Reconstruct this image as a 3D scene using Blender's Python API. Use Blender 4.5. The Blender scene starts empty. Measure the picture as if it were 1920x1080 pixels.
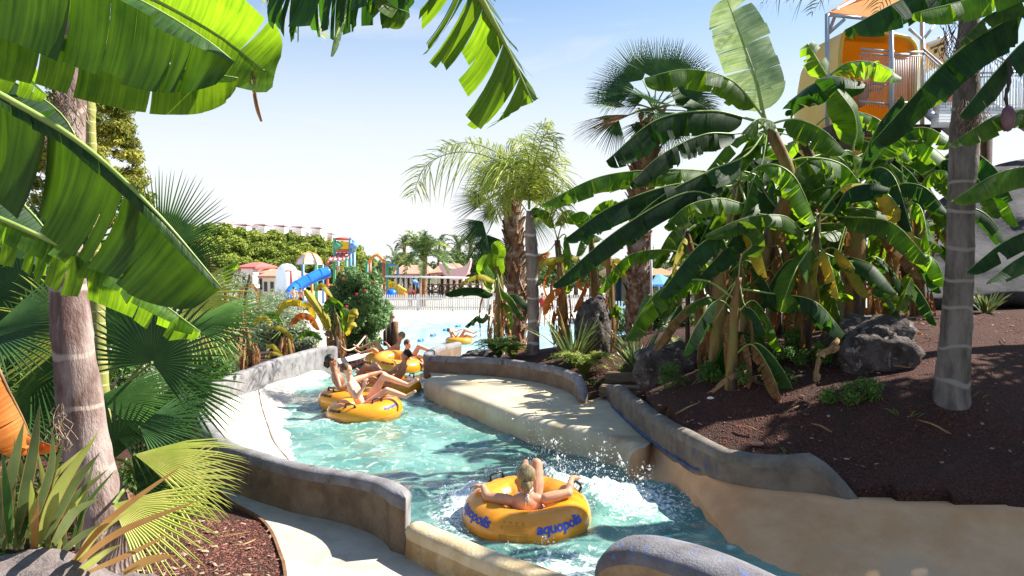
import bpy, bmesh, math, random
import numpy as np
from mathutils import Vector, Matrix
# ---------------- camera, sky, sun, exposure ----------------
S = bpy.context.scene
COL = S.collection
EYE = 3.4; FPX = 1493.0; PITCH = math.atan(50/FPX)
cam = bpy.data.cameras.new('camera'); camo = bpy.data.objects.new('camera', cam); COL.objects.link(camo)
cam.sensor_width = 36; cam.lens = 36*FPX/1920; cam.clip_end = 2000; cam.clip_start = 0.05
camo.location = (0, 0, EYE); camo.rotation_euler = (math.pi/2-PITCH, 0, 0)
S.camera = camo
SUN_AZ = math.radians(74)      # clockwise from +y (forward)
SUN_EL = math.radians(45)
sd = Vector((math.sin(SUN_AZ)*math.cos(SUN_EL), math.cos(SUN_AZ)*math.cos(SUN_EL), math.sin(SUN_EL)))
sl = bpy.data.lights.new('sun', 'SUN'); sl.energy = 5.0; sl.angle = math.radians(.5); sl.color = (1, .955, .87)
so = bpy.data.objects.new('sun', sl); COL.objects.link(so); so.rotation_euler = sd.to_track_quat('Z', 'Y').to_euler()
W = bpy.data.worlds.new('World'); S.world = W; W.use_nodes = True
nt = W.node_tree; bg = nt.nodes['Background']
sky = nt.nodes.new('ShaderNodeTexSky'); sky.sky_type = 'NISHITA'; sky.sun_disc = False
sky.sun_elevation = SUN_EL; sky.sun_rotation = SUN_AZ; sky.air_density = 1.1; sky.dust_density = .5; sky.ozone_density = 2.5
tc = nt.nodes.new('ShaderNodeTexCoord'); mp = nt.nodes.new('ShaderNodeMapping'); mp.inputs['Scale'].default_value = (1.2, 1.2, 9)
nz = nt.nodes.new('ShaderNodeTexNoise'); nz.inputs['Scale'].default_value = 2.3; nz.inputs['Detail'].default_value = 7; nz.inputs['Distortion'].default_value = .6
cr = nt.nodes.new('ShaderNodeValToRGB'); cr.color_ramp.elements[0].position = .51; cr.color_ramp.elements[1].position = .88
mx = nt.nodes.new('ShaderNodeMix'); mx.data_type = 'RGBA'; mx.inputs['B'].default_value = (7.4, 7.5, 7.8, 1)
nt.links.new(tc.outputs['Generated'], mp.inputs['Vector']); nt.links.new(mp.outputs[0], nz.inputs['Vector'])
nt.links.new(nz.outputs['Fac'], cr.inputs[0]); nt.links.new(cr.outputs[0], mx.inputs['Factor'])
sx = nt.nodes.new('ShaderNodeSeparateXYZ'); nt.links.new(tc.outputs['Generated'], sx.inputs[0])
hz = nt.nodes.new('ShaderNodeMapRange'); hz.interpolation_type = 'SMOOTHSTEP'; hz.inputs['From Min'].default_value = .4; hz.inputs['From Max'].default_value = .03; nt.links.new(sx.outputs[2], hz.inputs['Value'])
mh = nt.nodes.new('ShaderNodeMix'); mh.data_type = 'RGBA'; mh.inputs['B'].default_value = (7.7, 7.8, 8.0, 1); nt.links.new(hz.outputs[0], mh.inputs['Factor']); hs0 = nt.nodes.new('ShaderNodeHueSaturation'); hs0.inputs['Saturation'].default_value = 1.15; hs0.inputs['Value'].default_value = 1.42; nt.links.new(sky.outputs[0], hs0.inputs['Color']); nt.links.new(hs0.outputs[0], mh.inputs['A'])
nt.links.new(mh.outputs['Result'], mx.inputs['A']); nt.links.new(mx.outputs['Result'], bg.inputs['Color'])
bg.inputs['Strength'].default_value = .05
S.view_settings.view_transform = 'Standard'; S.view_settings.look = 'None'; S.view_settings.gamma = 1
S.view_settings.exposure = 1.4
S.cycles.max_bounces = 6; S.cycles.transparent_max_bounces = 8

# ---------------- pixel helpers: turn a photo pixel into a point of the place ----------------
cp, sp = math.cos(PITCH), math.sin(PITCH)
def ray(px, py):
    v = (540-py)/FPX
    return (px-960)/FPX, cp+sp*v, -sp+cp*v
def P(px, py, d):
    x, y, z = ray(px, py); k = d/y
    return Vector((x*k, d, EYE+z*k))
def H(px, py, z):
    x, y, zz = ray(px, py); k = (z-EYE)/zz
    return Vector((x*k, y*k, z))
def mpx(d): return d/FPX       # metres per photo pixel at a distance

# ---------------- objects ----------------
ORG = {}
def thing(name, label, cat, loc=(0, 0, 0), group=None):
    o = bpy.data.objects.new(name, None); COL.objects.link(o); o.location = loc; o.empty_display_size = .2
    o['label'] = label; o['category'] = cat
    if group: o['group'] = group
    ORG[o] = Vector(loc); return o
def tag(o, label, cat, group=None, kind=None):
    o['label'] = label; o['category'] = cat
    if group: o['group'] = group
    if kind: o['kind'] = kind
    return o
def setting(o): o['kind'] = 'structure'; return o
def mesh(name, V, F, mats, parent=None, smooth=True, uv=None, midx=None, local=False, origin=None):
    me = bpy.data.meshes.new(name)
    off = Vector((0, 0, 0))
    if parent is not None and not local: off = ORG[parent]
    elif origin is not None: off = Vector(origin)
    V = np.asarray(V, float).reshape(-1, 3) - np.array(off)
    me.from_pydata(V.tolist(), [], F if isinstance(F, list) else F.tolist())
    for m in (mats if isinstance(mats, (list, tuple)) else [mats]): me.materials.append(m)
    if midx is not None: me.polygons.foreach_set('material_index', np.asarray(midx, np.int32))
    if smooth: me.polygons.foreach_set('use_smooth', [True]*len(me.polygons))
    if uv is not None:
        ul = me.uv_layers.new(name='UVMap'); vi = np.zeros(len(me.loops), np.int32); me.loops.foreach_get('vertex_index', vi)
        ul.data.foreach_set('uv', np.asarray(uv, np.float32)[vi].ravel())
    me.update()
    o = bpy.data.objects.new(name, me); COL.objects.link(o)
    if parent is not None: o.parent = parent; ORG[o] = Vector((0, 0, 0)) if local else ORG[parent]
    else: o.location = off; ORG[o] = off
    return o
def copy_tree(o, parent=None):
    c = o.copy(); COL.objects.link(c)
    if parent: c.parent = parent
    for ch in list(o.children): copy_tree(ch, c)
    return c
class MB:
    """collects shapes into one mesh"""
    def __init__(s): s.V = []; s.F = []; s.M = []
    def add(s, V, F, m=0):
        b = len(s.V); s.V += [tuple(v) for v in V]; s.F += [tuple(i+b for i in f) for f in F]; s.M += [m]*len(F); return s
    def box(s, c, d, R=None, m=0):
        c = Vector(c); V = []
        for x in (-1, 1):
            for y in (-1, 1):
                for z in (-1, 1):
                    v = Vector((x*d[0]/2, y*d[1]/2, z*d[2]/2)); V.append(c+(R @ v if R else v))
        return s.add(V, [(0, 1, 3, 2), (4, 6, 7, 5), (0, 4, 5, 1), (2, 3, 7, 6), (0, 2, 6, 4), (1, 5, 7, 3)], m)
    def tube(s, pts, r, n=8, m=0, cap=True, flat=None):
        pts = [Vector(p) for p in pts]; k = len(pts); rs = r if isinstance(r, (list, tuple)) else [r]*k
        V = []; N = None
        for i, p in enumerate(pts):
            T = (pts[min(i+1, k-1)]-pts[max(i-1, 0)]).normalized()
            if N is None:
                N = T.cross(Vector((0, 0, 1)));
                if N.length < .05: N = T.cross(Vector((1, 0, 0)))
            N = (N-T*N.dot(T)).normalized(); B = T.cross(N)
            for j in range(n):
                a = 2*math.pi*j/n; V.append(p+(N*math.cos(a)+B*math.sin(a)*(flat or 1))*rs[i])
        F = [(i*n+j, i*n+(j+1) % n, (i+1)*n+(j+1) % n, (i+1)*n+j) for i in range(k-1) for j in range(n)]
        if cap: F += [tuple(range(n))[::-1], tuple(range((k-1)*n, k*n))]
        return s.add(V, F, m)
    def ball(s, c, r, n=10, m=0, R=None):
        c = Vector(c); r = r if isinstance(r, (tuple, list)) else (r, r, r); V = []; F = []; h = n//2+1
        for i in range(h+1):
            t = math.pi*i/h
            for j in range(n):
                a = 2*math.pi*j/n; v = Vector((r[0]*math.sin(t)*math.cos(a), r[1]*math.sin(t)*math.sin(a), r[2]*math.cos(t)))
                V.append(c+(R @ v if R else v))
        for i in range(h):
            for j in range(n): F.append((i*n+j, (i+1)*n+j, (i+1)*n+(j+1) % n, i*n+(j+1) % n))
        return s.add(V, F, m)
    def build(s, name, mats, parent=None, smooth=True, origin=None, local=False):
        return mesh(name, s.V, s.F, mats, parent, smooth, midx=s.M, origin=origin, local=local)
def catmull(pts, n):
    p = np.array([tuple(q) for q in pts], float)
    if len(p) == 2: return np.array([p[0]+(p[1]-p[0])*t for t in np.linspace(0, 1, n)])
    q = np.vstack([2*p[0]-p[1], p, 2*p[-1]-p[-2]])
    seg = np.linalg.norm(np.diff(p, axis=0), axis=1); cum = np.concatenate([[0], np.cumsum(seg)])
    out = []
    for s in np.linspace(0, cum[-1], n):
        i = min(int(np.searchsorted(cum, s, side='right'))-1, len(seg)-1); t = (s-cum[i])/max(seg[i], 1e-9)
        a, b, c, d = q[i], q[i+1], q[i+2], q[i+3]
        out.append(.5*((2*b)+(-a+c)*t+(2*a-5*b+4*c-d)*t*t+(-a+3*b-3*c+d)*t**3))
    return np.array(out)
# ---------------- value noise for shaping ----------------
_rg = np.random.default_rng(5); _G = _rg.random((32, 32, 32))
def vnoise(p):
    p = np.asarray(p, float); i = np.floor(p).astype(int); f = p-i; f = f*f*(3-2*f); r = 0
    for dx in (0, 1):
        for dy in (0, 1):
            for dz in (0, 1):
                w = (f[..., 0] if dx else 1-f[..., 0])*(f[..., 1] if dy else 1-f[..., 1])*(f[..., 2] if dz else 1-f[..., 2])
                r = r+w*_G[(i[..., 0]+dx) % 32, (i[..., 1]+dy) % 32, (i[..., 2]+dz) % 32]
    return r
def fbm(p, o=4):
    p = np.asarray(p, float); r = 0; a = .5
    for k in range(o): r = r+a*(vnoise(p)-.5)*2; p = p*2.03+7.1; a *= .5
    return r
# ---------------- materials ----------------
def M(name, c1, c2=None, scale=4., rough=.75, bump=0., bscale=None, transl=0., spec=.35, detail=6, stretch=(1, 1, 1), c3=None, lo=.38, hi=.62, coat=0., rnd=0., metal=0., emit=None, tcol=None, voro=False, lo3=.6, hi3=.7, scale3=None, bdist=.02):
    m = bpy.data.materials.new(name); m.use_nodes = True; t = m.node_tree; b = t.nodes['Principled BSDF']; L = t.links
    b.inputs['Roughness'].default_value = rough; b.inputs['Specular IOR Level'].default_value = spec
    b.inputs['Metallic'].default_value = metal; b.inputs['Coat Weight'].default_value = coat; b.inputs['Coat Roughness'].default_value = .08
    c1 = tuple(c1)+(1,); col = None
    tcn = t.nodes.new('ShaderNodeTexCoord'); mpn = t.nodes.new('ShaderNodeMapping'); mpn.inputs['Scale'].default_value = stretch
    L.new(tcn.outputs['Object'], mpn.inputs['Vector'])
    def noise(sc, det=detail):
        n = t.nodes.new('ShaderNodeTexNoise'); n.inputs['Scale'].default_value = sc; n.inputs['Detail'].default_value = det; n.inputs['Roughness'].default_value = .62
        L.new(mpn.outputs[0], n.inputs['Vector']); return n.outputs['Fac']
    def ramp(s, lo, hi):
        r = t.nodes.new('ShaderNodeMapRange'); r.inputs['From Min'].default_value = lo; r.inputs['From Max'].default_value = hi; L.new(s, r.inputs['Value']); return r.outputs[0]
    def mixc(f, a, bb):
        x = t.nodes.new('ShaderNodeMix'); x.data_type = 'RGBA'
        L.new(f, x.inputs['Factor'])
        for s, k in ((a, 'A'), (bb, 'B')):
            if isinstance(s, tuple): x.inputs[k].default_value = s
            else: L.new(s, x.inputs[k])
        return x.outputs['Result']
    if c2 is not None:
        if voro:
            v = t.nodes.new('ShaderNodeTexVoronoi'); v.inputs['Scale'].default_value = scale; L.new(mpn.outputs[0], v.inputs['Vector'])
            sx = t.nodes.new('ShaderNodeSeparateColor'); L.new(v.outputs['Color'], sx.inputs[0]); f = sx.outputs[0]
        else: f = ramp(noise(scale), lo, hi)
        col = mixc(f, c1, tuple(c2)+(1,))
    if c3 is not None:
        col = mixc(ramp(noise(scale3 or scale*.37), lo3, hi3), col or c1, tuple(c3)+(1,))
    if rnd:
        oi = t.nodes.new('ShaderNodeObjectInfo'); hs = t.nodes.new('ShaderNodeHueSaturation')
        mr = t.nodes.new('ShaderNodeMapRange'); mr.inputs['To Min'].default_value = 1-rnd; mr.inputs['To Max'].default_value = 1+rnd
        L.new(oi.outputs['Random'], mr.inputs['Value']); L.new(mr.outputs[0], hs.inputs['Value'])
        if col is None: hs.inputs['Color'].default_value = c1
        else: L.new(col, hs.inputs['Color'])
        col = hs.outputs[0]
    if col is None: b.inputs['Base Color'].default_value = c1
    else: L.new(col, b.inputs['Base Color'])
    if bump:
        bp = t.nodes.new('ShaderNodeBump'); bp.inputs['Strength'].default_value = bump; bp.inputs['Distance'].default_value = bdist
        if voro:
            v2 = t.nodes.new('ShaderNodeTexVoronoi'); v2.inputs['Scale'].default_value = bscale or scale; L.new(mpn.outputs[0], v2.inputs['Vector']); L.new(v2.outputs['Distance'], bp.inputs['Height']); bp.invert = True
        else: L.new(noise(bscale or scale*4), bp.inputs['Height'])
        L.new(bp.outputs[0], b.inputs['Normal'])
    if emit: b.inputs['Emission Color'].default_value = c1; b.inputs['Emission Strength'].default_value = emit
    if transl:
        out = t.nodes['Material Output']; tr = t.nodes.new('ShaderNodeBsdfTranslucent'); ms = t.nodes.new('ShaderNodeMixShader'); ms.inputs[0].default_value = transl
        if tcol: tr.inputs['Color'].default_value = tuple(tcol)+(1,)
        elif col is None: tr.inputs['Color'].default_value = c1
        else:
            g = t.nodes.new('ShaderNodeGamma'); g.inputs['Gamma'].default_value = .8; L.new(col, g.inputs['Color']); L.new(g.outputs[0], tr.inputs['Color'])
        L.new(b.outputs[0], ms.inputs[1]); L.new(tr.outputs[0], ms.inputs[2]); L.new(ms.outputs[0], out.inputs['Surface'])
    return m
def leafmat(name, dark, light, rib, tl, transl=.42, rough=.38, vein=90., rnd=.25, brown=None, edge=.0):
    """banana lamina: UV.x -1..1 across, UV.y metres along"""
    m = bpy.data.materials.new(name); m.use_nodes = True; t = m.node_tree; b = t.nodes['Principled BSDF']; L = t.links
    b.inputs['Roughness'].default_value = rough+.1; b.inputs['Specular IOR Level'].default_value = .32
    uvn = t.nodes.new('ShaderNodeUVMap'); mp1 = t.nodes.new('ShaderNodeMapping'); mp1.inputs['Scale'].default_value = (.8, vein, 1)
    L.new(uvn.outputs[0], mp1.inputs[0])
    n = t.nodes.new('ShaderNodeTexNoise'); n.inputs['Scale'].default_value = 1.; n.inputs['Detail'].default_value = 3; L.new(mp1.outputs[0], n.inputs['Vector'])
    mp2 = t.nodes.new('ShaderNodeMapping'); mp2.inputs['Scale'].default_value = (1.2, 5, 1); L.new(uvn.outputs[0], mp2.inputs[0])
    n2 = t.nodes.new('ShaderNodeTexNoise'); n2.inputs['Scale'].default_value = 1.; n2.inputs['Detail'].default_value = 5; L.new(mp2.outputs[0], n2.inputs['Vector'])
    ad = t.nodes.new('ShaderNodeMath'); ad.operation = 'ADD'; L.new(n.outputs['Fac'], ad.inputs[0]); L.new(n2.outputs['Fac'], ad.inputs[1])
    mr = t.nodes.new('ShaderNodeMapRange'); mr.inputs['From Min'].default_value = .75; mr.inputs['From Max'].default_value = 1.25; L.new(ad.outputs[0], mr.inputs['Value'])
    x = t.nodes.new('ShaderNodeMix'); x.data_type = 'RGBA'; x.inputs['A'].default_value = tuple(dark)+(1,); x.inputs['B'].default_value = tuple(light)+(1,); L.new(mr.outputs[0], x.inputs['Factor'])
    col = x.outputs['Result']
    if brown:
        sp_ = t.nodes.new('ShaderNodeSeparateXYZ'); L.new(uvn.outputs[0], sp_.inputs[0]); ab = t.nodes.new('ShaderNodeMath'); ab.operation = 'ABSOLUTE'; L.new(sp_.outputs[0], ab.inputs[0])
        am = t.nodes.new('ShaderNodeMath'); am.operation = 'ADD'; L.new(ab.outputs[0], am.inputs[0]); L.new(n2.outputs['Fac'], am.inputs[1])
        m2 = t.nodes.new('ShaderNodeMapRange'); m2.inputs['From Min'].default_value = 1.5-edge; m2.inputs['From Max'].default_value = 1.62-edge; L.new(am.outputs[0], m2.inputs['Value'])
        x2 = t.nodes.new('ShaderNodeMix'); x2.data_type = 'RGBA'; L.new(m2.outputs[0], x2.inputs['Factor']); L.new(col, x2.inputs['A']); x2.inputs['B'].default_value = tuple(brown)+(1,); col = x2.outputs['Result']
    oi = t.nodes.new('ShaderNodeObjectInfo'); hs = t.nodes.new('ShaderNodeHueSaturation'); r2 = t.nodes.new('ShaderNodeMapRange'); r2.inputs['To Min'].default_value = 1-rnd; r2.inputs['To Max'].default_value = 1+rnd
    L.new(oi.outputs['Random'], r2.inputs['Value']); L.new(r2.outputs[0], hs.inputs['Value']); L.new(col, hs.inputs['Color'])
    L.new(hs.outputs[0], b.inputs['Base Color'])
    bp = t.nodes.new('ShaderNodeBump'); bp.inputs['Strength'].default_value = .35; bp.inputs['Distance'].default_value = .01; L.new(ad.outputs[0], bp.inputs['Height']); L.new(bp.outputs[0], b.inputs['Normal'])
    out = t.nodes['Material Output']; tr = t.nodes.new('ShaderNodeBsdfTranslucent'); ms = t.nodes.new('ShaderNodeMixShader'); ms.inputs[0].default_value = transl
    mt = t.nodes.new('ShaderNodeMix'); mt.data_type = 'RGBA'; mt.blend_type = 'MULTIPLY'; mt.inputs['Factor'].default_value = 1; mt.inputs['B'].default_value = tuple(tl)+(1,); L.new(hs.outputs[0], mt.inputs['A'])
    L.new(mt.outputs['Result'], tr.inputs['Color'])
    L.new(b.outputs[0], ms.inputs[1]); L.new(tr.outputs[0], ms.inputs[2]); L.new(ms.outputs[0], out.inputs['Surface'])
    return m
MT = dict(
 ban=leafmat('banana_green', (.02, .06, .008), (.06, .14, .015), None, (6.2, 4.3, .9), .5, .4),
 ban_dark=leafmat('banana_dark', (.008, .034, .008), (.024, .075, .012), None, (4.2, 3.8, 1.0), .36, .45),
 ban_near=leafmat('banana_near', (.012, .042, .004), (.042, .105, .01), None, (2.2, 1.9, .4), .38, .35, vein=60, rnd=.12, brown=(.2, .14, .04), edge=-.12),
 ban_pale=leafmat('banana_pale', (.22, .36, .14), (.5, .62, .36), None, (1.6, 1.5, 1.1), .35, .4, vein=50),
 ban_yel=leafmat('banana_yellowing', (.3, .3, .03), (.5, .42, .05), None, (1.7, 1.4, .7), .4, .5, brown=(.38, .17, .04), edge=.1),
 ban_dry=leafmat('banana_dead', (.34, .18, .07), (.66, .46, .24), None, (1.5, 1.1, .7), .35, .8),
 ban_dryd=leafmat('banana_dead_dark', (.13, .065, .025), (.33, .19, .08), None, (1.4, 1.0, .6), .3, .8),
 ban_or=leafmat('banana_orange', (.5, .14, .02), (.62, .3, .05), None, (1.6, 1.0, .6), .4, .5),
 rib=M('banana_midrib', (.3, .38, .1), (.2, .3, .06), 6, .45),
 ribdry=M('banana_midrib_dry', (.26, .15, .06), (.15, .08, .035), 6, .8),
 stem=M('banana_pseudostem', (.2, .17, .035), (.24, .085, .02), 3, .5, .4, 25, stretch=(3, 3, .7), c3=(.04, .022, .015), lo3=.46, hi3=.6),
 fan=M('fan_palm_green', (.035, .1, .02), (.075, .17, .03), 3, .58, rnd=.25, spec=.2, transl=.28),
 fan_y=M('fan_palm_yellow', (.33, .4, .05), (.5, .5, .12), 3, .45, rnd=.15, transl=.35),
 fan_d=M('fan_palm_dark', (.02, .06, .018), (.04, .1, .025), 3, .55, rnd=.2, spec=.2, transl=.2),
 fan_br=M('fan_palm_brown', (.2, .1, .04), (.35, .2, .08), 3, .8, transl=.2),
 feather=M('feather_palm', (.3, .38, .04), (.46, .5, .08), 3, .45, rnd=.2, transl=.35),
 date=M('date_palm', (.06, .12, .03), (.13, .2, .05), 3, .5, rnd=.2, transl=.25),
 petiole=M('petiole', (.2, .27, .07), (.12, .18, .04), 6, .5),
 fern=M('fern_green', (.13, .2, .03), (.32, .34, .05), 2, .55, rnd=.2, transl=.35),
 flax=M('flax_green', (.09, .14, .04), (.2, .26, .08), 2.5, .4, rnd=.2, transl=.22),
 flaxe=M('flax_edge', (.5, .3, .08), (.4, .18, .05), 3, .5, transl=.3),
 shrub=M('shrub_green', (.045, .11, .02), (.12, .24, .035), 3, .5, transl=.25),
 olean=M('oleander_leaf', (.07, .15, .04), (.2, .32, .1), 2.5, .45, transl=.22),
 olive=M('olive_leaf', (.24, .3, .17), (.42, .46, .3), 2, .6, transl=.2),
 pine=M('pine_needles', (.1, .16, .015), (.32, .37, .05), .35, .8, rnd=.15, transl=.15),
 cypress=M('conifer_needles', (.1, .13, .015), (.38, .36, .05), .8, .8, transl=.2),
 farleaf=M('far_tree_leaf', (.07, .13, .03), (.15, .22, .06), .8, .8, rnd=.2, transl=.15),
 bark=M('bark', (.12, .075, .045), (.2, .13, .08), 8, .9, .6, 30),
 boots=M('palm_boots', (.42, .34, .28), (.2, .1, .055), 5, .9, .8, 25, lo=.42, hi=.6),
 bootsbr=M('palm_boots_brown', (.3, .17, .09), (.15, .07, .035), 5, .9, .8, 25),
 fibre=M('palm_fibre', (.42, .33, .24), (.16, .09, .05), 9, .95, .6, 40),
 con_w=M('beach_concrete', (.66, .61, .52), (.55, .49, .4), 3, .7, .25, 45, c3=(.4, .33, .24), lo3=.58, hi3=.75),
 con_o=M('channel_concrete', (.66, .39, .2), (.56, .3, .13), 2.2, .55, .25, 40, c3=(.52, .39, .25), lo3=.5, hi3=.7),
 con_d=M('dark_wall_concrete', (.25, .185, .12), (.15, .1, .065), 4, .85, .5, 50, c3=(.27, .21, .15), lo3=.55, hi3=.7),
 con_g=M('grey_render_cap', (.27, .26, .27), (.17, .155, .15), 5, .8, .5, 60, c3=(.1, .08, .07), lo3=.58, hi3=.68, scale3=7),
 deck=M('deck_concrete', (.5, .46, .39), (.4, .36, .29), 2, .8, .3, 60, c3=(.27, .23, .18), lo3=.55, hi3=.75, scale3=3),
 blue=M('blue_paint', (.05, .11, .3), (.04, .07, .14), 20, .7, lo=.45, hi=.5),
 rust=M('rusty_edging', (.22, .11, .055), (.13, .06, .03), 9, .8, .4, 40),
 mulch=M('red_mulch', (.115, .042, .026), (.034, .014, .009), 70, .95, .9, 70, voro=True, c3=(.05, .03, .02), lo3=.52, hi3=.7, scale3=2, bdist=.03),
 chip=M('mulch_chip', (.26, .1, .075), (.12, .04, .03), 3, .95),
 chip2=M('mulch_chip_pale', (.38, .26, .2), (.3, .18, .12), 3, .95),
 rock=M('lava_rock', (.13, .105, .095), (.045, .035, .03), 5, .95, 1., 18, c3=(.27, .24, .22), lo3=.56, hi3=.66, scale3=9, bdist=.05),
 rockl=M('pale_rock', (.2, .165, .155), (.12, .095, .09), 5, .95, .8, 18, c3=(.6, .57, .53), lo3=.62, hi3=.68, scale3=6, bdist=.04),
 wood=M('weathered_wood', (.24, .17, .11), (.15, .1, .065), 6, .85, .4, 30, stretch=(.4, 3, 3)),
 dwood=M('dark_wood', (.07, .045, .035), (.04, .025, .02), 6, .85, .4, 30),
 white=M('white_paint', (.8, .8, .78), rough=.5),
 tubey=M('tube_vinyl', (.8, .33, .014), (.74, .27, .008), 2, .28, .08, 14, coat=.35, spec=.5),
 tubed=M('tube_print', (.5, .27, .04), rough=.4),
 black=M('black_plastic', (.012, .012, .014), rough=.35, spec=.5),
 navy=M('blue_lettering', (.02, .08, .45), rough=.4),
 skin=M('skin_tan', (.62, .32, .19), (.55, .26, .15), 6, .45, spec=.4),
 skinp=M('skin_pale', (.72, .42, .29), (.66, .34, .22), 6, .45, spec=.4),
 skind=M('skin_brown', (.33, .16, .09), (.27, .12, .065), 6, .45, spec=.4),
 hairb=M('hair_blonde', (.36, .27, .12), (.16, .115, .06), 60, .5, .6, 90, stretch=(1, 1, .15)),
 hairbr=M('hair_brown', (.13, .065, .03), (.07, .035, .018), 60, .5, .4, 90),
 hairk=M('hair_black', (.012, .009, .008), (.03, .02, .015), 60, .4, .4, 90),
 cloth_w=M('cloth_white', (.7, .7, .66), (.3, .33, .3), 40, .8),
 cloth_r=M('cloth_red', (.5, .03, .02), rough=.8), cloth_b=M('cloth_blue', (.05, .1, .35), rough=.8),
 cloth_k=M('cloth_black', (.02, .02, .025), rough=.8), cloth_o=M('cloth_orange', (.75, .16, .02), rough=.8),
 cloth_p=M('cloth_purple', (.3, .14, .35), rough=.8),
 sly=M('slide_yellow', (.82, .58, .1), (.78, .52, .07), 2, .45, spec=.4, transl=.25, tcol=(.8, .45, .06)),
 slb=M('slide_blue', (.02, .17, .72), (.03, .22, .8), 1, .25, coat=.4),
 p_r=M('paint_red', (.65, .13, .1), rough=.4), p_g=M('paint_green', (.1, .42, .24), rough=.4), p_b=M('paint_blue', (.16, .34, .66), rough=.4),
 p_y=M('paint_yellow', (.85, .55, .03), rough=.4), p_o=M('paint_orange', (.8, .3, .05), rough=.4), p_pk=M('paint_pink', (.75, .45, .45), rough=.5),
 steel=M('galvanised_steel', (.42, .46, .5), (.36, .4, .44), 6, .45, metal=.3), steelw=M('white_steel', (.7, .72, .74), rough=.45),
 canvas=M('orange_canopy', (.72, .32, .08), (.66, .27, .06), 2, .7, transl=.5, tcol=(.9, .45, .15)),
 terra=M('terracotta', (.5, .27, .19), (.42, .21, .14), 3, .8, .4, 20), plaster=M('plaster', (.78, .68, .55), (.7, .6, .48), 1, .85),
 whitew=M('white_wall', (.85, .83, .8), rough=.8), thatch=M('thatch', (.4, .28, .16), (.25, .16, .08), 6, .95, .8, 30, stretch=(3, 3, .4)),
 poster=M('poster_board', (.82, .55, .2), (.78, .45, .15), 5, .6), glassd=M('dark_window', (.03, .04, .05), rough=.2),
 flower=M('pink_flower', (.75, .08, .1), rough=.6, transl=.3), rope=M('rope', (.6, .5, .35), (.4, .3, .2), 30, .9),
 grassm=M('grass_blades', (.09, .16, .03), (.2, .28, .05), 2, .6, transl=.3),
)
# ---------------- outlines of the river channel (plan, metres) ----------------
LW_TOP = [H(760, 927, 1.62), H(731, 905, 1.6), H(692, 893, 1.58), H(637, 882, 1.57), H(573, 871, 1.57), H(509, 856, 1.57), H(445, 837, 1.57), H(415, 820, 1.57), H(386, 790, 1.57), H(373, 756, 1.58),
          H(390, 727, 1.6), H(424, 705, 1.6), H(466, 692, 1.6), H(509, 675, 1.6), H(552, 663, 1.6), H(594, 652, 1.6), H(633, 648, 1.6)]
LW_TOP = [Vector(p) for p in catmull(LW_TOP, 90)]
LWATER = [(-.62, 6.3), (-1.4, 7.35), (-2.2, 8.7), (-2.6, 9.7), (-2.95, 10.7), (-3.35, 11.9), (-3.75, 13.3), (-4.0, 15), (-3.85, 16.6), (-3.6, 18.5), (-3.4, 21), (-3.2, 24), (-3.0, 27)]
LIP = [H(x, y, 1.33) for x, y in ((799, 709), (829, 722), (871, 737), (922, 756), (978, 778), (1042, 795), (1084, 803), (1160, 824), (1188, 842))]
RW_BOT = [H(x, y, 1.3) for x, y in ((1138, 753), (1185, 798), (1228, 832), (1271, 862), (1314, 888), (1365, 909), (1442, 922), (1527, 930), (1608, 944), (1740, 952), (1920, 965))]+[Vector((6, 6.45, 1.3)), Vector((9, 6.4, 1.3))]
RW_HT = [(1138, 725), (1153, 725), (1185, 747), (1228, 781), (1271, 807), (1314, 828), (1356, 849), (1407, 858), (1463, 860), (1514, 856), (1548, 879), (1600, 936)]
RWATER = [(1.12, 9.4), (1.27, 8.8), (1.42, 8.35), (1.6, 7.9), (1.75, 7.45), (1.85, 6.98), (1.92, 6.4), (2.15, 6.0), (2.8, 5.75), (4.2, 5.7), (9, 5.7)]
CW = [H(x, y, 1.65) for x, y in ((848, 644), (820, 648), (801, 663), (828, 667), (914, 671), (999, 680), (1050, 690), (1080, 701), (1096, 716))]
CW[0] = Vector((-1.15, 17.6, 1.62)); CW[1] = Vector((-1.52, 16.4, 1.65))
POOL_Z = 0.0
# ---------------- terrain: smooth surface through surveyed points ----------------
CT = [(-6, 2, 1.3), (-3, 5, 1.22), (-2.95, 5.8, 1.24), (-1, 4, 1.08), (-.3, 3.5, 1.08), (-.85, 6.2, 1.08), (-2.6, 7.6, 1.1), (-4.2, 9, 1.1), (-6, 8, 1.2), (-5, 12, 1.1), (-6, 14, 1.15), (-5, 18, 1.1), (-8, 20, .95), (-4.4, 22, 1.05), (-10, 28, .25), (-4, 28, .2), (-13, 12, 1.4), (-12, 22, .8), (-3.5, 30, -.05),
      (0, 27, -.08), (0, 22, .4), (-.4, 19, 1.1), (3, 7.0, 1.36), (4.2, 6.75, 1.3), (6, 6.5, 1.32), (9, 6.4, 1.32), (3.6, 7.35, 1.62), (4.8, 7.6, 1.84), (4.45, 8, 2.06), (1.95, 8.9, 1.7), (2.4, 9.2, 1.95), (4, 9, 2.15), (5.8, 9, 2.2), (2.95, 10, 2.3), (4.6, 11, 2.46), (7.7, 12, 2.55), (2.1, 11, 1.78),
      (1.75, 12.2, 1.42), (1.55, 11.6, 1.36), (2.4, 15, 2.05), (.4, 15, 1.66), (-.8, 15.6, 1.4), (1.8, 13.5, 1.72), (5, 14, 2.5), (8, 16, 2.5), (12, 10, 2.7), (12, 7, 1.8), (3, 20, 1.3), (6, 22, 1.2), (10, 25, .6), (3, 27, 0), (1.0, 3, .9), (3, 3, .9), (6, 4, 1.0), (0, 1, 1), (2, 8, 1.45), (2.2, 7.55, 1.45), (2.9, 7.3, 1.45)]
CT = np.array(CT)
def _phi(d): return d
_A = _phi(np.linalg.norm(CT[:, None, :2]-CT[None, :, :2], axis=2)); _n = len(CT)
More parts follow.
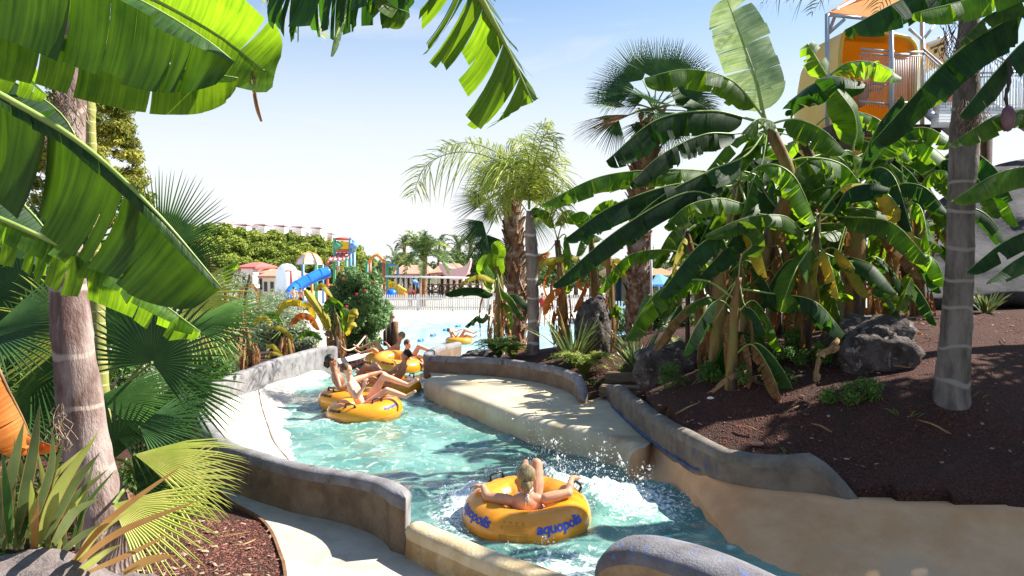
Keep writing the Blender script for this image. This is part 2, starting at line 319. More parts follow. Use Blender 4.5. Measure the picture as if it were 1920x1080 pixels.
_K = np.zeros((_n+1, _n+1)); _K[:_n, :_n] = _A-np.eye(_n)*.04; _K[_n, :_n] = 1; _K[:_n, _n] = 1
_w = np.linalg.solve(_K, np.concatenate([CT[:, 2], [0]]))
def gz(x, y):
    x = np.asarray(x, float); y = np.asarray(y, float); r = np.full(x.shape, _w[-1])
    for k in range(_n): r = r+_w[k]*np.hypot(x-CT[k, 0], y-CT[k, 1])
    fade = np.clip(np.minimum(np.minimum((x+16)/3, (16-x)/3), (31-y)/4), 0, 1); fade = fade*fade*(3-2*fade)
    return r*fade-.03*(1-fade)
def G(x, y): return float(gz(x, y))
def inpoly(X, Y, poly):
    r = np.zeros(X.shape, bool); n = len(poly); j = n-1
    for i in range(n):
        xi, yi = poly[i][0], poly[i][1]; xj, yj = poly[j][0], poly[j][1]
        with np.errstate(divide='ignore', invalid='ignore'):
            c = ((yi > Y) != (yj > Y)) & (X < (xj-xi)*(Y-yi)/(yj-yi+1e-12)+xi)
        r ^= c; j = i
    return r
CURB = [H(769, 974, 1.4), H(850, 1010, 1.4), H(950, 1050, 1.4), H(1041, 1080, 1.4), Vector((.9, 4.4, 1.4)), Vector((1.6, 3.6, 1.4)), Vector((2.2, 2.6, 1.4))]
CHAN = [(p.x, p.y) for p in LW_TOP]+[(-3.45, 18.5), (-3.3, 21), (-3.1, 24), (-2.9, 30)]+[(4, 30), (1.5, 27), (.2, 23), (-.6, 19.5)]+[(p.x+.03, p.y+.03) for p in CW]+[(1.55, 12.4)]+[(p.x+.05, p.y+.1) for p in RW_BOT]+[(9, 2.0), (2.3, 2.5)]+[(p.x, p.y) for p in CURB[::-1]]
xs = np.arange(-16, 16.01, .11); ys = np.arange(.5, 31.01, .11); X, Y = np.meshgrid(xs, ys)
Z = gz(X, Y)+fbm(np.dstack([X*1.3, Y*1.3, X*0]), 4)*.05*np.clip((X-1)/3, .15, 1)
ins = inpoly(X, Y, CHAN); Z[ins] = -.35
nx, ny = len(xs), len(ys); idx = np.arange(nx*ny).reshape(ny, nx)
Fq = np.stack([idx[:-1, :-1], idx[:-1, 1:], idx[1:, 1:], idx[1:, :-1]], -1).reshape(-1, 4)
setting(mesh('garden_ground', np.dstack([X, Y, Z]), Fq, MT['mulch']))
R_ = 1500
setting(mesh('ground', [(-R_, -40, -.3), (R_, -40, -.3), (R_, R_, -.3), (-R_, R_, -.3)], [(0, 1, 2, 3)], M('far_earth', (.24, .2, .15), (.17, .14, .1), .2, .9)))
# pale paving round the pool
setting(mesh('pool_paving', [(-40, 24, -.02), (-4.5, 29.5, -.02), (-4.5, 120, -.02), (-40, 120, -.02), (-4.5, 52.2, -.019), (40, 52.2, -.019), (40, 120, -.019), (-4.5, 120, -.019)], [(0, 1, 2, 3), (4, 5, 6, 7)], MT['deck']))
# hillside behind the park
hx = np.linspace(-160, 20, 60); hy = np.linspace(78, 200, 30); HX, HY = np.meshgrid(hx, hy)
def hillz(x, y): return np.clip((y-80)/60, 0, 1)**1.2*7.0*np.clip((-24-x)/22, 0, 1)**.8
HZ = hillz(HX, HY)-.05+0*HX; nx, ny = len(hx), len(hy); idx = np.arange(nx*ny).reshape(ny, nx)
setting(mesh('hillside', np.dstack([HX, HY, HZ]), np.stack([idx[:-1, :-1], idx[:-1, 1:], idx[1:, 1:], idx[1:, :-1]], -1).reshape(-1, 4), M('dry_hillside', (.07, .1, .03), (.12, .14, .05), .2, .95)))

def resample(pts, n): return catmull(pts, n)
def loft(rows, name, mat, noise=.0, nf=2., parent=None, flip=False, kind=True):
    n = len(rows[0]); V = np.array(rows, float)
    if noise: V[..., 2] += fbm(V*nf, 3)*noise
    m = len(rows); F = []
    for i in range(m-1):
        for j in range(n-1):
            a = i*n+j; F.append((a, a+1, a+n+1, a+n) if not flip else (a, a+n, a+n+1, a+1))
    o = mesh(name, V.reshape(-1, 3), F, mat, parent)
    return setting(o) if kind else o
# ---- left beach: from the left wall down under the water
N = 120
bank = [(p.x, p.y, 1.27) for p in LW_TOP[::6]]+[(-3.75, 18.5, 1.2), (-3.7, 21, 1.08), (-3.55, 24, .6), (-3.4, 27, .02)]
A = resample(bank, N); wl = [(x, y, 1.0 if y < 19 else max(0, 1-(y-19)/7)) for x, y in LWATER]; B = resample(wl, N)
B[:, 2] -= .01
rows = []
for t in (0, .06, .15, .3, .5, .75, 1): 
    r = A*(1-t)+B*t; r[:, 2] = B[:, 2]+(A[:, 2]-B[:, 2])*(1-t)**1.15; rows.append(r)
C1 = B.copy(); C1[:, 0] += .45; C1[:, 2] -= .16; rows.append(C1)
C2 = B.copy(); C2[:, 0] += 1.3; C2[:, 2] -= .42; rows.append(C2)
loft(rows, 'channel_beach', MT['con_w'], .012, 1.5)
# ---- right platform slab with its rounded lip and front face
lip = resample(LIP, 70); back = resample([(p.x, p.y, 1.335) for p in CW[2:]]+[Vector((1.5, 12.3, 1.335)), Vector((1.42, 11.4, 1.335)), Vector((1.50, 10.3, 1.32)), Vector((1.62, 9.2, 1.3))], 70)
rows = []
tang = np.gradient(lip, axis=0); nrm = np.stack([tang[:, 1], -tang[:, 0]], 1); nrm /= np.linalg.norm(nrm, axis=1)[:, None]
if nrm[35][0] > 0: nrm = -nrm      # towards the water (left / near)
def off(c, d, z): r = c.copy(); r[:, 0] += nrm[:, 0]*d; r[:, 1] += nrm[:, 1]*d; r[:, 2] = z; return r
for t in (0, .3, .6, .85): rows.append(back*(1-t)+off(lip, -.12, 1.33)*t)
rows += [off(lip, -.07, 1.332), off(lip, -.02, 1.315), off(lip, .02, 1.28), off(lip, .045, 1.22), off(lip, .05, 1.1), off(lip, .03, .98), off(lip, .1, .55)]
loft(rows, 'channel_platform', [M('platform_concrete', (.6, .51, .36), (.5, .4, .25), 2.5, .6, .2, 40, c3=(.34, .24, .13), lo3=.58, hi3=.74)], .006, 3)
end = np.array([r[-1] for r in rows]); end2 = end.copy(); end2[:, 2] = .5; end2[:, 0] += .02
loft([end, end2], 'channel_platform_end', MT['con_o'])
# ---- right slope: from the foot of the right wall to the water and under it
top = resample([(p.x, p.y, 1.31) for p in RW_BOT], 110); wat = resample([(x, y, .97) for x, y in RWATER], 110)
rows = []
b0 = top.copy(); b0[:, 1] += .3; b0[:, 0] += .1; rows.append(b0)
for t in (0, .03, .1, .25, .45, .7, 1):
    r = top*(1-t)+wat*t; r[:, 2] = .97+(1.31-.97)*(1-t**.8); rows.append(r)
w2 = wat.copy(); w2[:, 0] -= .4; w2[:, 1] -= .25; w2[:, 2] = .78; rows.append(w2)
w3 = wat.copy(); w3[:, 0] -= 1.0; w3[:, 1] -= .7; w3[:, 2] = .62; rows.append(w3)
loft(rows, 'channel_slope', MT['con_o'], .01, 2)
# channel bed
setting(mesh('channel_bed', [(-5, 1, .5), (10, 1, .5), (10, 20, .5), (-5, 20, .5), (-5, 30, -.5), (10, 30, -.5)], [(0, 1, 2, 3), (3, 2, 5, 4)], M('bed_concrete', (.25, .4, .34), (.2, .33, .3), 1, .7)))

from mathutils.bvhtree import BVHTree
_bo = bpy.data.objects['channel_beach']; _bt = BVHTree.FromPolygons([v.co.copy() for v in _bo.data.vertices], [tuple(p.vertices) for p in _bo.data.polygons])
def onbeach(x, y, h=.004):
    q = _bt.ray_cast(Vector((x, y, 5)), Vector((0, 0, -1)))[0]; return Vector((x, y, (q.z if q else 1.1)+h))
ck = catmull([H(482, 722, 1.2), H(490, 750, 1.18), H(503, 785, 1.17), H(514, 812, 1.16), H(535, 835, 1.16), H(552, 856, 1.15)], 60); r = np.random.default_rng(2); V = []
for p in ck: w_ = r.uniform(.006, .016); V += [onbeach(p[0]-w_, p[1]), onbeach(p[0]+w_, p[1])]
setting(mesh('beach_crack', V, [(2*i, 2*i+1, 2*i+3, 2*i+2) for i in range(59)], M('crack_dirt', (.12, .09, .07), rough=.9)))
# ---- walls
def wall(name, top, th, depth, mat_side, mat_cap, label, cat='wall', capw=.02, seed=0, lean=0., parent=None, hts=None, ends=True, inner_cap=False):
    """rounded-topped wall along the centre line of its top; depth = height of the sides"""
    c = np.array([tuple(p) for p in top]); n = len(c); T = np.gradient(c, axis=0); T[:, 2] = 0; T /= np.linalg.norm(T, axis=1)[:, None]
    Sd = np.stack([T[:, 1], -T[:, 0], 0*T[:, 0]], 1); h = th/2
    prof = [(-1, -depth), (-1, -depth*.66), (-1, -depth*.33), (-1, -.1), (-1.04, -.045), (-.85, -.014), (-.5, 0), (0, .008), (.5, 0), (.85, -.014), (1.04, -.045), (1, -.1), (1, -depth*.33), (1, -depth*.66), (1, -depth)]
    V = []; sc = np.ones(n)
    if ends:
        L = np.concatenate([[0], np.cumsum(np.linalg.norm(np.diff(c, axis=0), axis=1))])
        e = np.minimum(L, L[-1]-L); sc = np.clip(np.sqrt(np.clip(1-(1-np.clip(e/(h*.9), 0, 1))**2, 0, 1)), .02, 1)
    hh = np.ones(n) if hts is None else np.asarray(hts)
    for i in range(n):
        for (a, z) in prof:
            p = c[i]+Sd[i]*a*h*sc[i]; z2 = z if z > -.11 else z
            q = np.array([p[0], p[1], c[i][2]+z2-(0 if sc[i] > .99 else (1-sc[i])*.035)])
            V.append(q)
    V = np.array(V); m = len(prof); nn = fbm(V*3+seed, 4)[:, None]; dn = np.repeat(Sd, m, 0); sgn = np.tile(np.sign([a for a, _ in prof]), n)[:, None]
    V += dn*sgn*nn*.02; V[:, 2] += fbm(V*1.7+seed+9, 3)*.016
    F = []; MI = []
    for i in range(n-1):
        for j in range(m-1):
            F.append((i*m+j, i*m+j+1, (i+1)*m+j+1, (i+1)*m+j)); MI.append(1 if 3 <= j <= (99 if inner_cap else 10) else 0)
    F += [tuple(range(m)), tuple(range((n-1)*m, n*m))[::-1]]; MI += [0, 0]
    ob = mesh(name, V, F, [mat_side, mat_cap], None, midx=MI, origin=(c[n//2][0], c[n//2][1], c[n//2][2]-depth))
    return tag(ob, label, cat)
wall('channel_wall', LW_TOP, .17, .62, MT['con_d'], MT['con_g'], 'long curving brown concrete wall with worn grey rounded top on the left of the river', seed=1, inner_cap=True)
cu = catmull(CURB, 60); cu[:3, 2] -= .0
wall('channel_curb', cu, .2, .45, M('golden_curb', (.46, .33, .17), (.34, .2, .08), 5, .7, .6, 40, c3=(.62, .55, .42), lo3=.5, hi3=.62), M('curb_cap', (.62, .5, .32), (.5, .37, .2), 5, .7, .5, 40), 'low golden rounded concrete curb running from the end of the left wall towards the viewer', 'curb', seed=4)
cwp = catmull(CW, 70); cwp[-8:, 2] -= np.linspace(0, .3, 8)**1.5
wall('garden_wall', cwp, .15, .45, M('garden_wall_side', (.24, .17, .11), (.17, .11, .07), 4, .8, .4, 50), MT['con_g'], 'brown rendered wall with pale rounded coping between the platform and the palm bed', seed=7)
# right wall: height varies
rb = catmull([RW_BOT[0]]+[H(x, y, 1.3) for x, y in ((1185, 798), (1228, 832), (1271, 862), (1314, 888), (1365, 909), (1442, 922), (1527, 930), (1608, 944))], 80)
tp = []
for p in rb:
    # pixel column of this point, then the height at which the coping is seen
    v = Vector(p)-Vector((0, 0, EYE)); yc = v.y*cp-v.z*sp; zc = v.y*sp+v.z*cp; px = 960+FPX*v.x/yc
    ty = np.interp(px, [a for a, _ in RW_HT], [b for _, b in RW_HT]); pr = P(px, ty, p[1]); tp.append((p[0]+.05, p[1]+.09, pr.z+.01))
tp = np.array(tp)
rw = wall('river_wall', tp, .16, .36, M('river_wall_side', (.22, .175, .13), (.13, .1, .08), 4, .85, .5, 40, c3=(.06, .08, .16), lo3=.6, hi3=.7, scale3=2.5), M('river_wall_cap', (.21, .18, .15), (.13, .11, .09), 5, .8, .5, 50), 'dark curving concrete wall with a blue stained foot at the edge of the mulch slope', seed=11)
V = []; r = np.random.default_rng(9)
for i, p in enumerate(rb[8:58]): w_ = r.uniform(.004, .026); a = Vector((p[0]-.045, p[1]-.02, 1.322)); V += [a, a+Vector((-.004, -.003, w_*.8)), a+Vector((.03, .02, w_))]
mesh('blue_stain', V, [(3*i+j, 3*i+j+1, 3*i+j+4, 3*i+j+3) for i in range(49) for j in range(2)], MT['blue'], rw)
# near island wall
nw = catmull([(.52, 4.72, 1.6), (.62, 4.66, 1.73), (.78, 4.56, 1.79), (1.0, 4.38, 1.79), (1.22, 4.1, 1.78), (1.4, 3.7, 1.78), (1.5, 3.2, 1.78), (1.5, 2.6, 1.78)], 60)
m_nc = M('near_cap', (.19, .185, .2), (.11, .1, .105), 5, .8, .6, 60, c3=(.1, .14, .3), lo3=.58, hi3=.64, scale3=16)
wall('island_wall', nw, .3, .75, M('near_wall_side', (.35, .24, .13), (.24, .15, .08), 6, .85, .7, 45), m_nc, 'thick rough wall with a rounded blue-grey top at the bottom edge of the photo', seed=15)

# ---- deck walk in the lower left, with the rusty edging of the mulch bed
edge = [H(x, y, 1.14) for x, y in ((400, 905), (430, 940), (470, 962), (495, 980), (512, 1005), (525, 1040), (535, 1080))]+[Vector((-1.2, 4.2, 1.14)), Vector((-1.1, 2.5, 1.14))]
en = catmull(edge, 40); wb = catmull([(p.x, p.y, 1.145) for p in LW_TOP[:52:3]][::-1]+[(CURB[i].x, CURB[i].y, 1.145) for i in range(1, 7)], 60)
poly = [tuple(p) for p in en]+[tuple(p) for p in wb[::-1]]
bm = bmesh.new(); vs = [bm.verts.new((p[0], p[1], 1.145)) for p in poly]; bm.faces.new(vs); bmesh.ops.triangulate(bm, faces=bm.faces[:])
me = bpy.data.meshes.new('path'); bm.to_mesh(me); bm.free(); me.materials.append(MT['deck']); o = bpy.data.objects.new('path', me); COL.objects.link(o); setting(o)
if me.polygons[0].normal.z < 0: me.flip_normals()
b = MB(); ed = [Vector(p) for p in en]
F = []
V = []
for i, p in enumerate(ed):
    T = (ed[min(i+1, len(ed)-1)]-ed[max(i-1, 0)]).normalized(); s_ = Vector((-T.y, T.x, 0))*.012
    for q in (p-s_+Vector((0, 0, -.14)), p-s_+Vector((0, 0, .015)), p+s_+Vector((0, 0, .015)), p+s_+Vector((0, 0, -.14))): V.append(q)
for i in range(len(ed)-1):
    for j in range(3): F.append((i*4+j, i*4+j+1, i*4+j+5, i*4+j+4))
tag(mesh('bed_edging', V, F, MT['rust'], None, False, origin=tuple(ed[10])), 'thin rusty edging strip between the pale path and the red mulch bed', 'edging')

# ---- loose mulch chips
def chips(name, pts, mat, s0, s1, seed):
    r = np.random.default_rng(seed); V = []; F = []
    for (x, y, z) in pts:
        s = r.uniform(s0, s1); a = r.uniform(0, 6.28); e = r.uniform(-.7, .7, 3)
        T = np.array([math.cos(a), math.sin(a), e[0]*.5])*s; B = np.array([-math.sin(a), math.cos(a), e[1]*.6])*s*.55; Nn = np.array([e[2]*.3, .1, 1])*s*.3
        c = np.array([x, y, z+s*.1]); b = len(V)
        V += [c-T-B, c+T-B*.8, c+T*.8+B, c-T+B*.9, c+Nn]; F += [(b, b+1, b+4), (b+1, b+2, b+4), (b+2, b+3, b+4), (b+3, b, b+4)]
    o = mesh(name, V, F, mat, None, False); return tag(o, {'mulch_chips': 'reddish lava and bark chips strewn over the planting beds', 'pale_litter': 'pale dry leaf litter scattered among the mulch'}[name], 'mulch' if 'mulch' in name else 'leaf litter', kind='stuff')
r = np.random.default_rng(3); pts = []
for k in range(26000):
    if k % 2: x, y = r.uniform(-3.4, -1.0), r.uniform(4.2, 6.9)
    else: x, y = r.uniform(1.5, 8), r.uniform(6.7, 12.5)
    pts.append((x, y))
pa = np.array(pts); keep = ~inpoly(pa[:, 0], pa[:, 1], CHAN)
edp = [(p[0], p[1]) for p in en]+[(-6, 2.5), (-6, 7.6), (-3, 7.6)]
keep &= (pa[:, 0] > 0) | inpoly(pa[:, 0], pa[:, 1], edp); pa = pa[keep]
zz = gz(pa[:, 0], pa[:, 1]); pts = np.column_stack([pa, zz])
chips('mulch_chips', pts, MT['chip'], .005, .013, 1)
chips('pale_litter', pts[::28]+[.01, .01, .01], MT['chip2'], .01, .028, 2)

# ---------------- water ----------------
def watermat(name, deep, light, foamc=(.86, .9, .92), scale=1.3, rough=.06, bump=.42, bs=7, caustic=(.42, .56, .45)):
    m = bpy.data.materials.new(name); m.use_nodes = True; t = m.node_tree; b = t.nodes['Principled BSDF']; L = t.links
    b.inputs['Specular IOR Level'].default_value = .5; b.inputs['IOR'].default_value = 1.33
    tcn = t.nodes.new('ShaderNodeTexCoord'); mpn = t.nodes.new('ShaderNodeMapping'); mpn.inputs['Scale'].default_value = (1, .8, 1); L.new(tcn.outputs['Object'], mpn.inputs[0])
    def nz(s, d, w=0.):
        n = t.nodes.new('ShaderNodeTexNoise'); n.inputs['Scale'].default_value = s; n.inputs['Detail'].default_value = d; n.inputs['Distortion'].default_value = w; L.new(mpn.outputs[0], n.inputs['Vector']); return n.outputs['Fac']
    def mr(s, a, c_):
        r = t.nodes.new('ShaderNodeMapRange'); r.inputs['From Min'].default_value = a; r.inputs['From Max'].default_value = c_; L.new(s, r.inputs['Value']); return r.outputs[0]
    def mix(f, a, c_):
        x = t.nodes.new('ShaderNodeMix'); x.data_type = 'RGBA'; L.new(f, x.inputs['Factor'])
        for s, k in ((a, 'A'), (c_, 'B')):
            if isinstance(s, tuple): x.inputs[k].default_value = s+(1,)
            else: L.new(s, x.inputs[k])
        return x.outputs['Result']
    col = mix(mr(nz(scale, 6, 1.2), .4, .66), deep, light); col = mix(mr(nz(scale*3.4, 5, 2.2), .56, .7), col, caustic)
    at = t.nodes.new('ShaderNodeAttribute'); at.attribute_name = 'foam'
    ad = t.nodes.new('ShaderNodeMath'); ad.operation = 'MULTIPLY_ADD'; L.new(nz(15, 9, 1.6), ad.inputs[0]); ad.inputs[1].default_value = 1.5; L.new(at.outputs['Fac'], ad.inputs[2])
    fm = mr(ad.outputs[0], 1.15, 1.42); col = mix(fm, col, foamc); L.new(col, b.inputs['Base Color'])
    rr = t.nodes.new('ShaderNodeMapRange'); rr.inputs['To Min'].default_value = rough; rr.inputs['To Max'].default_value = .6; L.new(fm, rr.inputs['Value']); L.new(rr.outputs[0], b.inputs['Roughness'])
    bp = t.nodes.new('ShaderNodeBump'); bp.inputs['Strength'].default_value = bump; bp.inputs['Distance'].default_value = .04; L.new(nz(bs, 5, 1.5), bp.inputs['Height']); L.new(bp.outputs[0], b.inputs['Normal'])
    return m
WOB = 1.0
TUBES = [(.135, 7.2), (-2.27, 12.2), (-2.55, 13.5), (-2.35, 14.8), (-2.55, 17.6)]
def wz(x, y):
    """height of the river surface"""
    x = np.asarray(x, float); y = np.asarray(y, float)
    base = WOB-np.clip((y-19)/7, 0, 1)
    q = np.stack([x*1.6, y*2.3, 0*x+.5], -1); a = fbm(q+fbm(q*1.1+3, 2)[..., None]*.8, 4)*.055
    q2 = np.stack([x*6, y*7.5, 0*x], -1); a = a+fbm(q2, 3)*.014
    q3 = np.stack([x*5, y*5, 0*x+4], -1)
    turb = np.exp(-(((x-.45)/1.5)**2+((y-7.98)/.42)**2))*(.06+.2*vnoise(q3)*(.6+.8*vnoise(q3*3.1)))
    # bow wave behind the near tube, wakes around the others
    for (tx, ty) in TUBES:
        d = np.hypot(x-tx, y-ty); turb = turb+.04*np.exp(-((d-.68)/.12)**2)*(.5+vnoise(q3*1.4))
    return base+a+turb
xs = np.arange(-4.3, 9.2, .045); ys = np.concatenate([np.arange(1.5, 5, .08), np.arange(5, 12, .045), np.arange(12, 30, .09)]); X, Y = np.meshgrid(xs, ys); Zw = wz(X, Y)
def foamf(x, y):
    f = .56*np.exp(-(((x-.55)/1.25)**2+((y-8.0)/.5)**2))+.55*np.exp(-(((x+.5)/.3)**2+((y-7.3)/.9)**2))+.55*np.exp(-(((x-.45)/.6)**2+((y-6.15)/.5)**2))+.36*np.exp(-(((x-1.35)/.5)**2+((y-7.4)/.8)**2))
    f = f+.34*np.exp(-(((x+2.9)/.5)**2+((y-11.5)/.5)**2))
    for (tx, ty) in TUBES[1:]: f = f+.25*np.exp(-((np.hypot(x-tx, y-ty)-.62)/.12)**2)
    return f+.35*np.exp(-(((y-20.5)/1.5)**2))
foam = foamf(X, Y)
nx, ny = len(xs), len(ys); idx = np.arange(nx*ny).reshape(ny, nx); Fq = np.stack([idx[:-1, :-1], idx[:-1, 1:], idx[1:, 1:], idx[1:, :-1]], -1)
cxm = (X[:-1, :-1]+X[1:, 1:])/2; cym = (Y[:-1, :-1]+Y[1:, 1:])/2
keep = inpoly(cxm, cym, [(p.x, p.y) for p in LW_TOP]+[(-3.7, 18.5), (-3.6, 24), (-3.4, 28.5), (3, 28.5), (.5, 23), (-.6, 19)]+[(p.x, p.y) for p in CW[:3]]+[(p[0]+.0, p[1]+.02) for p in lip]+[(1.36, 9.2)]+[(x+.1, y+.12) for x, y in RWATER[1:]]+[(9, 1.6), (2.3, 1.6)]+[(p.x, p.y) for p in CURB[::-1]])
wo = mesh('river_water', np.dstack([X, Y, Zw]), Fq[keep].reshape(-1, 4), watermat('river_water', (.075, .2, .17), (.19, .37, .31)))
setting(wo)
at = wo.data.attributes.new('foam', 'FLOAT', 'POINT'); at.data.foreach_set('value', foam.ravel().astype(np.float32))
# pool
xs = np.arange(-14, 30, .3); ys = np.arange(26, 52.3, .3); X, Y = np.meshgrid(xs, ys); Zp = POOL_Z+fbm(np.dstack([X*1.2, Y*.9, X*0]), 3)*.03-.01
nx, ny = len(xs), len(ys); idx = np.arange(nx*ny).reshape(ny, nx); Fq = np.stack([idx[:-1, :-1], idx[:-1, 1:], idx[1:, 1:], idx[1:, :-1]], -1)
cxm = (X[:-1, :-1]+X[1:, 1:])/2; cym = (Y[:-1, :-1]+Y[1:, 1:])/2
shore = 46+fbm(np.dstack([cxm*.2, cxm*0, cxm*0]), 2)*1.5
keep = (cym < shore) & (cxm > -5.6+.0*cym)
po = mesh('pool_water', np.dstack([X, Y, Zp]), Fq[keep].reshape(-1, 4), watermat('pool_water', (.28, .56, .68), (.42, .7, .78), scale=.35, bs=3, bump=.35, caustic=(.62, .8, .84)))
setting(po); at = po.data.attributes.new('foam', 'FLOAT', 'POINT'); at.data.foreach_set('value', (.5*np.exp(-((Y-28)/2.)**2)).ravel().astype(np.float32))
setting(mesh('pool_floor', [(-5.6, 44, -.012), (30, 44, -.012), (30, 52.6, -.012), (-5.6, 52.6, -.012)], [(0, 1, 2, 3)], MT['con_w']))
# ---------------- plant builders ----------------
UP = np.array([0, 0, 1.])
def unit(v): v = np.asarray(v, float); return v/(np.linalg.norm(v)+1e-12)
def frames(c, up=UP, roll=0.):
    T = np.gradient(c, axis=0); T /= np.linalg.norm(T, axis=1)[:, None]; Sd = []; prev = None
    for t in T:
        s = np.cross(t, up)
        if np.linalg.norm(s) < .15 and prev is not None: s = prev
        s = s-t*np.dot(s, t); s = unit(s)
        if prev is not None and np.dot(s, prev) < 0: s = -s
        prev = s if prev is None else unit(.5*prev+.5*s); Sd.append(prev)
    Sd = np.array(Sd); N = np.cross(Sd, T)
    if roll:
        cr_, sr_ = math.cos(roll), math.sin(roll); Sd, N = Sd*cr_+N*sr_, N*cr_-Sd*sr_
    return T, Sd, N
def banana_leaf(parent, path, hw, droop=(35, 35), pet=.12, mat='ban', rib='rib', tear=.5, seed=0, up=None, roll=0., name='leaf', rows=None, ribr=None, sweep=.25, curl=25, label=None, wl=1., wr=1., gap=.16, ragged=.05):
    r = np.random.default_rng(seed+17); c = catmull(path, 60); L = np.linalg.norm(np.diff(c, axis=0), axis=1).sum()
    n = rows or int(np.clip(L*34, 22, 80)); c = catmull(path, n+1); T, Sd, N = frames(c, UP if up is None else np.asarray(up, float), roll)
    t = np.linspace(0, 1, n+1); s = np.clip((t-pet)/(1-pet), 0, 1)
    w = hw*np.sqrt(np.clip(1-(1-np.clip(s/.22, 0, 1))**2, 0, 1))*np.sqrt(np.clip(1-np.clip((s-.55)/.46, 0, 1)**2.4, 0, 1)); w[t <= pet] = 0
    V = []; F = []; UV = []; MI = []; K = 5
    for sg, dr, wf in ((-1, droop[0], wl), (1, droop[1], wr)):
        if wf <= 0: continue
        i = int(np.searchsorted(t, pet))
        while i < n:
            blk = 1+int(r.integers(0, 3)) if r.random() < tear else int(r.integers(4, 12)); blk = min(blk, n-i); torn = r.random() < min(1, tear*1.5)
            dd = dr+(r.normal(0, 10+16*tear) if torn else r.normal(0, 3)); g = gap*r.random() if torn else 0; lf = 1-(ragged*r.random()*2 if torn else 0)
            tw = r.normal(0, .25) if torn else 0; mid = i+blk/2; cu = curl+r.normal(0, 6)
            base = len(V)
            for j in range(i, i+blk+1):
                for k in range(K+1):
                    f = k/K; jj = mid+(j-mid)*(1-g*f*1.4)+sweep*w[min(j, n)]*f*n/L*(1-.3*f)
                    jj = min(max(jj, 0), n-1e-6); a = int(jj); q = jj-a
                    p0 = c[a]*(1-q)+c[a+1]*q; j0 = min(j, n); S_ = Sd[j0]*sg; N_ = N[j0]
                    ww = max(w[j0], w[min(max(i+blk//2, 0), n)]*(.55 if g > .03 else 0))*wf*lf
                    th = math.radians(dd); acc = ww*f; ang = th+math.radians(cu)*f*.5
                    off_ = S_*acc*math.cos(ang)-N_*acc*math.sin(ang)+N_*(j-mid)/max(blk, 1)*tw*ww*f*.5
                    V.append(p0+off_); UV.append((sg*f, t[j0]*L))
            for j in range(blk):
                for k in range(K):
                    a = base+j*(K+1)+k; F.append((a, a+1, a+K+2, a+K+1)); MI.append(0)
            i += blk
    mb = MB(); R0 = ribr or max(.006, hw*.045)
    mb.tube([c[i] for i in range(0, n+1, 2)], [R0*(1.5-1.35*i/n) for i in range(0, n+1, 2)], 5)
    if rows and rows >= 60:
        o = mesh(name, V, F, [MT[mat]], parent, uv=UV); mb.build('midrib', MT[rib], o); return o
    b = len(V); V += [tuple(v) for v in mb.V]; F += [tuple(i+b for i in f) for f in mb.F]; MI += [1]*len(mb.F); UV += [(0, 0)]*len(mb.V)
    o = mesh(name, V, F, [MT[mat], MT[rib]], parent, uv=UV, midx=MI)
    if label: o['label'] = label
    return o
def fan_frond(parent, stalk, hub, d, R, n=34, span=115, up=UP, mat='fan', droop=.15, seed=0, cup=.12, join=.45, petr=.012, name='frond', fold=.35, label=None, spread=1.):
    r = np.random.default_rng(seed); D = unit(d); S_ = unit(np.cross(D, up)); N_ = np.cross(S_, D); hub = np.array(hub, float)
    V = []; F = []; da = math.radians(span)*2/n
    rr = (.02, join*.5, join, .72, .9, 1.)
    for i in range(n):
        a = -math.radians(span)+da*(i+.5); L = R*(1-.28*(abs(a)/math.radians(120))**2)*r.uniform(.93, 1.05); ja = r.normal(0, .012); dz = droop*r.uniform(.6, 1.4)
        dirv = D*math.cos(a)+S_*math.sin(a)*spread; sid = -D*math.sin(a)+S_*math.cos(a); b = len(V)
        for q in rr:
            hwid = L*min(q, join)*math.tan(da/2)*1.04 if q <= join else L*join*math.tan(da/2)*(1-(q-join)/(1-join))**.7*1.0
            p = hub+dirv*L*q+sid*ja*L*max(0, q-join)*2+N_*(cup*R*(q*q)*(math.sin(a)**2)) - UP*dz*L*max(0, q-.25)**2.2
            V += [p-sid*hwid, p+N_*hwid*fold*2+sid*0, p+sid*hwid]
        for k in range(len(rr)-1):
            e = b+k*3; F += [(e, e+1, e+4, e+3), (e+1, e+2, e+5, e+4)]
    mb = MB(); st = catmull(stalk, 9) if len(stalk) > 1 else None
    MI = [0]*len(F)
    if st is not None:
        mb.tube(st, [petr*(1.5-.6*i/8) for i in range(9)], 5); b = len(V); V += [np.array(v) for v in mb.V]; F += [tuple(i+b for i in f) for f in mb.F]; MI += [1]*len(mb.F)
    o = mesh(name, V, F, [MT[mat], MT['petiole']], parent, smooth=False, midx=MI)
    if label: o['label'] = label
    return o
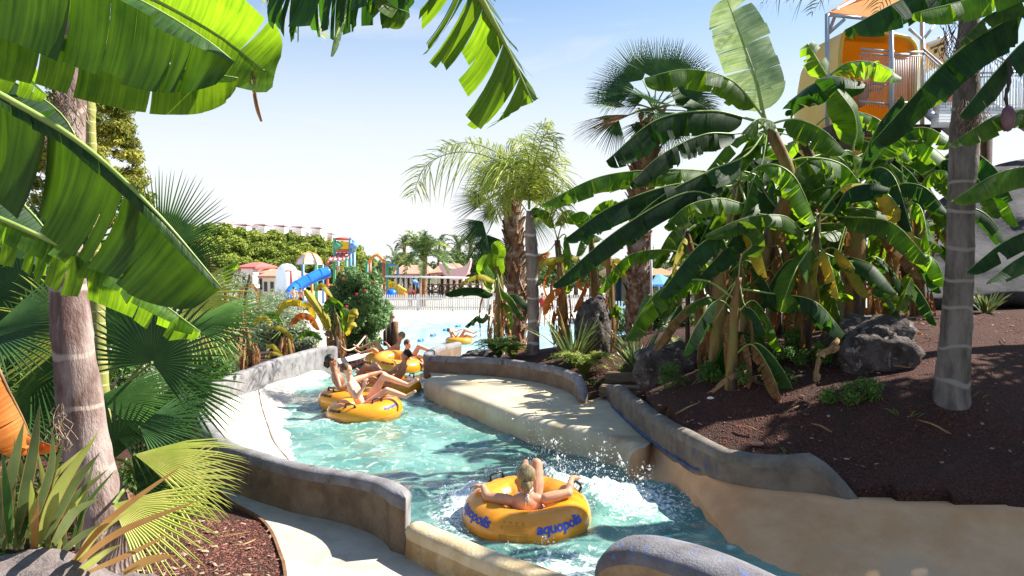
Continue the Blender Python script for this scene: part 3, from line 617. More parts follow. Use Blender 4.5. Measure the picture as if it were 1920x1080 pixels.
def feather_frond(parent, path, ll, n=60, mat='feather', seed=0, droop=.5, lw=.018, pet=.1, vang=35, rr=.012, name='frond', plumose=0.):
    r = np.random.default_rng(seed); c = catmull(path, n+1); T, Sd, N = frames(c); V = []; F = []
    for i in range(int(n*pet), n+1):
        t = i/n; L = ll*(math.sin(math.pi*min(1, .12+.86*t))**.6)
        for sg in (-1, 1):
            ph = math.radians(vang+r.normal(0, 14+40*plumose)); swp = .55+r.normal(0, .12)
            d = unit(Sd[i]*sg*math.cos(ph)+N[i]*math.sin(ph)*r.choice([1, 1, -1] if plumose else [1])+T[i]*swp); l = L*r.uniform(.8, 1.1); s = unit(np.cross(d, T[i]+.01)); b = len(V)
            s = unit(np.cross(d, np.cross(T[i], d))) ; hw = lw/2
            for q, wq in ((0, .5), (.35, 1), (.7, .8), (1, .05)):
                p = c[i]+d*l*q-UP*droop*l*q*q*(.7+.6*r.random()*0+.3); V += [p-s*hw*wq, p+s*hw*wq]
            for k in range(3): F.append((b+2*k, b+2*k+1, b+2*k+3, b+2*k+2))
    mb = MB(); mb.tube([c[i] for i in range(0, n+1, 3)], [rr*(1.3-1.1*i/n) for i in range(0, n+1, 3)], 5)
    MI = [0]*len(F); b = len(V); V += [np.array(v) for v in mb.V]; F += [tuple(i+b for i in f) for f in mb.F]; MI += [1]*len(mb.F)
    return mesh(name, V, F, [MT[mat], MT['petiole']], parent, smooth=False, midx=MI)
def ringmat(name, c1, c2, ring, spacing, bump=.4):
    m = M(name, c1, c2, 3, .85, bump, 25, stretch=(2, 2, .6)); t = m.node_tree; L = t.links; b = t.nodes['Principled BSDF']
    src = b.inputs['Base Color'].links[0].from_socket
    tcn = t.nodes.new('ShaderNodeTexCoord'); sx = t.nodes.new('ShaderNodeSeparateXYZ'); L.new(tcn.outputs['Object'], sx.inputs[0])
    nz = t.nodes.new('ShaderNodeTexNoise'); nz.inputs['Scale'].default_value = 1.6; L.new(tcn.outputs['Object'], nz.inputs['Vector'])
    a = t.nodes.new('ShaderNodeMath'); a.operation = 'MULTIPLY_ADD'; L.new(nz.outputs['Fac'], a.inputs[0]); a.inputs[1].default_value = spacing*1.1; L.new(sx.outputs[2], a.inputs[2])
    md = t.nodes.new('ShaderNodeMath'); md.operation = 'PINGPONG'; L.new(a.outputs[0], md.inputs[0]); md.inputs[1].default_value = spacing/2
    mr = t.nodes.new('ShaderNodeMapRange'); mr.inputs['From Min'].default_value = spacing*.07; mr.inputs['From Max'].default_value = spacing*.03; L.new(md.outputs[0], mr.inputs['Value'])
    x = t.nodes.new('ShaderNodeMix'); x.data_type = 'RGBA'; L.new(mr.outputs[0], x.inputs['Factor']); L.new(src, x.inputs['A']); x.inputs['B'].default_value = tuple(ring)+(1,); L.new(x.outputs['Result'], b.inputs['Base Color'])
    return m
def trunk(parent, pts, rad, mat, n=18, rows=60, rough=.02, seed=0, rings=0, name='trunk', ringamp=.04):
    c = catmull(pts, rows); r = np.interp(np.linspace(0, 1, rows), np.linspace(0, 1, len(rad)), rad); T, Sd, N = frames(c, np.array([.1, 1, .05])); V = []; F = []
    L = np.concatenate([[0], np.cumsum(np.linalg.norm(np.diff(c, axis=0), axis=1))])
    for i in range(rows):
        k = 1+(ringamp*(1 if (L[i]/rings) % 1 < .18 else 0) if rings else 0)
        for j in range(n):
            a = 2*math.pi*j/n; V.append(c[i]+(Sd[i]*math.cos(a)+N[i]*math.sin(a))*r[i]*k)
    V = np.array(V); ax = np.repeat(c, n, 0); V += (V-ax)*(fbm(V*4+seed, 3)*rough*10)[:, None]; V += (V-ax)*((np.exp(-np.repeat(L, n)/.09)*.1)[:, None] if rings else 0)
    F = [(i*n+j, i*n+(j+1) % n, (i+1)*n+(j+1) % n, (i+1)*n+j) for i in range(rows-1) for j in range(n)]+[tuple(range((rows-1)*n, rows*n))]
    return mesh(name, V, F, mat, parent)
def boots_trunk(parent, pts, rad, mats, n, seed=0, size=.22, tilt=.5, name='boot_stubs', z0=0., z1=1.):
    """old leaf bases crossing over a shaggy palm trunk: one mesh of overlapping curved plates"""
    r = np.random.default_rng(seed); c = catmull(pts, 80); V = []; F = []; MI = []
    for k in range(n):
        t = z0+(z1-z0)*(k+r.random())/n; i = min(int(t*79), 78); a = k*2.4+r.normal(0, .2); rd = np.interp(t, np.linspace(0, 1, len(rad)), rad); o_ = np.array([math.cos(a), math.sin(a), 0]); s = np.array([-math.sin(a), math.cos(a), 0])
        l = size*r.uniform(.6, 1.2); w = size*r.uniform(.22, .36); sk = r.normal(0, .35); b = len(V); p0 = c[i]+o_*rd*.92
        for q, ww in ((0, 1), (.4, .85), (.75, .55), (1, .35)):
            p = p0+UP*l*q+s*sk*l*q+o_*(.02+tilt*l*q*q*.7)
            V += [p-s*w*ww-o_*w*.3*ww, p+o_*w*.15, p+s*w*ww-o_*w*.3*ww]
        for e in range(3):
            f = b+e*3; F += [(f, f+1, f+4, f+3), (f+1, f+2, f+5, f+4)]; MI += [int(r.random() < .35)]*2
    return mesh(name, V, F, mats, parent, smooth=False, midx=MI)
def leafcloud(name, clumps, n, size, mat, parent=None, aspect=.5, seed=0, shell=.5, upb=.35, origin=None, squash=1., mats=None, mix=.0, local=False, bent=True):
    r = np.random.default_rng(seed); cl = np.array([[*c, rr] for c, rr in clumps], float); wgt = cl[:, 3]**2; wgt /= wgt.sum()
    k = r.choice(len(cl), n, p=wgt); d = r.normal(size=(n, 3)); d /= np.linalg.norm(d, axis=1)[:, None]; rad = cl[k, 3]*r.random(n)**shell
    pos = cl[k, :3]+d*rad[:, None]*np.array([1, 1, squash]); nrm = d*.7+r.normal(size=(n, 3))*.6+np.array([0, 0, upb]); nrm /= np.linalg.norm(nrm, axis=1)[:, None]
    a = r.normal(size=(n, 3)); a -= nrm*(a*nrm).sum(1)[:, None]; a /= np.linalg.norm(a, axis=1)[:, None]; b_ = np.cross(nrm, a); s = size*r.uniform(.55, 1.3, n)[:, None]
    V = np.stack([pos-a*s, pos+b_*s*aspect+nrm*s*.12, pos+a*s-nrm*s*.25, pos-b_*s*aspect+nrm*s*.12], 1).reshape(-1, 3)
    F = np.arange(4*n).reshape(n, 4)
    return mesh(name, V, F, mats or mat, parent, smooth=False, midx=(r.random(n) < mix).astype(int) if mats else None, origin=origin, local=local)
def blade_tuft(parent, base, n, L, w, mat, seed=0, spread=.8, droop=.5, edge=None, name='leaf', sp0=.06, one=True, updir=(0, 0, 1), segs=7, fold=.25):
    """sword-leaved clump (flax, yucca, grass)"""
    r = np.random.default_rng(seed); V = []; F = []; MI = []; objs = []
    for k in range(n):
        a = r.uniform(0, 6.283); tl = spread*r.uniform(.1, 1)**.7; d = unit(np.array([math.cos(a)*tl, math.sin(a)*tl, 1])+np.array(updir)*.0); o_ = np.array([math.cos(a), math.sin(a), 0]); s = unit(np.cross(d, o_)+r.normal(0, .3, 3)); l = L*r.uniform(.6, 1.08); b = len(V)
        p = np.array(base)+o_*sp0*r.random(); dr = droop*r.uniform(.2, 1.3)
        for i in range(segs+1):
            q = i/segs; pp = p+d*l*q+o_*dr*l*q*q*.6-UP*dr*l*q**2.6*.7; ww = w*(.55+.45*min(1, q/.3))*(1-max(0, (q-.45)/.55)**1.6)+.0008; nn = unit(np.cross(s, d))
            V += [pp-s*ww, pp+nn*ww*fold, pp+s*ww]
        for i in range(segs):
            e = b+i*3; F += [(e, e+1, e+4, e+3), (e+1, e+2, e+5, e+4)]; MI += [0, 1 if (edge and r.random() < .15) else 0]
    return mesh(name, V, F, [MT[mat]]+([MT[edge]] if edge else []), parent, smooth=False, midx=MI if edge else None)
def rock(name, c, dims, label, mat='rock', seed=0, amp=.3, cat='rock', res=28, rotz=0, sub=.35):
    V = []; F = []; n = res*2; h = res; cc = math.cos(rotz); ss = math.sin(rotz)
    th = np.linspace(0, math.pi, h+1); ph = np.arange(n)*2*math.pi/n; TH, PH = np.meshgrid(th, ph, indexing='ij')
    D = np.stack([np.sin(TH)*np.cos(PH), np.sin(TH)*np.sin(PH), np.cos(TH)], -1); nn = fbm(D*1.3+seed*3.1, 3)*amp*1.3+fbm(D*4+seed, 4)*amp*.55-np.abs(fbm(D*7+seed*2, 3))*amp*.35
    D = np.sign(D)*np.abs(D)**.8; D = D*(1+nn)[..., None]*np.array(dims)/2
    X_ = D[..., 0]*cc-D[..., 1]*ss; Y_ = D[..., 0]*ss+D[..., 1]*cc; V = np.stack([X_+c[0], Y_+c[1], D[..., 2]+c[2]+dims[2]*(.5-sub)], -1).reshape(-1, 3)
    F = [(i*n+j, (i+1)*n+j, (i+1)*n+(j+1) % n, i*n+(j+1) % n) for i in range(h) for j in range(n)]
    return tag(mesh(name, V, F, MT[mat], None, origin=(c[0], c[1], c[2])), label, cat)
def dry_leaves(parent, base, n, L, seed=0, mat='ban_dry', h=(.2, 1.6), w=.05, name='dead_leaf', rad=.12, one=True, lean=(0, 0)):
    """crumpled dead leaves hanging down a stem"""
    r = np.random.default_rng(seed)
    for k in range(n):
        a = r.uniform(0, 6.28); z = r.uniform(*h); o_ = np.array([math.cos(a), math.sin(a), 0]); f = (z-h[0])/max(h[1]-h[0], .01)
        b = np.array(base)+UP*z+o_*rad+np.array([lean[0], lean[1], 0])*z; l = L*r.uniform(.6, 1.2); out = r.uniform(.05, .3)*l
        p1 = b+o_*out*.6+UP*.04; p2 = b+o_*(out+rad*.3)-UP*l*.45; p3 = b+o_*out*r.uniform(.3, 1.3)-UP*min(l, z+.02)
        banana_leaf(parent, [b, p1, p2, p3], w*r.uniform(.4, 1.3), droop=(r.uniform(40, 80), r.uniform(40, 80)), pet=.1, mat=mat, rib='ribdry', tear=.9, seed=seed*31+k, name=name, rows=16, ribr=.006, gap=.4, curl=90)
# ================= LEFT FOREGROUND =================
def PP(lst): return [P(*q) for q in lst]
# big banana whose leaves hang in from the left
b1 = thing('banana_plant', 'large banana plant whose huge backlit leaves hang in from the left edge', 'banana plant', (-3.6, 2.0, G(-3.6, 2.0)))
trunk(b1, [(-3.6, 2.0, 1.2), (-3.55, 2.05, 2.6), (-3.35, 2.1, 4.2)], [.16, .13, .09], MT['stem'], name='stem')
crown = P(-900, -100, 2.2)
bl = [
 # path pixels with depth, half width, droops, material
 ([(-420, -330, 2.4), (-150, -160, 2.5), (60, -90, 2.5), (260, 0, 2.5), (380, 70, 2.5), (440, 116, 2.55)], .285, (64, 18), 'ban_near', .16, 1., .4),
 ([(-320, -330, 3.0), (0, -120, 3.1), (230, -30, 3.1), (400, 60, 3.1), (490, 128, 3.15), (515, 142, 3.2)], .27, (70, -62), 'ban', .25, .75, 1.),
 ([(-300, -60, 2.9), (-60, 20, 2.95), (160, 80, 3.0), (340, 128, 3.0), (446, 146, 3.0)], .21, (84, 50), 'ban', .12, 1., .3),
 ([(-420, 20, 2.1), (-160, 95, 2.2), (0, 178, 2.2), (150, 268, 2.2), (290, 395, 2.2), (416, 540, 2.25)], .295, (60, 50), 'ban_near', .16, 1., .12),
 ([(-300, 300, 2.6), (-40, 395, 2.65), (100, 455, 2.65), (240, 525, 2.65), (376, 622, 2.65)], .15, (66, 30), 'ban', .8, 1., .5),
 ([(-300, 180, 3.2), (-60, 300, 3.2), (60, 400, 3.2), (130, 500, 3.2)], .2, (55, 30), 'ban_dark', .3, 1., 1.),
 ([(-260, 30, 3.3), (-80, 80, 3.3), (30, 130, 3.3), (88, 178, 3.3)], .12, (50, -30), 'ban', .4, 1., 1.),
 ([(-300, -20, 3.4), (-60, 110, 3.4), (100, 200, 3.4), (160, 290, 3.4)], .13, (60, 20), 'ban_dark', .5, 1., 1.),
]
for i, (pp, hw, dr, mt, te, wl, wr) in enumerate(bl):
    pts = PP(pp); banana_leaf(b1, pts, hw, dr, pet=.02, mat=mt, tear=te, seed=40+i, wl=wl, wr=wr, rows=90 if i in (0, 3) else 60, ribr=.012, sweep=.2, gap=.1)
# petioles joining the leaves to the crown of the plant
mbp = MB(); cr0 = Vector((-3.35, 2.1, 4.2))
for pp, *_ in bl:
    q = P(*pp[0]); mbp.tube(catmull([cr0, (cr0+q)/2+Vector((0, 0, .25)), q], 8), .02, 6)
mbp.build('leaf_stalks', MT['rib'], b1)
# dangling dry tip
banana_leaf(b1, PP([(474, 134, 3.15), (478, 170, 3.15), (484, 200, 3.15), (492, 228, 3.15)]), .014, (60, 60), mat='ban_dry', rib='ribdry', rows=12, seed=3, name='dead_leaf_tip', pet=0)

# banana plant overhead, rooted behind the viewpoint
b2 = thing('banana_plant', 'tall banana plant rooted behind the viewpoint whose torn leaves droop in from the top edge', 'banana plant', (-.5, -.6, 1.0))
trunk(b2, [(-.5, -.6, 1.0), (-.45, -.4, 3.0), (-.3, 0.2, 4.9)], [.15, .12, .08], MT['stem'], name='stem')
banana_leaf(b2, PP([(838, -120, 2.5), (890, -25, 2.6), (946, 80, 2.7), (999, 192, 2.8)]), .26, (35, 12), pet=.02, mat='ban', tear=.6, seed=71, up=(.1, -1, .15), rows=90, wl=.2, wr=1., sweep=.75, gap=.16, ragged=.08, curl=20)
banana_leaf(b2, PP([(800, -75, 2.9), (700, -48, 2.9), (600, -30, 2.9), (500, -8, 2.95)]), .2, (84, 70), pet=.02, mat='ban_dark', tear=.8, seed=73, rows=80, gap=.2, ragged=.12, sweep=.4)
mb = MB()
for q in (P(838, -120, 2.5), P(800, -75, 2.9)): mb.tube(catmull([(-.3, .2, 4.9), ((-.3+q.x)/2, (.2+q.y)/2, 5.3), q], 10), .02, 6)
mb.build('leaf_stalks', MT['rib'], b2)
banana_leaf(b2, PP([(648, -10, 2.9), (640, 30, 2.9), (628, 70, 2.9), (620, 106, 2.9)]), .022, (50, 50), mat='ban_pale', rows=14, seed=74, tear=.6, pet=0, name='torn_strip')
banana_leaf(b2, PP([(700, -60, 2.9), (715, -20, 2.9), (735, 10, 2.9), (768, 24, 2.9)]), .09, (60, 60), mat='ban', rows=30, seed=75, tear=.9, pet=0)

# ringed palm, left
pL = thing('palm_tree', 'thick pale ringed palm trunk standing in front of the fan palms at the left', 'palm tree', tuple(P(203, 1035, 5.6)), 'ringed palm trunks')
pts = PP([(208, 1075, 5.6), (190, 960, 5.6), (165, 850, 5.6), (148, 740, 5.6), (138, 660, 5.6), (130, 560, 5.65), (122, 470, 5.7), (126, 330, 5.75), (134, 200, 5.8), (140, 40, 5.9), (146, -120, 6)])
m_ring = ringmat('ringed_trunk', (.36, .28, .25), (.13, .075, .06), (.38, .3, .25), .42, .9)
trunk(pL, pts, [.2, .17, .155, .142, .128, .118, .108, .1, .09, .08, .07], m_ring, n=28, rows=110, seed=2, rough=.012, rings=.42, ringamp=.035)
# fibrous skirt near the crown and a thin green ringed stem beside it
mb = MB(); r = random.Random(4)
for k in range(90):
    a = P(118+r.uniform(-24, 24), 170+r.uniform(-10, 120), 5.62); q = [a]
    for j in range(4): a = a+Vector((r.uniform(-.05, .05), r.uniform(-.03, .02), -.05)); q.append(a)
    mb.tube(q, .0035, 3, cap=False)
mb.build('fibre', MT['fibre'], pL); mb = MB()
for k in range(26):
    a = P(108+r.uniform(-8, 12), 765+r.uniform(-10, 40), 5.38); q = [a]
    for j in range(4): a = a+Vector((r.uniform(-.04, .05), r.uniform(-.03, .02), -.04)); q.append(a)
    mb.tube(q, .003, 3, cap=False)
mb.build('fibre', MT['fibre'], pL)
for i, (dx, dz, l) in enumerate([(-1.2, .5, 1), (1.1, .8, 1), (.4, 1.3, 1), (-.5, 1.2, 1), (1.6, .2, 1), (-1.7, 0, 1), (.2, .9, -1), (-.9, .7, -1)]):
    c0 = P(146, -120, 6); e = c0+Vector((dx, l*.8, dz*.5-.6)); feather_frond(pL, [c0, (c0+e)/2+Vector((0, 0, .6)), e], .5, 46, seed=i, mat='feather')
m_gr = ringmat('green_ringed_stem', (.2, .22, .05), (.28, .26, .08), (.5, .46, .2), .1)
pS = thing('palm_tree', 'thin green ringed palm stem right behind the thick left trunk', 'palm tree', tuple(P(186, 640, 6.6)))
trunk(pS, PP([(200, 900, 6.4), (186, 640, 6.6), (176, 420, 6.7), (170, 250, 6.8), (165, 120, 6.9), (160, -60, 7)]), [.06, .055, .05, .045, .04, .03], m_gr, n=12, rows=70, rings=.1, ringamp=.12)
for i, (dx, dy, dz) in enumerate([(-1, .3, .3), (1, .2, .3), (.3, -.9, .4), (-.4, 1, .4)]):
    c0 = P(160, -60, 7); e = c0+Vector((dx, dy, dz*.2-.2)); feather_frond(pS, [c0, (c0+e)/2+Vector((0, 0, .4)), e], .35, 34, seed=20+i, mat='date')

# fan palms on the left; every frond by its hub, its direction and radius
def fanpalm(label, root, stem, fr, group='fan palms behind the left trunk', mat='fan', seed0=0):
    t = thing('fan_palm', label, 'fan palm', tuple(root), group)
    boots_trunk(t, [root, root+Vector(stem)], [.14, .1], [MT['boots'], MT['bootsbr']], 26, seed0, .16)
    trunk(t, [root-Vector((0, 0, .1)), root+Vector(stem)*.6, root+Vector(stem)], [.11, .1, .07], MT['bootsbr'], n=10, rows=12)
    tp_ = root+Vector(stem)
    for i, (hx, hy, hd, tx, ty, R, n, span, dr, mt, upv) in enumerate(fr):
        hub = P(hx, hy, hd); tipd = P(tx, ty, hd+.02)-hub
        upn = unit(np.array(upv, float)); st = [tp_, (tp_+hub)/2+Vector((0, 0, .12)), hub]
        fan_frond(t, st, hub, tipd, R, n, span, upn, mt, dr, seed0*10+i)
    return t
rt = H(150, 800, 1.2); rt = Vector((-4.1, 7.4, 1.1))
fanpalm('dark green fan palm spreading a broad round frond just right of the pale trunk', rt, (.1, 0, .55), [
 (285, 680, 6.2, 330, 560, .72, 42, 120, .12, 'fan_d', (0, -1, .35)),
 (345, 610, 6.9, 520, 585, .95, 34, 45, .22, 'fan', (0, -.5, 1)),
 (180, 745, 6.3, 420, 742, 1.0, 34, 40, .2, 'fan', (0, -.7, 1)),
 (200, 800, 6.2, 380, 770, .85, 30, 50, .35, 'fan', (0, -.5, 1)),
 (240, 640, 6.8, 200, 520, .7, 30, 80, .15, 'fan', (0, -1, .3)),
 (330, 720, 6.6, 400, 800, .6, 30, 90, .3, 'fan', (0, -1, .3)),
 (150, 620, 7.0, 60, 560, .8, 34, 80, .2, 'feather', (0, -1, .3)),
], seed0=1)
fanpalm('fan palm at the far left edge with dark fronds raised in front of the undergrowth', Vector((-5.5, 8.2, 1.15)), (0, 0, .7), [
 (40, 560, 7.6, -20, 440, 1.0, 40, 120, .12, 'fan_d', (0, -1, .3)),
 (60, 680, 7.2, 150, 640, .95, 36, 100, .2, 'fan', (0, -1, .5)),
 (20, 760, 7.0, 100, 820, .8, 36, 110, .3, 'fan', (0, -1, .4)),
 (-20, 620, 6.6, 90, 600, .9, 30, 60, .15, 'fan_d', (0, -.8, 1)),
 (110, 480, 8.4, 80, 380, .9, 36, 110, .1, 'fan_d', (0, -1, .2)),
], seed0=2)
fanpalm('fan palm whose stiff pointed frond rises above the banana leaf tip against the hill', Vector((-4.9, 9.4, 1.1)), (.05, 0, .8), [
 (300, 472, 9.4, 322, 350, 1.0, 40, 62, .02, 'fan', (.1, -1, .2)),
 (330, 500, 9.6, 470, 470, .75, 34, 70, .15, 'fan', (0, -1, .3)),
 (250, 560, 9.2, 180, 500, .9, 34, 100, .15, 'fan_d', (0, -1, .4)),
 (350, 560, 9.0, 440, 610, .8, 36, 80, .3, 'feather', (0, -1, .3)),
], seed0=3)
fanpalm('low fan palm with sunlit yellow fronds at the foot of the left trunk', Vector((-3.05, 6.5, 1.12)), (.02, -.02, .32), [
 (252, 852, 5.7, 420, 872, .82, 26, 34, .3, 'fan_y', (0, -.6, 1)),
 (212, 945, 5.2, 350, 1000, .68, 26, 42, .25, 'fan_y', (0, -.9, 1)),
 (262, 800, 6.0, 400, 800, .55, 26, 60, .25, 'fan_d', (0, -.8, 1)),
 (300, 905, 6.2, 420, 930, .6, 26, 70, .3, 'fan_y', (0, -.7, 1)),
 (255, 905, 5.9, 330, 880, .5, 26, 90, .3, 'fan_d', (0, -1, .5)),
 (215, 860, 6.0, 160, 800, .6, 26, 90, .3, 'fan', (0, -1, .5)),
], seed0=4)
# undergrowth behind, low left
for k, (px, py, d, hh, lab) in enumerate([(40, 700, 10, 1.3, 'dense dark shrub filling the gap left of the trunk'), (230, 690, 11, 1.0, 'dense green shrub behind the broad round fan frond'), (330, 660, 12.5, .9, 'leafy shrub between the fan palms and the beach wall'), (10, 560, 11, 1.6, 'tall dark shrub at the left edge behind the fan palms'), (60, 900, 5.9, .45, 'low dark shrub between the sword leaves and the trunk'), (300, 860, 6.9, .4, 'small shaded shrub behind the yellow fan fronds')]):
    c = P(px, py, d); g = G(c.x, c.y); t = thing('shrub', lab, 'shrub', (c.x, c.y, g), 'shrubs on the left bank'); r = random.Random(k)
    cl = [((c.x+r.uniform(-.8, .8)*hh, c.y+r.uniform(-.4, .4)*hh, g+r.uniform(.15, 1)*hh), hh*r.uniform(.25, .45)) for _ in range(14)]
    leafcloud('foliage', cl, int(3200 if hh > .6 else 2600), .055 if hh > .6 else .03, MT['shrub' if k != 1 else 'olive'], t, seed=k)
    mb = MB(); [mb.tube([(c.x, c.y, g-.05), q[0]], [.02, .008], 5) for q in cl[:6]]; mb.build('stem', MT['bark'], t)
# sword-leaved flax, bottom left: hand-placed leaves
fx = thing('flax_plant', 'sword leaved flax with orange edged leaves behind the rocks at the bottom left', 'flax plant', tuple(P(90, 1010, 3.1)))
def sword(parent, pp, w, mat='flax', twist=.2, name='leaf'):
    c = catmull(pp, 16); T, Sd, N = frames(c, np.array([.2, -1, .2])); V = []; F = []; MI = []
    for i in range(16):
        q = i/15; ww = w*(.6+.4*min(1, q/.35))*(1-max(0, (q-.5)/.5)**1.7)+.0006; s = Sd[i]; n_ = N[i]
        V += [c[i]-s*ww, c[i]-s*ww*.9, c[i]-n_*ww*.3, c[i]+s*ww*.9, c[i]+s*ww]
    for i in range(15):
        for k in range(4): F.append((i*5+k, i*5+k+1, i*5+k+6, i*5+k+5)); MI.append(1 if k in (0, 3) else 0)
    return mesh(name, V, F, [MT[mat], MT['flaxe']], parent, midx=MI)
for i, (pp, w, mt) in enumerate([
 ([(10, 1000, 3.1), (20, 900, 3.1), (45, 790, 3.05)], .03, 'flax'), ([(30, 1000, 3.1), (60, 860, 3.0), (75, 755, 3.0)], .03, 'flax'),
 ([(50, 1010, 3.1), (95, 880, 3.0), (98, 800, 2.95)], .022, 'flax'), ([(70, 1020, 3.1), (110, 920, 2.95), (180, 818, 2.9)], .032, 'fan_y'),
 ([(80, 1020, 3.1), (130, 920, 3.0), (188, 848, 3.0)], .03, 'flax'), ([(100, 1020, 3.1), (140, 960, 2.9), (188, 934, 2.85)], .026, 'flax'),
 ([(130, 1060, 3.0), (210, 970, 2.85), (345, 870, 2.75)], .014, 'flaxe'), ([(130, 1070, 3.0), (220, 1000, 2.8), (380, 935, 2.7)], .016, 'flaxe'),
 ([(140, 1060, 3.0), (180, 1000, 2.9), (240, 960, 2.85)], .022, 'fan_y'), ([(150, 1070, 2.9), (190, 1040, 2.8), (228, 1020, 2.8)], .02, 'fan_y'),
 ([(0, 1010, 3.1), (-10, 900, 3.1), (-20, 780, 3.1)], .03, 'flax'), ([(20, 1020, 3.1), (15, 950, 3.0), (5, 850, 3.0)], .026, 'fan'),
 ([(60, 1020, 3.1), (62, 960, 3.05), (58, 900, 3.0)], .022, 'fan_y'), ([(40, 1020, 3.2), (50, 930, 3.15), (30, 840, 3.1)], .028, 'flax'),
 ([(90, 1020, 3.1), (85, 930, 3.1), (120, 830, 3.1)], .024, 'flax'), ([(64, 1030, 3.05), (66, 980, 3.0), (72, 930, 3.0)], .02, 'flaxe'),
 ([(230, 1075, 2.6), (280, 1050, 2.55), (330, 1042, 2.5)], .018, 'flaxe'), ([(110, 1040, 3.1), (160, 1000, 3.0), (215, 975, 3.0)], .016, 'flax'),
 ([(160, 1075, 2.9), (240, 1040, 2.7), (320, 1000, 2.6)], .012, 'flaxe'), ([(35, 1020, 3.2), (80, 960, 3.2), (150, 880, 3.15)], .024, 'flax')]):
    sword(fx, PP(pp), w*.72, mt)
for k in range(26):
    r = random.Random(k+300); x0 = r.uniform(0, 150); a = r.uniform(-.5, .75); L = r.uniform(90, 230); sword(fx, PP([(x0, 1030, 3.2), (x0+a*L*.4, 1030-L*.55, 3.15), (x0+a*L*1.1, 1030-L, 3.1)]), r.uniform(.008, .017), r.choice(['flax', 'flax', 'fan', 'fan_y']))
# orange dried banana leaf at the left edge
dl = thing('dead_banana_leaf', 'crumpled orange dead banana leaf hanging at the left edge above the sword leaves', 'dead leaf', tuple(P(20, 740, 3.6)))
banana_leaf(dl, PP([(-70, 600, 3.6), (-20, 660, 3.55), (15, 730, 3.5), (50, 800, 3.5), (62, 850, 3.5)]), .19, (60, 10), mat='ban_or', rib='ribdry', tear=.35, seed=5, pet=0, curl=50)
banana_leaf(dl, PP([(-40, 740, 3.6), (20, 790, 3.5), (70, 825, 3.5), (108, 838, 3.5)]), .07, (70, 50), mat='ban_or', rib='ribdry', tear=.8, seed=6, pet=0, curl=90)
rock('rock', P(50, 1120, 2.9)-Vector((0, 0, .1)), (.8, .5, .36), 'purplish grey boulder in the bottom left corner under the sword leaves', 'rockl', 3, .22)
rock('rock', P(225, 1120, 3.2)-Vector((0, 0, .1)), (.45, .35, .26), 'small pale rock at the bottom edge beside the pale palm trunk', 'rockl', 5, .22)
# a few dry straws on the mulch
for k, (pp) in enumerate([[(430, 1018, 5.7), (455, 1020, 5.6), (485, 1008, 5.6)], [(390, 1000, 5.9), (430, 1002, 5.8), (470, 996, 5.8)]]):
    q = [H(x, y, 1.16) for x, y, _ in pp]; tag(banana_leaf(None, q, .012, (10, 10), mat='ban_dry', rib='ribdry', rows=10, seed=k, pet=0, name='dead_leaf_scrap'), ['pale curled leaf scrap lying on the red mulch nearest the edging', 'thin straw lying on the red mulch near the yellow fan fronds'][k], 'leaf scrap')
# conifer behind on the left
cf = thing('conifer', 'tall golden green conifer rising behind the left banana leaves', 'conifer', (-15.2, 27, 0))
cx, cy = P(165, 300, 27).x, 27; cf.location = (cx, cy, 0); ORG[cf] = Vector((cx, cy, 0)); r = random.Random(8); cl = []
for k in range(420):
    z = r.uniform(1, 12.6); R0 = 2.35*(1-z/13.0)**.8+.15; a = r.uniform(0, 6.28); q = R0*r.uniform(.75, 1.05); cl.append(((cx+math.cos(a)*q, cy+math.sin(a)*q, z+.25*q), .3+.12*r.random()))
leafcloud('foliage', cl, 60000, .09, MT['cypress'], cf, seed=5, aspect=.4, squash=.6, upb=.6)
trunk(cf, [(cx, cy, -.1), (cx, cy, 6), (cx, cy, 11.5)], [.25, .15, .05], MT['bark'], n=10, rows=12)
# ================= RIGHT BANK =================
GB = 'banana plants in the grove on the right bank'
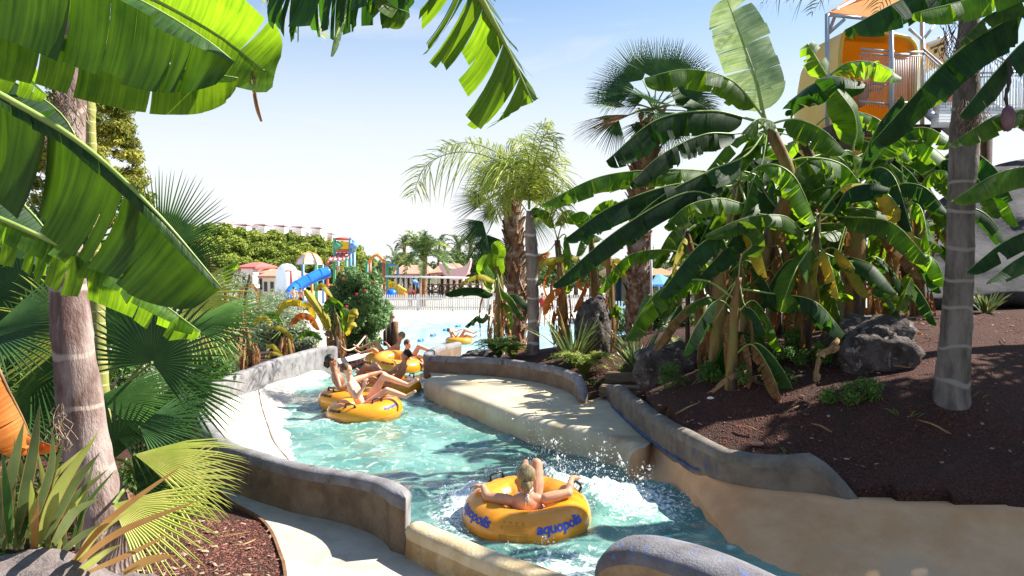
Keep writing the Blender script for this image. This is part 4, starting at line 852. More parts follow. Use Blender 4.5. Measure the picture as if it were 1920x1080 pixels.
# each banana plant: stem (foot pixel+distance, mid, top) ; leaves given by pixel paths + distance
def bplant(label, foot, tops, leaves, r0=.13, dry=5, seed=0, group=GB, mat='stem', gy=None, dmat=None, dl=.9, extra=None):
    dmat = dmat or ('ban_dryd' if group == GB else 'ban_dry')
    x, d = P(foot[0], foot[1], foot[2]).x, foot[2]; g = G(x, d) if gy is None else gy
    t = thing('banana_plant', label, 'banana plant', (x, d, g), group); pts = [Vector((x, d, g-.1))]+[P(*q) for q in tops]
    trunk(t, pts, [r0, r0*.85, r0*.65, r0*.45], MT[mat], n=14, rows=24, name='stem', seed=seed, rough=.02)
    top = pts[-1]
    for i, lf in enumerate(leaves):
        pp, hw, dr, mt = lf[:4]; kw = lf[4] if len(lf) > 4 else {}
        q = PP(pp); pre = [] if kw.pop('free', False) else [top]
        k = dict(tear=.55, rib='ribdry' if mt == 'ban_dry' else 'rib', curl=38); k.update(kw)
        if min(dr) > 34 and 'up' not in kw: dr = tuple(min(80, v*1.22) for v in dr); k['tear'] = max(.42, k['tear'])
        if pre:
            L0 = (q[0]-top).length; Lr = sum((q[j+1]-q[j]).length for j in range(len(q)-1)); pet = min(.6, L0/(L0+Lr)+.02)
            if L0 < .05: pre = []; pet = .05
        else: pet = .04
        banana_leaf(t, pre+q, hw, dr, pet=pet, mat=mt, seed=seed*50+i, **k)
    rr_ = random.Random(seed*7+1)
    for e in range(extra if extra is not None else ((2 if seed in (1, 2, 6, 9) else 6) if group == GB else 0)):
        a = rr_.uniform(0, 6.283); L_ = rr_.uniform(.8, 1.35); el = rr_.uniform(-.3, .9); hb = top-(top-pts[-2])*rr_.uniform(0, 1.1); o_ = Vector((math.cos(a), math.sin(a)*.6, 0)); o_.normalize()
        banana_leaf(t, [hb, hb+o_*L_*.35+Vector((0, 0, el*.5)), hb+o_*L_*.8+Vector((0, 0, el*.45-.1)), hb+o_*L_*1.15+Vector((0, 0, el*.2-.55))], rr_.uniform(.16, .24), (rr_.uniform(40, 65), rr_.uniform(40, 65)), pet=.22, mat=rr_.choice(['ban', 'ban', 'ban', 'ban_dark', 'ban_yel' if e == 5 else 'ban']), tear=rr_.uniform(.2, .9), seed=seed*90+e)
    for e in range(5 if group == GB and extra is None else 0):
        a = rr_.uniform(0, 6.283); L_ = rr_.uniform(.5, .95); hb = pts[0]+(top-pts[0])*rr_.uniform(.3, .75); o_ = Vector((math.cos(a), math.sin(a)*.6, 0)); o_.normalize()
        banana_leaf(t, [hb, hb+o_*L_*.35+Vector((0, 0, .15)), hb+o_*L_*.7-Vector((0, 0, .1)), hb+o_*L_*.95-Vector((0, 0, .45))], rr_.uniform(.1, .17), (rr_.uniform(40, 75), rr_.uniform(40, 75)), pet=.3, mat=rr_.choice(['ban', 'ban_dark', 'ban_dark', 'ban_yel', 'ban_dryd']), tear=rr_.uniform(.2, .9), seed=seed*95+e+40)
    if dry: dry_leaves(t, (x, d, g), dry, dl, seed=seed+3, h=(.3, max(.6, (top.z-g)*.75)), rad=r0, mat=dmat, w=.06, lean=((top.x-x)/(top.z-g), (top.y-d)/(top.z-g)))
    return t
D1 = 10.
bplant('tallest banana plant of the grove, with one pale upright leaf standing against the sky', (1405, 650, 10), [(1420, 520, 10), (1480, 350, 10), (1440, 235, 10)], [
 ([(1420, 205, 10), (1370, 150, 9.9), (1290, 130, 9.8), (1208, 146, 9.7)], .27, (52, 40), 'ban', dict(tear=.3)),
 ([(1432, 212, 10), (1418, 150, 10), (1390, 70, 10.1), (1362, -5, 10.2)], .36, (8, 12), 'ban_pale', dict(tear=.25, up=(-.25, -1, .1), curl=10)),
 ([(1400, 222, 9.9), (1330, 208, 9.7), (1230, 225, 9.5), (1136, 302, 9.3)], .3, (62, 50), 'ban_dark', dict(tear=.3)),
 ([(1385, 250, 9.8), (1320, 252, 9.5), (1240, 290, 9.2), (1180, 345, 9.0)], .22, (60, 55), 'ban_dark'),
 ([(1470, 226, 9.8), (1500, 225, 9.6), (1545, 245, 9.4), (1586, 284, 9.3)], .26, (64, 40), 'ban', dict(tear=.12)),
 ([(1450, 230, 9.7), (1428, 222, 9.5), (1410, 230, 9.3), (1392, 248, 9.2)], .18, (64, 30), 'ban'),
 ([(1400, 290, 9.6), (1330, 320, 9.3), (1230, 375, 9.1), (1130, 470, 8.9)], .25, (60, 60), 'ban_dark'),
 ([(1430, 300, 9.7), (1412, 340, 9.5), (1395, 390, 9.4), (1388, 440, 9.3)], .14, (55, 55), 'ban', dict(tear=.95, gap=.4)),
], .15, 7, 1)
bplant('banana plant whose long leaves reach left in front of the shaggy fan palm trunk', (1345, 655, 9.6), [(1350, 540, 9.6), (1370, 430, 9.6), (1385, 340, 9.6)], [
 ([(1350, 325, 9.5), (1260, 318, 9.3), (1130, 330, 9.1), (1016, 383, 9.0)], .2, (58, 50), 'ban'),
 ([(1360, 350, 9.4), (1270, 345, 9.2), (1150, 385, 9.0), (1060, 447, 8.9)], .23, (60, 60), 'ban_dark', dict(tear=.3)),
 ([(1370, 380, 9.4), (1290, 360, 9.1), (1160, 430, 8.9), (1036, 535, 8.8)], .2, (55, 60), 'ban_dark', dict(tear=.4)),
 ([(1395, 380, 9.3), (1350, 372, 9.1), (1290, 385, 8.9), (1245, 425, 8.8)], .2, (55, 50), 'ban'),
 ([(1365, 450, 9.3), (1345, 440, 9.1), (1300, 470, 9.0), (1235, 555, 8.9)], .2, (50, 60), 'ban_dark', dict(tear=.25)),
 ([(1400, 330, 9.6), (1400, 380, 9.5), (1370, 450, 9.3), (1310, 520, 9.2)], .2, (60, 60), 'ban_dark'),
], .12, 8, 2)
bplant('banana plant at the middle of the grove with a broad horizontal sunlit leaf', (1500, 655, 9.8), [(1510, 560, 9.8), (1525, 460, 9.8), (1530, 400, 9.8)], [
 ([(1510, 434, 9.6), (1470, 405, 9.3), (1400, 408, 9.1), (1322, 440, 9.0)], .18, (60, 30), 'ban', dict(tear=.2)),
 ([(1560, 400, 9.6), (1590, 356, 9.3), (1635, 345, 9.1), (1670, 354, 9.0)], .2, (62, 40), 'ban_dark', dict(tear=.2)),
 ([(1518, 462, 9.4), (1495, 500, 9.1), (1478, 540, 9.0), (1464, 585, 9.0)], .26, (25, 40), 'ban', dict(tear=.3, up=(-.2, -1, .4))),
 ([(1540, 470, 9.4), (1533, 500, 9.3), (1531, 520, 9.2), (1530, 545, 9.2)], .1, (40, 40), 'ban_yel', dict(up=(0, -1, .2))),
 ([(1480, 420, 10), (1455, 390, 10.1), (1430, 350, 10.2), (1440, 300, 10.4)], .2, (50, 50), 'ban_dark'),
], .13, 6, 3)
bplant('thick yellow stemmed banana plant just behind the big boulder', (1592, 622, 10.6), [(1600, 520, 10.6), (1606, 420, 10.6), (1608, 350, 10.6)], [
 ([(1600, 280, 10.5), (1606, 250, 10.5), (1600, 210, 10.4), (1570, 168, 10.4)], .28, (15, 20), 'ban', dict(tear=.08, up=(.2, -1, .2))),
 ([(1570, 478, 10.1), (1595, 482, 9.8), (1640, 500, 9.6), (1680, 548, 9.5)], .2, (60, 30), 'ban_dark', dict(tear=.05)),
 ([(1560, 535, 10), (1566, 560, 9.8), (1572, 585, 9.7), (1580, 608, 9.6)], .14, (30, 30), 'ban', dict(up=(0, -1, .2))),
 ([(1640, 300, 10.4), (1690, 250, 10.2), (1740, 240, 10.1), (1790, 270, 10)], .22, (55, 50), 'ban'),
 ([(1580, 300, 10.4), (1540, 290, 10.2), (1500, 310, 10), (1450, 360, 9.9)], .22, (55, 50), 'ban', dict(tear=.4)),
 ([(1610, 320, 10.6), (1625, 280, 10.6), (1650, 230, 10.6), (1690, 180, 10.6)], .2, (50, 50), 'ban_dark'),
], .2, 9, 4)
bplant('banana plant with fanned yellow-green stalks left of the ringed trunk', (1655, 618, 10.9), [(1668, 520, 10.9), (1690, 430, 10.9), (1700, 385, 10.9)], [
 ([(1700, 370, 10.8), (1690, 345, 10.6), (1735, 352, 10.4), (1780, 400, 10.3)], .2, (60, 40), 'ban_dark', dict(tear=.3)),
 ([(1705, 460, 10.7), (1722, 468, 10.6), (1755, 490, 10.5), (1775, 536, 10.4)], .2, (50, 30), 'ban', dict(tear=.2)),
 ([(1690, 300, 10.9), (1700, 260, 10.9), (1730, 215, 10.9), (1770, 190, 10.9)], .22, (55, 50), 'ban'),
 ([(1710, 500, 10.7), (1700, 540, 10.6), (1690, 570, 10.5), (1680, 590, 10.5)], .18, (30, 40), 'ban', dict(up=(0, -1, .2))),
 ([(1720, 360, 10.9), (1740, 330, 10.8), (1770, 320, 10.7), (1800, 350, 10.6)], .18, (50, 50), 'ban'),
 ([(1712, 440, 10.7), (1735, 450, 10.6), (1752, 455, 10.5), (1770, 470, 10.4)], .12, (50, 40), 'ban'),
 ([(1690, 350, 11), (1660, 300, 11), (1640, 270, 11), (1600, 260, 11)], .2, (50, 50), 'ban'),
], .13, 5, 5)
bplant('slender banana plant at the left side of the grove with two low dangling leaves', (1372, 690, 9.1), [(1375, 620, 9.1), (1380, 560, 9.1), (1385, 520, 9.1)], [
 ([(1395, 570, 9), (1410, 580, 8.9), (1425, 600, 8.8), (1436, 626, 8.8)], .11, (50, 40), 'ban_dark', dict(tear=.1)),
 ([(1340, 600, 9), (1318, 602, 8.9), (1300, 625, 8.8), (1282, 658, 8.8)], .13, (40, 40), 'ban', dict(tear=.15)),
 ([(1350, 560, 9.1), (1330, 556, 9), (1305, 565, 8.9), (1284, 584, 8.8)], .1, (50, 40), 'ban', dict(tear=.1)),
 ([(1390, 480, 9.1), (1410, 460, 9.1), (1395, 440, 9.1), (1370, 430, 9.1)], .15, (40, 40), 'ban'),
], .08, 6, 6, dl=.5)
bplant('banana plant behind the grove with two striped leaves arching in front of the yellow slide', (1530, 600, 11.6), [(1540, 450, 11.6), (1530, 330, 11.6), (1500, 250, 11.6)], [
 ([(1484, 222, 11.4), (1500, 175, 11.2), (1560, 145, 11.0), (1625, 155, 10.9)], .3, (66, 20), 'ban_dark', dict(tear=.35)),
 ([(1556, 141, 11.2), (1590, 118, 11.2), (1640, 118, 11.1), (1690, 145, 11.1)], .24, (66, 20), 'ban', dict(tear=.8, gap=.25, free=True)),
 ([(1552, 145, 11.5), (1540, 125, 11.5), (1528, 105, 11.5), (1514, 82, 11.5)], .22, (30, 30), 'ban', dict(tear=.5, free=True, up=(-.2, -1, 0))),
 ([(1560, 300, 11.4), (1590, 290, 11.3), (1620, 300, 11.2), (1650, 330, 11.1)], .22, (55, 40), 'ban'),
 ([(1470, 290, 11.6), (1440, 270, 11.6), (1400, 280, 11.5), (1350, 320, 11.4)], .22, (55, 50), 'ban'),
], .13, 6, 7)
bplant('banana plant half hidden at the back of the grove above the dry stems', (1450, 640, 11.8), [(1450, 500, 11.8), (1440, 400, 11.8), (1430, 350, 11.8)], [
 ([(1420, 330, 11.7), (1380, 320, 11.6), (1330, 330, 11.4), (1270, 380, 11.3)], .24, (55, 50), 'ban'),
 ([(1440, 380, 11.7), (1470, 370, 11.6), (1500, 380, 11.4), (1530, 420, 11.3)], .24, (55, 50), 'ban_dark'),
 ([(1420, 400, 11.7), (1400, 450, 11.6), (1390, 480, 11.5), (1370, 520, 11.4)], .2, (50, 50), 'ban'),
 ([(1400, 360, 11.8), (1360, 380, 11.8), (1330, 420, 11.7), (1300, 480, 11.6)], .2, (50, 50), 'ban_dark'),
 ([(1460, 330, 11.8), (1490, 300, 11.8), (1530, 290, 11.8), (1570, 310, 11.8)], .22, (50, 50), 'ban'),
], .12, 8, 8)
bplant('leaning yellowing banana stem near the steel post left of the grove', (1320, 640, 11), [(1310, 540, 11), (1298, 480, 11), (1285, 430, 11)], [
 ([(1280, 420, 11), (1262, 395, 10.9), (1240, 390, 10.8), (1215, 410, 10.7)], .18, (50, 50), 'ban'),
 ([(1290, 420, 11), (1310, 395, 10.9), (1340, 390, 10.8), (1370, 410, 10.7)], .18, (50, 50), 'ban_dark'),
 ([(1284, 440, 10.9), (1270, 470, 10.8), (1262, 500, 10.7), (1258, 530, 10.7)], .1, (50, 50), 'ban_yel'),
], .1, 5, 9)
# extra background plants to close the gaps of the grove
r = random.Random(12)
for k, (px, d, topy, lab) in enumerate([(1560, 12.6, 330, 'banana plant at the back of the grove behind the boulder'), (1480, 12.8, 360, 'banana plant at the back of the grove, between the two tall stems'), (1640, 12.8, 320, 'banana plant at the back of the grove in front of the stone slope'), (1420, 12.4, 420, 'short banana plant at the back left of the grove'), (1720, 12.4, 330, 'banana plant behind the ringed palm trunk')]):
    lv = []
    for j in range(8):
        a = r.uniform(-1, 1); s = 1 if j % 2 else -1; L = r.uniform(110, 200); ty = topy-r.uniform(10, 60)
        lv.append(([(px+s*25, topy-10, d), (px+s*L*.45, ty, d-.3*r.random()), (px+s*L*.8, ty+L*.2, d-.5), (px+s*L, ty+L*.55, d-.6)], r.uniform(.2, .27), (r.uniform(45, 65), r.uniform(35, 60)), r.choice(['ban', 'ban', 'ban_dark'])))
    bplant(lab, (px, 620, d), [(px, 520, d), (px+4, 430, d), (px+r.uniform(-15, 15), topy, d)], lv, .12, 7, 20+k)
# plant outside the right edge: its leaves cross the top right corner
tR = thing('banana_plant', 'banana plant outside the right edge whose dark tattered leaves cross the top right corner', 'banana plant', (6.1, 6.6, G(6.1, 6.6)), GB)
topR = Vector((5.9, 7.6, 6.1)); trunk(tR, [(6.1, 6.6, 1.3), (6.1, 7.0, 3.6), tuple(topR)], [.17, .14, .1], MT['stem'], name='stem')
for i, (pp, hw, dr, mt, te) in enumerate([
 ([(1990, -20, 7.7), (1890, 35, 7.6), (1780, 110, 7.5), (1636, 266, 7.4)], .28, (66, 62), 'ban_dark', .6),
 ([(1900, -90, 7.8), (1800, -40, 7.7), (1700, -5, 7.6), (1584, 56, 7.5)], .25, (74, 62), 'ban_dark', .9),
 ([(2000, -60, 7.4), (1900, -30, 7.3), (1810, 0, 7.3), (1714, 24, 7.2)], .2, (72, 30), 'ban', .25),
 ([(2010, 40, 6.9), (1930, 70, 6.8), (1870, 130, 6.7), (1800, 215, 6.6)], .19, (60, 66), 'ban_dark', .5),
 ([(2020, 210, 6.9), (1940, 205, 6.8), (1870, 215, 6.7), (1786, 268, 6.6)], .17, (60, 40), 'ban', .6),
 ([(2020, 320, 7), (1940, 312, 6.9), (1870, 325, 6.8), (1786, 374, 6.7)], .18, (60, 40), 'ban', .5),
 ([(2020, 420, 7), (1940, 430, 6.9), (1880, 455, 6.8), (1814, 508, 6.7)], .16, (55, 40), 'ban_dark', .2),
 ([(2020, 450, 6.8), (1950, 465, 6.7), (1900, 490, 6.6), (1852, 528, 6.5)], .15, (55, 40), 'ban_dark', .2),
 ([(1960, -30, 7.4), (1900, 10, 7.3), (1850, 30, 7.3), (1800, 80, 7.2)], .12, (60, 50), 'ban', .6)]):
    q = PP(pp); L0 = (q[0]-topR).length; Lr = sum((q[j+1]-q[j]).length for j in range(3)); banana_leaf(tR, [topR]+q, hw, dr, pet=min(.55, L0/(L0+Lr)), mat=mt, tear=te, seed=300+i, rows=70)
mb = MB(); q = catmull(PP([(1890, 110, 6.7), (1893, 150, 6.65), (1886, 180, 6.6), (1890, 205, 6.6)]), 12); mb.tube(q, [.012+.006*(i % 2) for i in range(12)], 6); mb.build('flower_stalk', MT['dwood'], tR)
mb = MB(); c = P(1890, 222, 6.6); mb.ball(c, (.055, .055, .11), 12); mb.build('flower_bud', M('banana_bud', (.12, .05, .07), (.2, .1, .1), 5, .5), tR)

# second ringed palm, right
pR = thing('palm_tree', 'tall grey ringed palm trunk standing on the mulch slope at the right', 'palm tree', tuple(P(1787, 742, 8)), 'ringed palm trunks')
trunk(pR, PP([(1782, 765, 8), (1786, 700, 8), (1794, 600, 8), (1800, 480, 8), (1802, 380, 8), (1808, 280, 8), (1812, 200, 8), (1812, 130, 8), (1816, 60, 8), (1820, -20, 8), (1822, -90, 8)]), [.175, .155, .14, .13, .125, .13, .14, .12, .1, .09, .07], ringmat('ringed_trunk_grey', (.23, .19, .165), (.09, .07, .058), (.3, .26, .22), .34, .9), n=26, rows=110, seed=9, rough=.01, rings=.4, ringamp=.03)
mb = MB(); r = random.Random(7)
for k in range(70):
    a = P(1826+r.uniform(-30, 22), 195+r.uniform(-14, 40), 7.86); q = [a]
    for j in range(4): a = a+Vector((r.uniform(-.04, .04), r.uniform(-.03, .02), -.04)); q.append(a)
    mb.tube(q, .004, 3, cap=False)
mb.build('fibre', MT['fibre'], pR)
mb = MB()
for k in range(40):
    a = P(1812+r.uniform(-45, 60), 40+r.uniform(-20, 30), 7.9); q = [a]
    for j in range(5): a = a+Vector((r.uniform(-.07, .07), r.uniform(-.03, .02), -.08)); q.append(a)
    mb.tube(q, .004, 3, cap=False)
mb.build('hanging_strands', MT['bootsbr'], pR)
for i in range(5):
    a = i*.5+.1; c0 = P(1822, -90, 8); e = c0+Vector((math.cos(a)*1.9, math.sin(a)*1.9, .1*math.sin(i))); feather_frond(pR, [c0, (c0+e)/2+Vector((0, 0, .7)), e], .5, 40, seed=60+i, mat='date')
# strands of a palm hanging from the top edge
hf = [([(1500, -60, 9), (1470, -20, 9), (1430, 5, 9)], .45), ([(1560, -60, 9), (1520, -25, 9), (1480, 0, 9)], .5)]
pT = thing('palm_tree', 'palm whose frond tips just hang into the top edge above the grove', 'palm tree', (8.6, 10.6, G(8.6, 10.6)))
trunk(pT, [(8.6, 10.6, 2.4), (8.4, 10.4, 5), (6.2, 9.8, 8.2)], [.16, .13, .1], ringmat('ringed_trunk_dark', (.3, .27, .24), (.2, .17, .15), (.12, .1, .09), .3), n=14, rows=30)
for i, (pp, ll) in enumerate(hf): feather_frond(pT, [Vector((6.2, 9.8, 8.2))]+PP(pp), ll, 44, seed=80+i, mat='fan_d', droop=1.1, lw=.012)
for i in range(5): a = .3+i*.6; c0 = Vector((6.2, 9.8, 8.2)); e = c0+Vector((math.cos(a)*1.9, math.sin(a)*1.5, .6)); feather_frond(pT, [c0, (c0+e)/2+Vector((0, 0, .7)), e], .5, 40, seed=90+i, mat='date')

# tall fan palm with shaggy trunk
d = 15; fp = thing('fan_palm', 'tall fan palm with a thick shaggy whitish trunk of crossed leaf bases', 'fan palm', (P(1198, 620, d).x, d, G(P(1198, 620, d).x, d)))
tp = [(P(1198, 620, d).x, d, G(P(1198, 620, d).x, d)-.1)]+[tuple(P(*q)) for q in ((1200, 480, d), (1205, 360, d), (1215, 280, d), (1222, 215, d))]
trunk(fp, tp, [.23, .2, .19, .2, .18, .12, .08], MT['bootsbr'], n=14, rows=40, rough=.03)
boots_trunk(fp, tp, [.23, .21, .19, .19, .17, .12], [MT['boots'], MT['bootsbr']], 230, 3, .26, .25, z0=0, z1=.5)
boots_trunk(fp, tp, [.23, .21, .2, .2, .19, .15], [MT['bootsbr'], MT['fan_br']], 160, 4, .3, .5, z0=.48, z1=.97)
hc = P(1226, 205, d)
for i, (hx, hy, hd, tx, ty, R, n, sp_, dr, mt, upv) in enumerate([
 (1232, 150, 15, 1238, 60, .85, 40, 66, .04, 'fan_d', (0, -1, 0)), (1190, 165, 15, 1110, 160, .95, 40, 60, .1, 'fan_d', (0, -.8, .6)),
 (1175, 200, 14.9, 1090, 180, .85, 36, 55, .15, 'fan_d', (0, -.5, 1)), (1180, 215, 14.8, 1050, 245, 1.1, 34, 36, .35, 'fan_br', (0, -.5, 1)),
 (1160, 225, 14.8, 1110, 280, .6, 30, 60, .5, 'fan_d', (0, -1, .3)), (1275, 175, 15, 1330, 140, .9, 36, 70, .1, 'fan_d', (0, -.9, .5)),
 (1280, 200, 14.9, 1360, 205, .8, 36, 60, .2, 'fan_d', (0, -.6, .8)), (1205, 150, 15.2, 1160, 95, .85, 36, 60, .05, 'fan_d', (0, -1, 0)),
 (1260, 150, 15.2, 1305, 95, .85, 36, 60, .05, 'fan_d', (0, -1, .1)), (1215, 230, 14.8, 1190, 300, .6, 30, 70, .5, 'fan_d', (0, -1, .2)), (1250, 225, 14.8, 1290, 280, .7, 30, 60, .5, 'fan', (0, -1, .2)),
 (1210, 180, 14.7, 1150, 190, .7, 34, 50, .2, 'fan', (0, -.7, .7))]):
    hub = P(hx, hy, hd); fan_frond(fp, [hc, (hc+hub)/2+Vector((0, 0, .05)), hub], hub, P(tx, ty, hd)-hub, R, n, sp_, unit(np.array(upv, float)), mt, dr, 500+i)
r = random.Random(17)
for i in range(9):
    a = r.uniform(0, 6.28); e = r.uniform(-.5, .5); o_ = Vector((math.cos(a), math.sin(a)*.8, e)); hub = hc+o_*r.uniform(.35, .6); fan_frond(fp, [hc, hub], hub, o_, r.uniform(.7, .95), 30, 60, (0, -.7, .7), 'fan_d' if i % 3 else 'fan', r.uniform(.15, .5), 530+i)
# queen palm with light green feather fronds
d = 15.; qx = P(1000, 660, d).x; qp = thing('palm_tree', 'slim ringed palm with bright yellow-green feathery fronds above the garden wall', 'palm tree', (qx, d, G(qx, d)))
trunk(qp, [(qx, d, G(qx, d)-.1)]+PP([(1000, 600, d), (998, 500, d), (995, 440, d), (992, 395, d)]), [.135, .11, .11, .11, .12, .11, .05], ringmat('ringed_brown', (.32, .25, .21), (.14, .09, .07), (.5, .45, .42), .42), n=16, rows=70, rings=.42, ringamp=.05, rough=.01)
q0 = P(992, 392, d); e0 = q0
for i, (pp, ll) in enumerate([
 ([(985, 350), (930, 300), (860, 285), (800, 310), (772, 368)], .75), ([(988, 350), (950, 310), (910, 330), (890, 380)], .6),
 ([(995, 340), (1010, 280), (1025, 250), (1050, 262)], .6), ([(992, 340), (990, 290), (975, 265), (955, 262)], .55),
 ([(998, 350), (1030, 310), (1050, 330), (1058, 380)], .6), ([(996, 360), (1020, 340), (1040, 370), (1046, 420)], .5),
 ([(990, 360), (965, 340), (940, 360), (925, 410)], .5), ([(994, 330), (1000, 270), (1015, 235), (1035, 228)], .55), ([(992, 350), (970, 320), (950, 345), (945, 400)], .5), ([(996, 350), (1008, 320), (1015, 350), (1012, 410)], .5), ([(985, 345), (940, 292), (880, 268), (830, 275)], .55), ([(998, 340), (1025, 290), (1046, 285), (1062, 310)], .5)]):
    dd = d+(-.5+.12*i); pts = [q0]+[P(x, y, d+(dd-d)*min(1, (k+1)/3)) for k, (x, y) in enumerate(pp)]; feather_frond(qp, pts, ll, 80, seed=130+i, droop=.55, lw=.02, plumose=.5, rr=.016)
# smaller fan palm with dead skirt
d = 19.; sx = P(968, 580, d).x; sp2 = thing('fan_palm', 'fan palm with a shaggy brown trunk standing behind the slim feathery palm', 'fan palm', (sx, d, G(sx, d)))
tp = [(sx, d, G(sx, d)-.1)]+PP([(968, 560, d), (965, 480, d), (962, 420, d), (958, 375, d)]); tp = [tuple(q) for q in tp]
trunk(sp2, tp, [.25, .2, .2, .18, .12], MT['bootsbr'], n=12, rows=30); boots_trunk(sp2, tp, [.26, .22, .2, .2, .14], [MT['bootsbr'], MT['boots']], 170, 5, .34, .4)
hc = P(958, 372, d)
for i, (hx, hy, tx, ty, R, sp_, dr, mt) in enumerate([(915, 375, 845, 378, .9, 40, .2, 'fan_d'), (905, 415, 870, 455, .8, 60, .4, 'fan_d'), (912, 440, 925, 500, .8, 60, .4, 'fan_d'), (945, 340, 925, 270, 1., 55, .1, 'fan'), (970, 340, 965, 265, 1., 55, .1, 'fan'), (935, 350, 880, 330, .9, 55, .2, 'fan'), (985, 370, 1040, 350, .9, 55, .2, 'fan'), (990, 400, 1030, 440, .8, 50, .4, 'fan'), (930, 395, 890, 400, .6, 70, .4, 'fan')]):
    hub = P(hx, hy, d-.3); fan_frond(sp2, [hc, (hc+hub)/2+Vector((0, 0, .1)), hub], hub, P(tx, ty, d-.3)-hub, R, 34, sp_, unit(np.array((0, -.9, .5))), mt, dr, 560+i)

# banana clumps between the slim palm and the pool
G2 = 'banana plants around the slim palm'
bplant('banana plant left of the slim palm with a long flat leaf over the pool edge', (935, 650, 16), [(935, 580, 16), (938, 530, 16), (930, 500, 16)], [
 ([(925, 548, 15.8), (900, 540, 15.6), (865, 540, 15.5), (834, 550, 15.4)], .17, (60, 40), 'ban_dark', dict(tear=.1)), ([(930, 525, 15.8), (905, 515, 15.6), (880, 520, 15.5), (862, 532, 15.4)], .1, (60, 40), 'ban_yel'),
 ([(945, 550, 15.8), (965, 552, 15.6), (985, 565, 15.5), (998, 584, 15.4)], .15, (50, 30), 'ban_dark', dict(tear=.1)), ([(925, 540, 15.8), (915, 520, 15.7), (905, 500, 15.6), (915, 478, 15.6)], .16, (20, 20), 'ban', dict(up=(0, -1, .1), tear=.1)),
 ([(935, 520, 16), (930, 490, 16), (935, 470, 16), (925, 455, 16)], .2, (20, 20), 'ban', dict(up=(0, -1, .1), tear=.2)), ([(940, 560, 15.7), (955, 575, 15.6), (962, 600, 15.5), (960, 620, 15.5)], .12, (40, 40), 'ban'),
 ([(910, 590, 15.7), (895, 592, 15.6), (885, 600, 15.5), (872, 612, 15.4)], .12, (50, 40), 'ban_dark'), ([(940, 540, 15.6), (960, 560, 15.5), (975, 585, 15.4), (985, 600, 15.4)], .12, (50, 40), 'ban')], .12, 16, 31, G2, dl=.8)
bplant('banana plant right of the slim palm with orange dead leaves', (1058, 640, 15.4), [(1055, 560, 15.4), (1050, 500, 15.4), (1045, 450, 15.4)], [
 ([(1040, 430, 15.3), (1030, 400, 15.2), (1000, 390, 15.1), (990, 410, 15)], .2, (50, 50), 'ban'), ([(1055, 420, 15.3), (1080, 400, 15.2), (1100, 400, 15.1), (1115, 430, 15)], .22, (50, 50), 'ban'),
 ([(1030, 470, 15.2), (1010, 480, 15.1), (990, 500, 15.0), (985, 530, 15)], .16, (40, 40), 'ban_or'), ([(1050, 530, 15.1), (1035, 545, 15), (1020, 565, 14.9), (1018, 590, 14.9)], .16, (40, 40), 'ban_or'),
 ([(1060, 480, 15.2), (1040, 482, 15.1), (1010, 490, 15), (990, 520, 15)], .14, (50, 50), 'ban_yel'), ([(1060, 440, 15.3), (1070, 480, 15.1), (1065, 520, 15), (1060, 550, 15)], .2, (40, 40), 'ban')], .12, 14, 32, G2, dmat='ban_or', dl=.8)
bplant('banana plant between the slim palm and the standing rock with a bright orange folded leaf', (1120, 640, 15.6), [(1118, 560, 15.6), (1112, 500, 15.6), (1108, 440, 15.6)], [
 ([(1090, 480, 15.4), (1060, 475, 15.3), (1035, 490, 15.2), (1022, 515, 15.1)], .15, (60, 40), 'ban_yel'), ([(1120, 480, 15.5), (1140, 490, 15.4), (1160, 500, 15.3), (1178, 520, 15.2)], .16, (55, 40), 'ban_yel'),
 ([(1100, 430, 15.6), (1080, 400, 15.5), (1060, 395, 15.4), (1040, 420, 15.3)], .2, (50, 50), 'ban'), ([(1110, 430, 15.6), (1130, 400, 15.5), (1150, 395, 15.4), (1165, 420, 15.3)], .2, (50, 50), 'ban'),
 ([(1100, 520, 15.4), (1090, 550, 15.2), (1080, 570, 15.1), (1075, 585, 15)], .12, (50, 50), 'ban_or'), ([(1105, 490, 15.5), (1090, 500, 15.3), (1085, 520, 15.2), (1095, 545, 15.1)], .12, (50, 50), 'ban_or')], .12, 14, 33, G2, dl=.8)
bplant('yellow stemmed banana plant beside the shaggy fan palm trunk', (1146, 630, 14.2), [(1145, 560, 14.2), (1142, 500, 14.2), (1140, 460, 14.2)], [
 ([(1145, 500, 14.2), (1155, 485, 14.1), (1165, 490, 14), (1175, 520, 14)], .12, (50, 50), 'ban_yel'), ([(1130, 450, 14.2), (1110, 440, 14.1), (1090, 450, 14), (1080, 480, 14)], .15, (50, 50), 'ban'), ([(1145, 580, 14.1), (1155, 570, 14), (1160, 580, 14), (1163, 600, 14)], .1, (50, 50), 'ban')], .1, 10, 34, G2, dl=.7)
# fallen dead leaves at the grove's foot
for k, (pp, w, lab) in enumerate([([(1575, 628, 9.3), (1555, 650, 9.1), (1535, 665, 9), (1530, 740, 8.8)], .08, 'long curled dead leaf trailing down the slope left of the big boulder'), ([(1400, 690, 9.1), (1375, 700, 9.0), (1350, 715, 8.9), (1335, 735, 8.8)], .06, 'pale dead leaf lying on the mulch under the slender banana plant'), ([(1660, 620, 10.2), (1690, 612, 10.2), (1710, 615, 10.2), (1730, 625, 10.1)], .08, 'brown dead leaf lying above the big boulder'), ([(1530, 660, 9.2), (1560, 650, 9.15), (1575, 648, 9.1)], .08, 'short pale dead leaf curled beside the boulder')]):
    tag(banana_leaf(None, PP(pp), w, (30, 30), mat='ban_dry', rib='ribdry', rows=24, seed=900+k, pet=0, name='dead_leaf', curl=60), lab, 'dead leaf', 'fallen dead banana leaves')

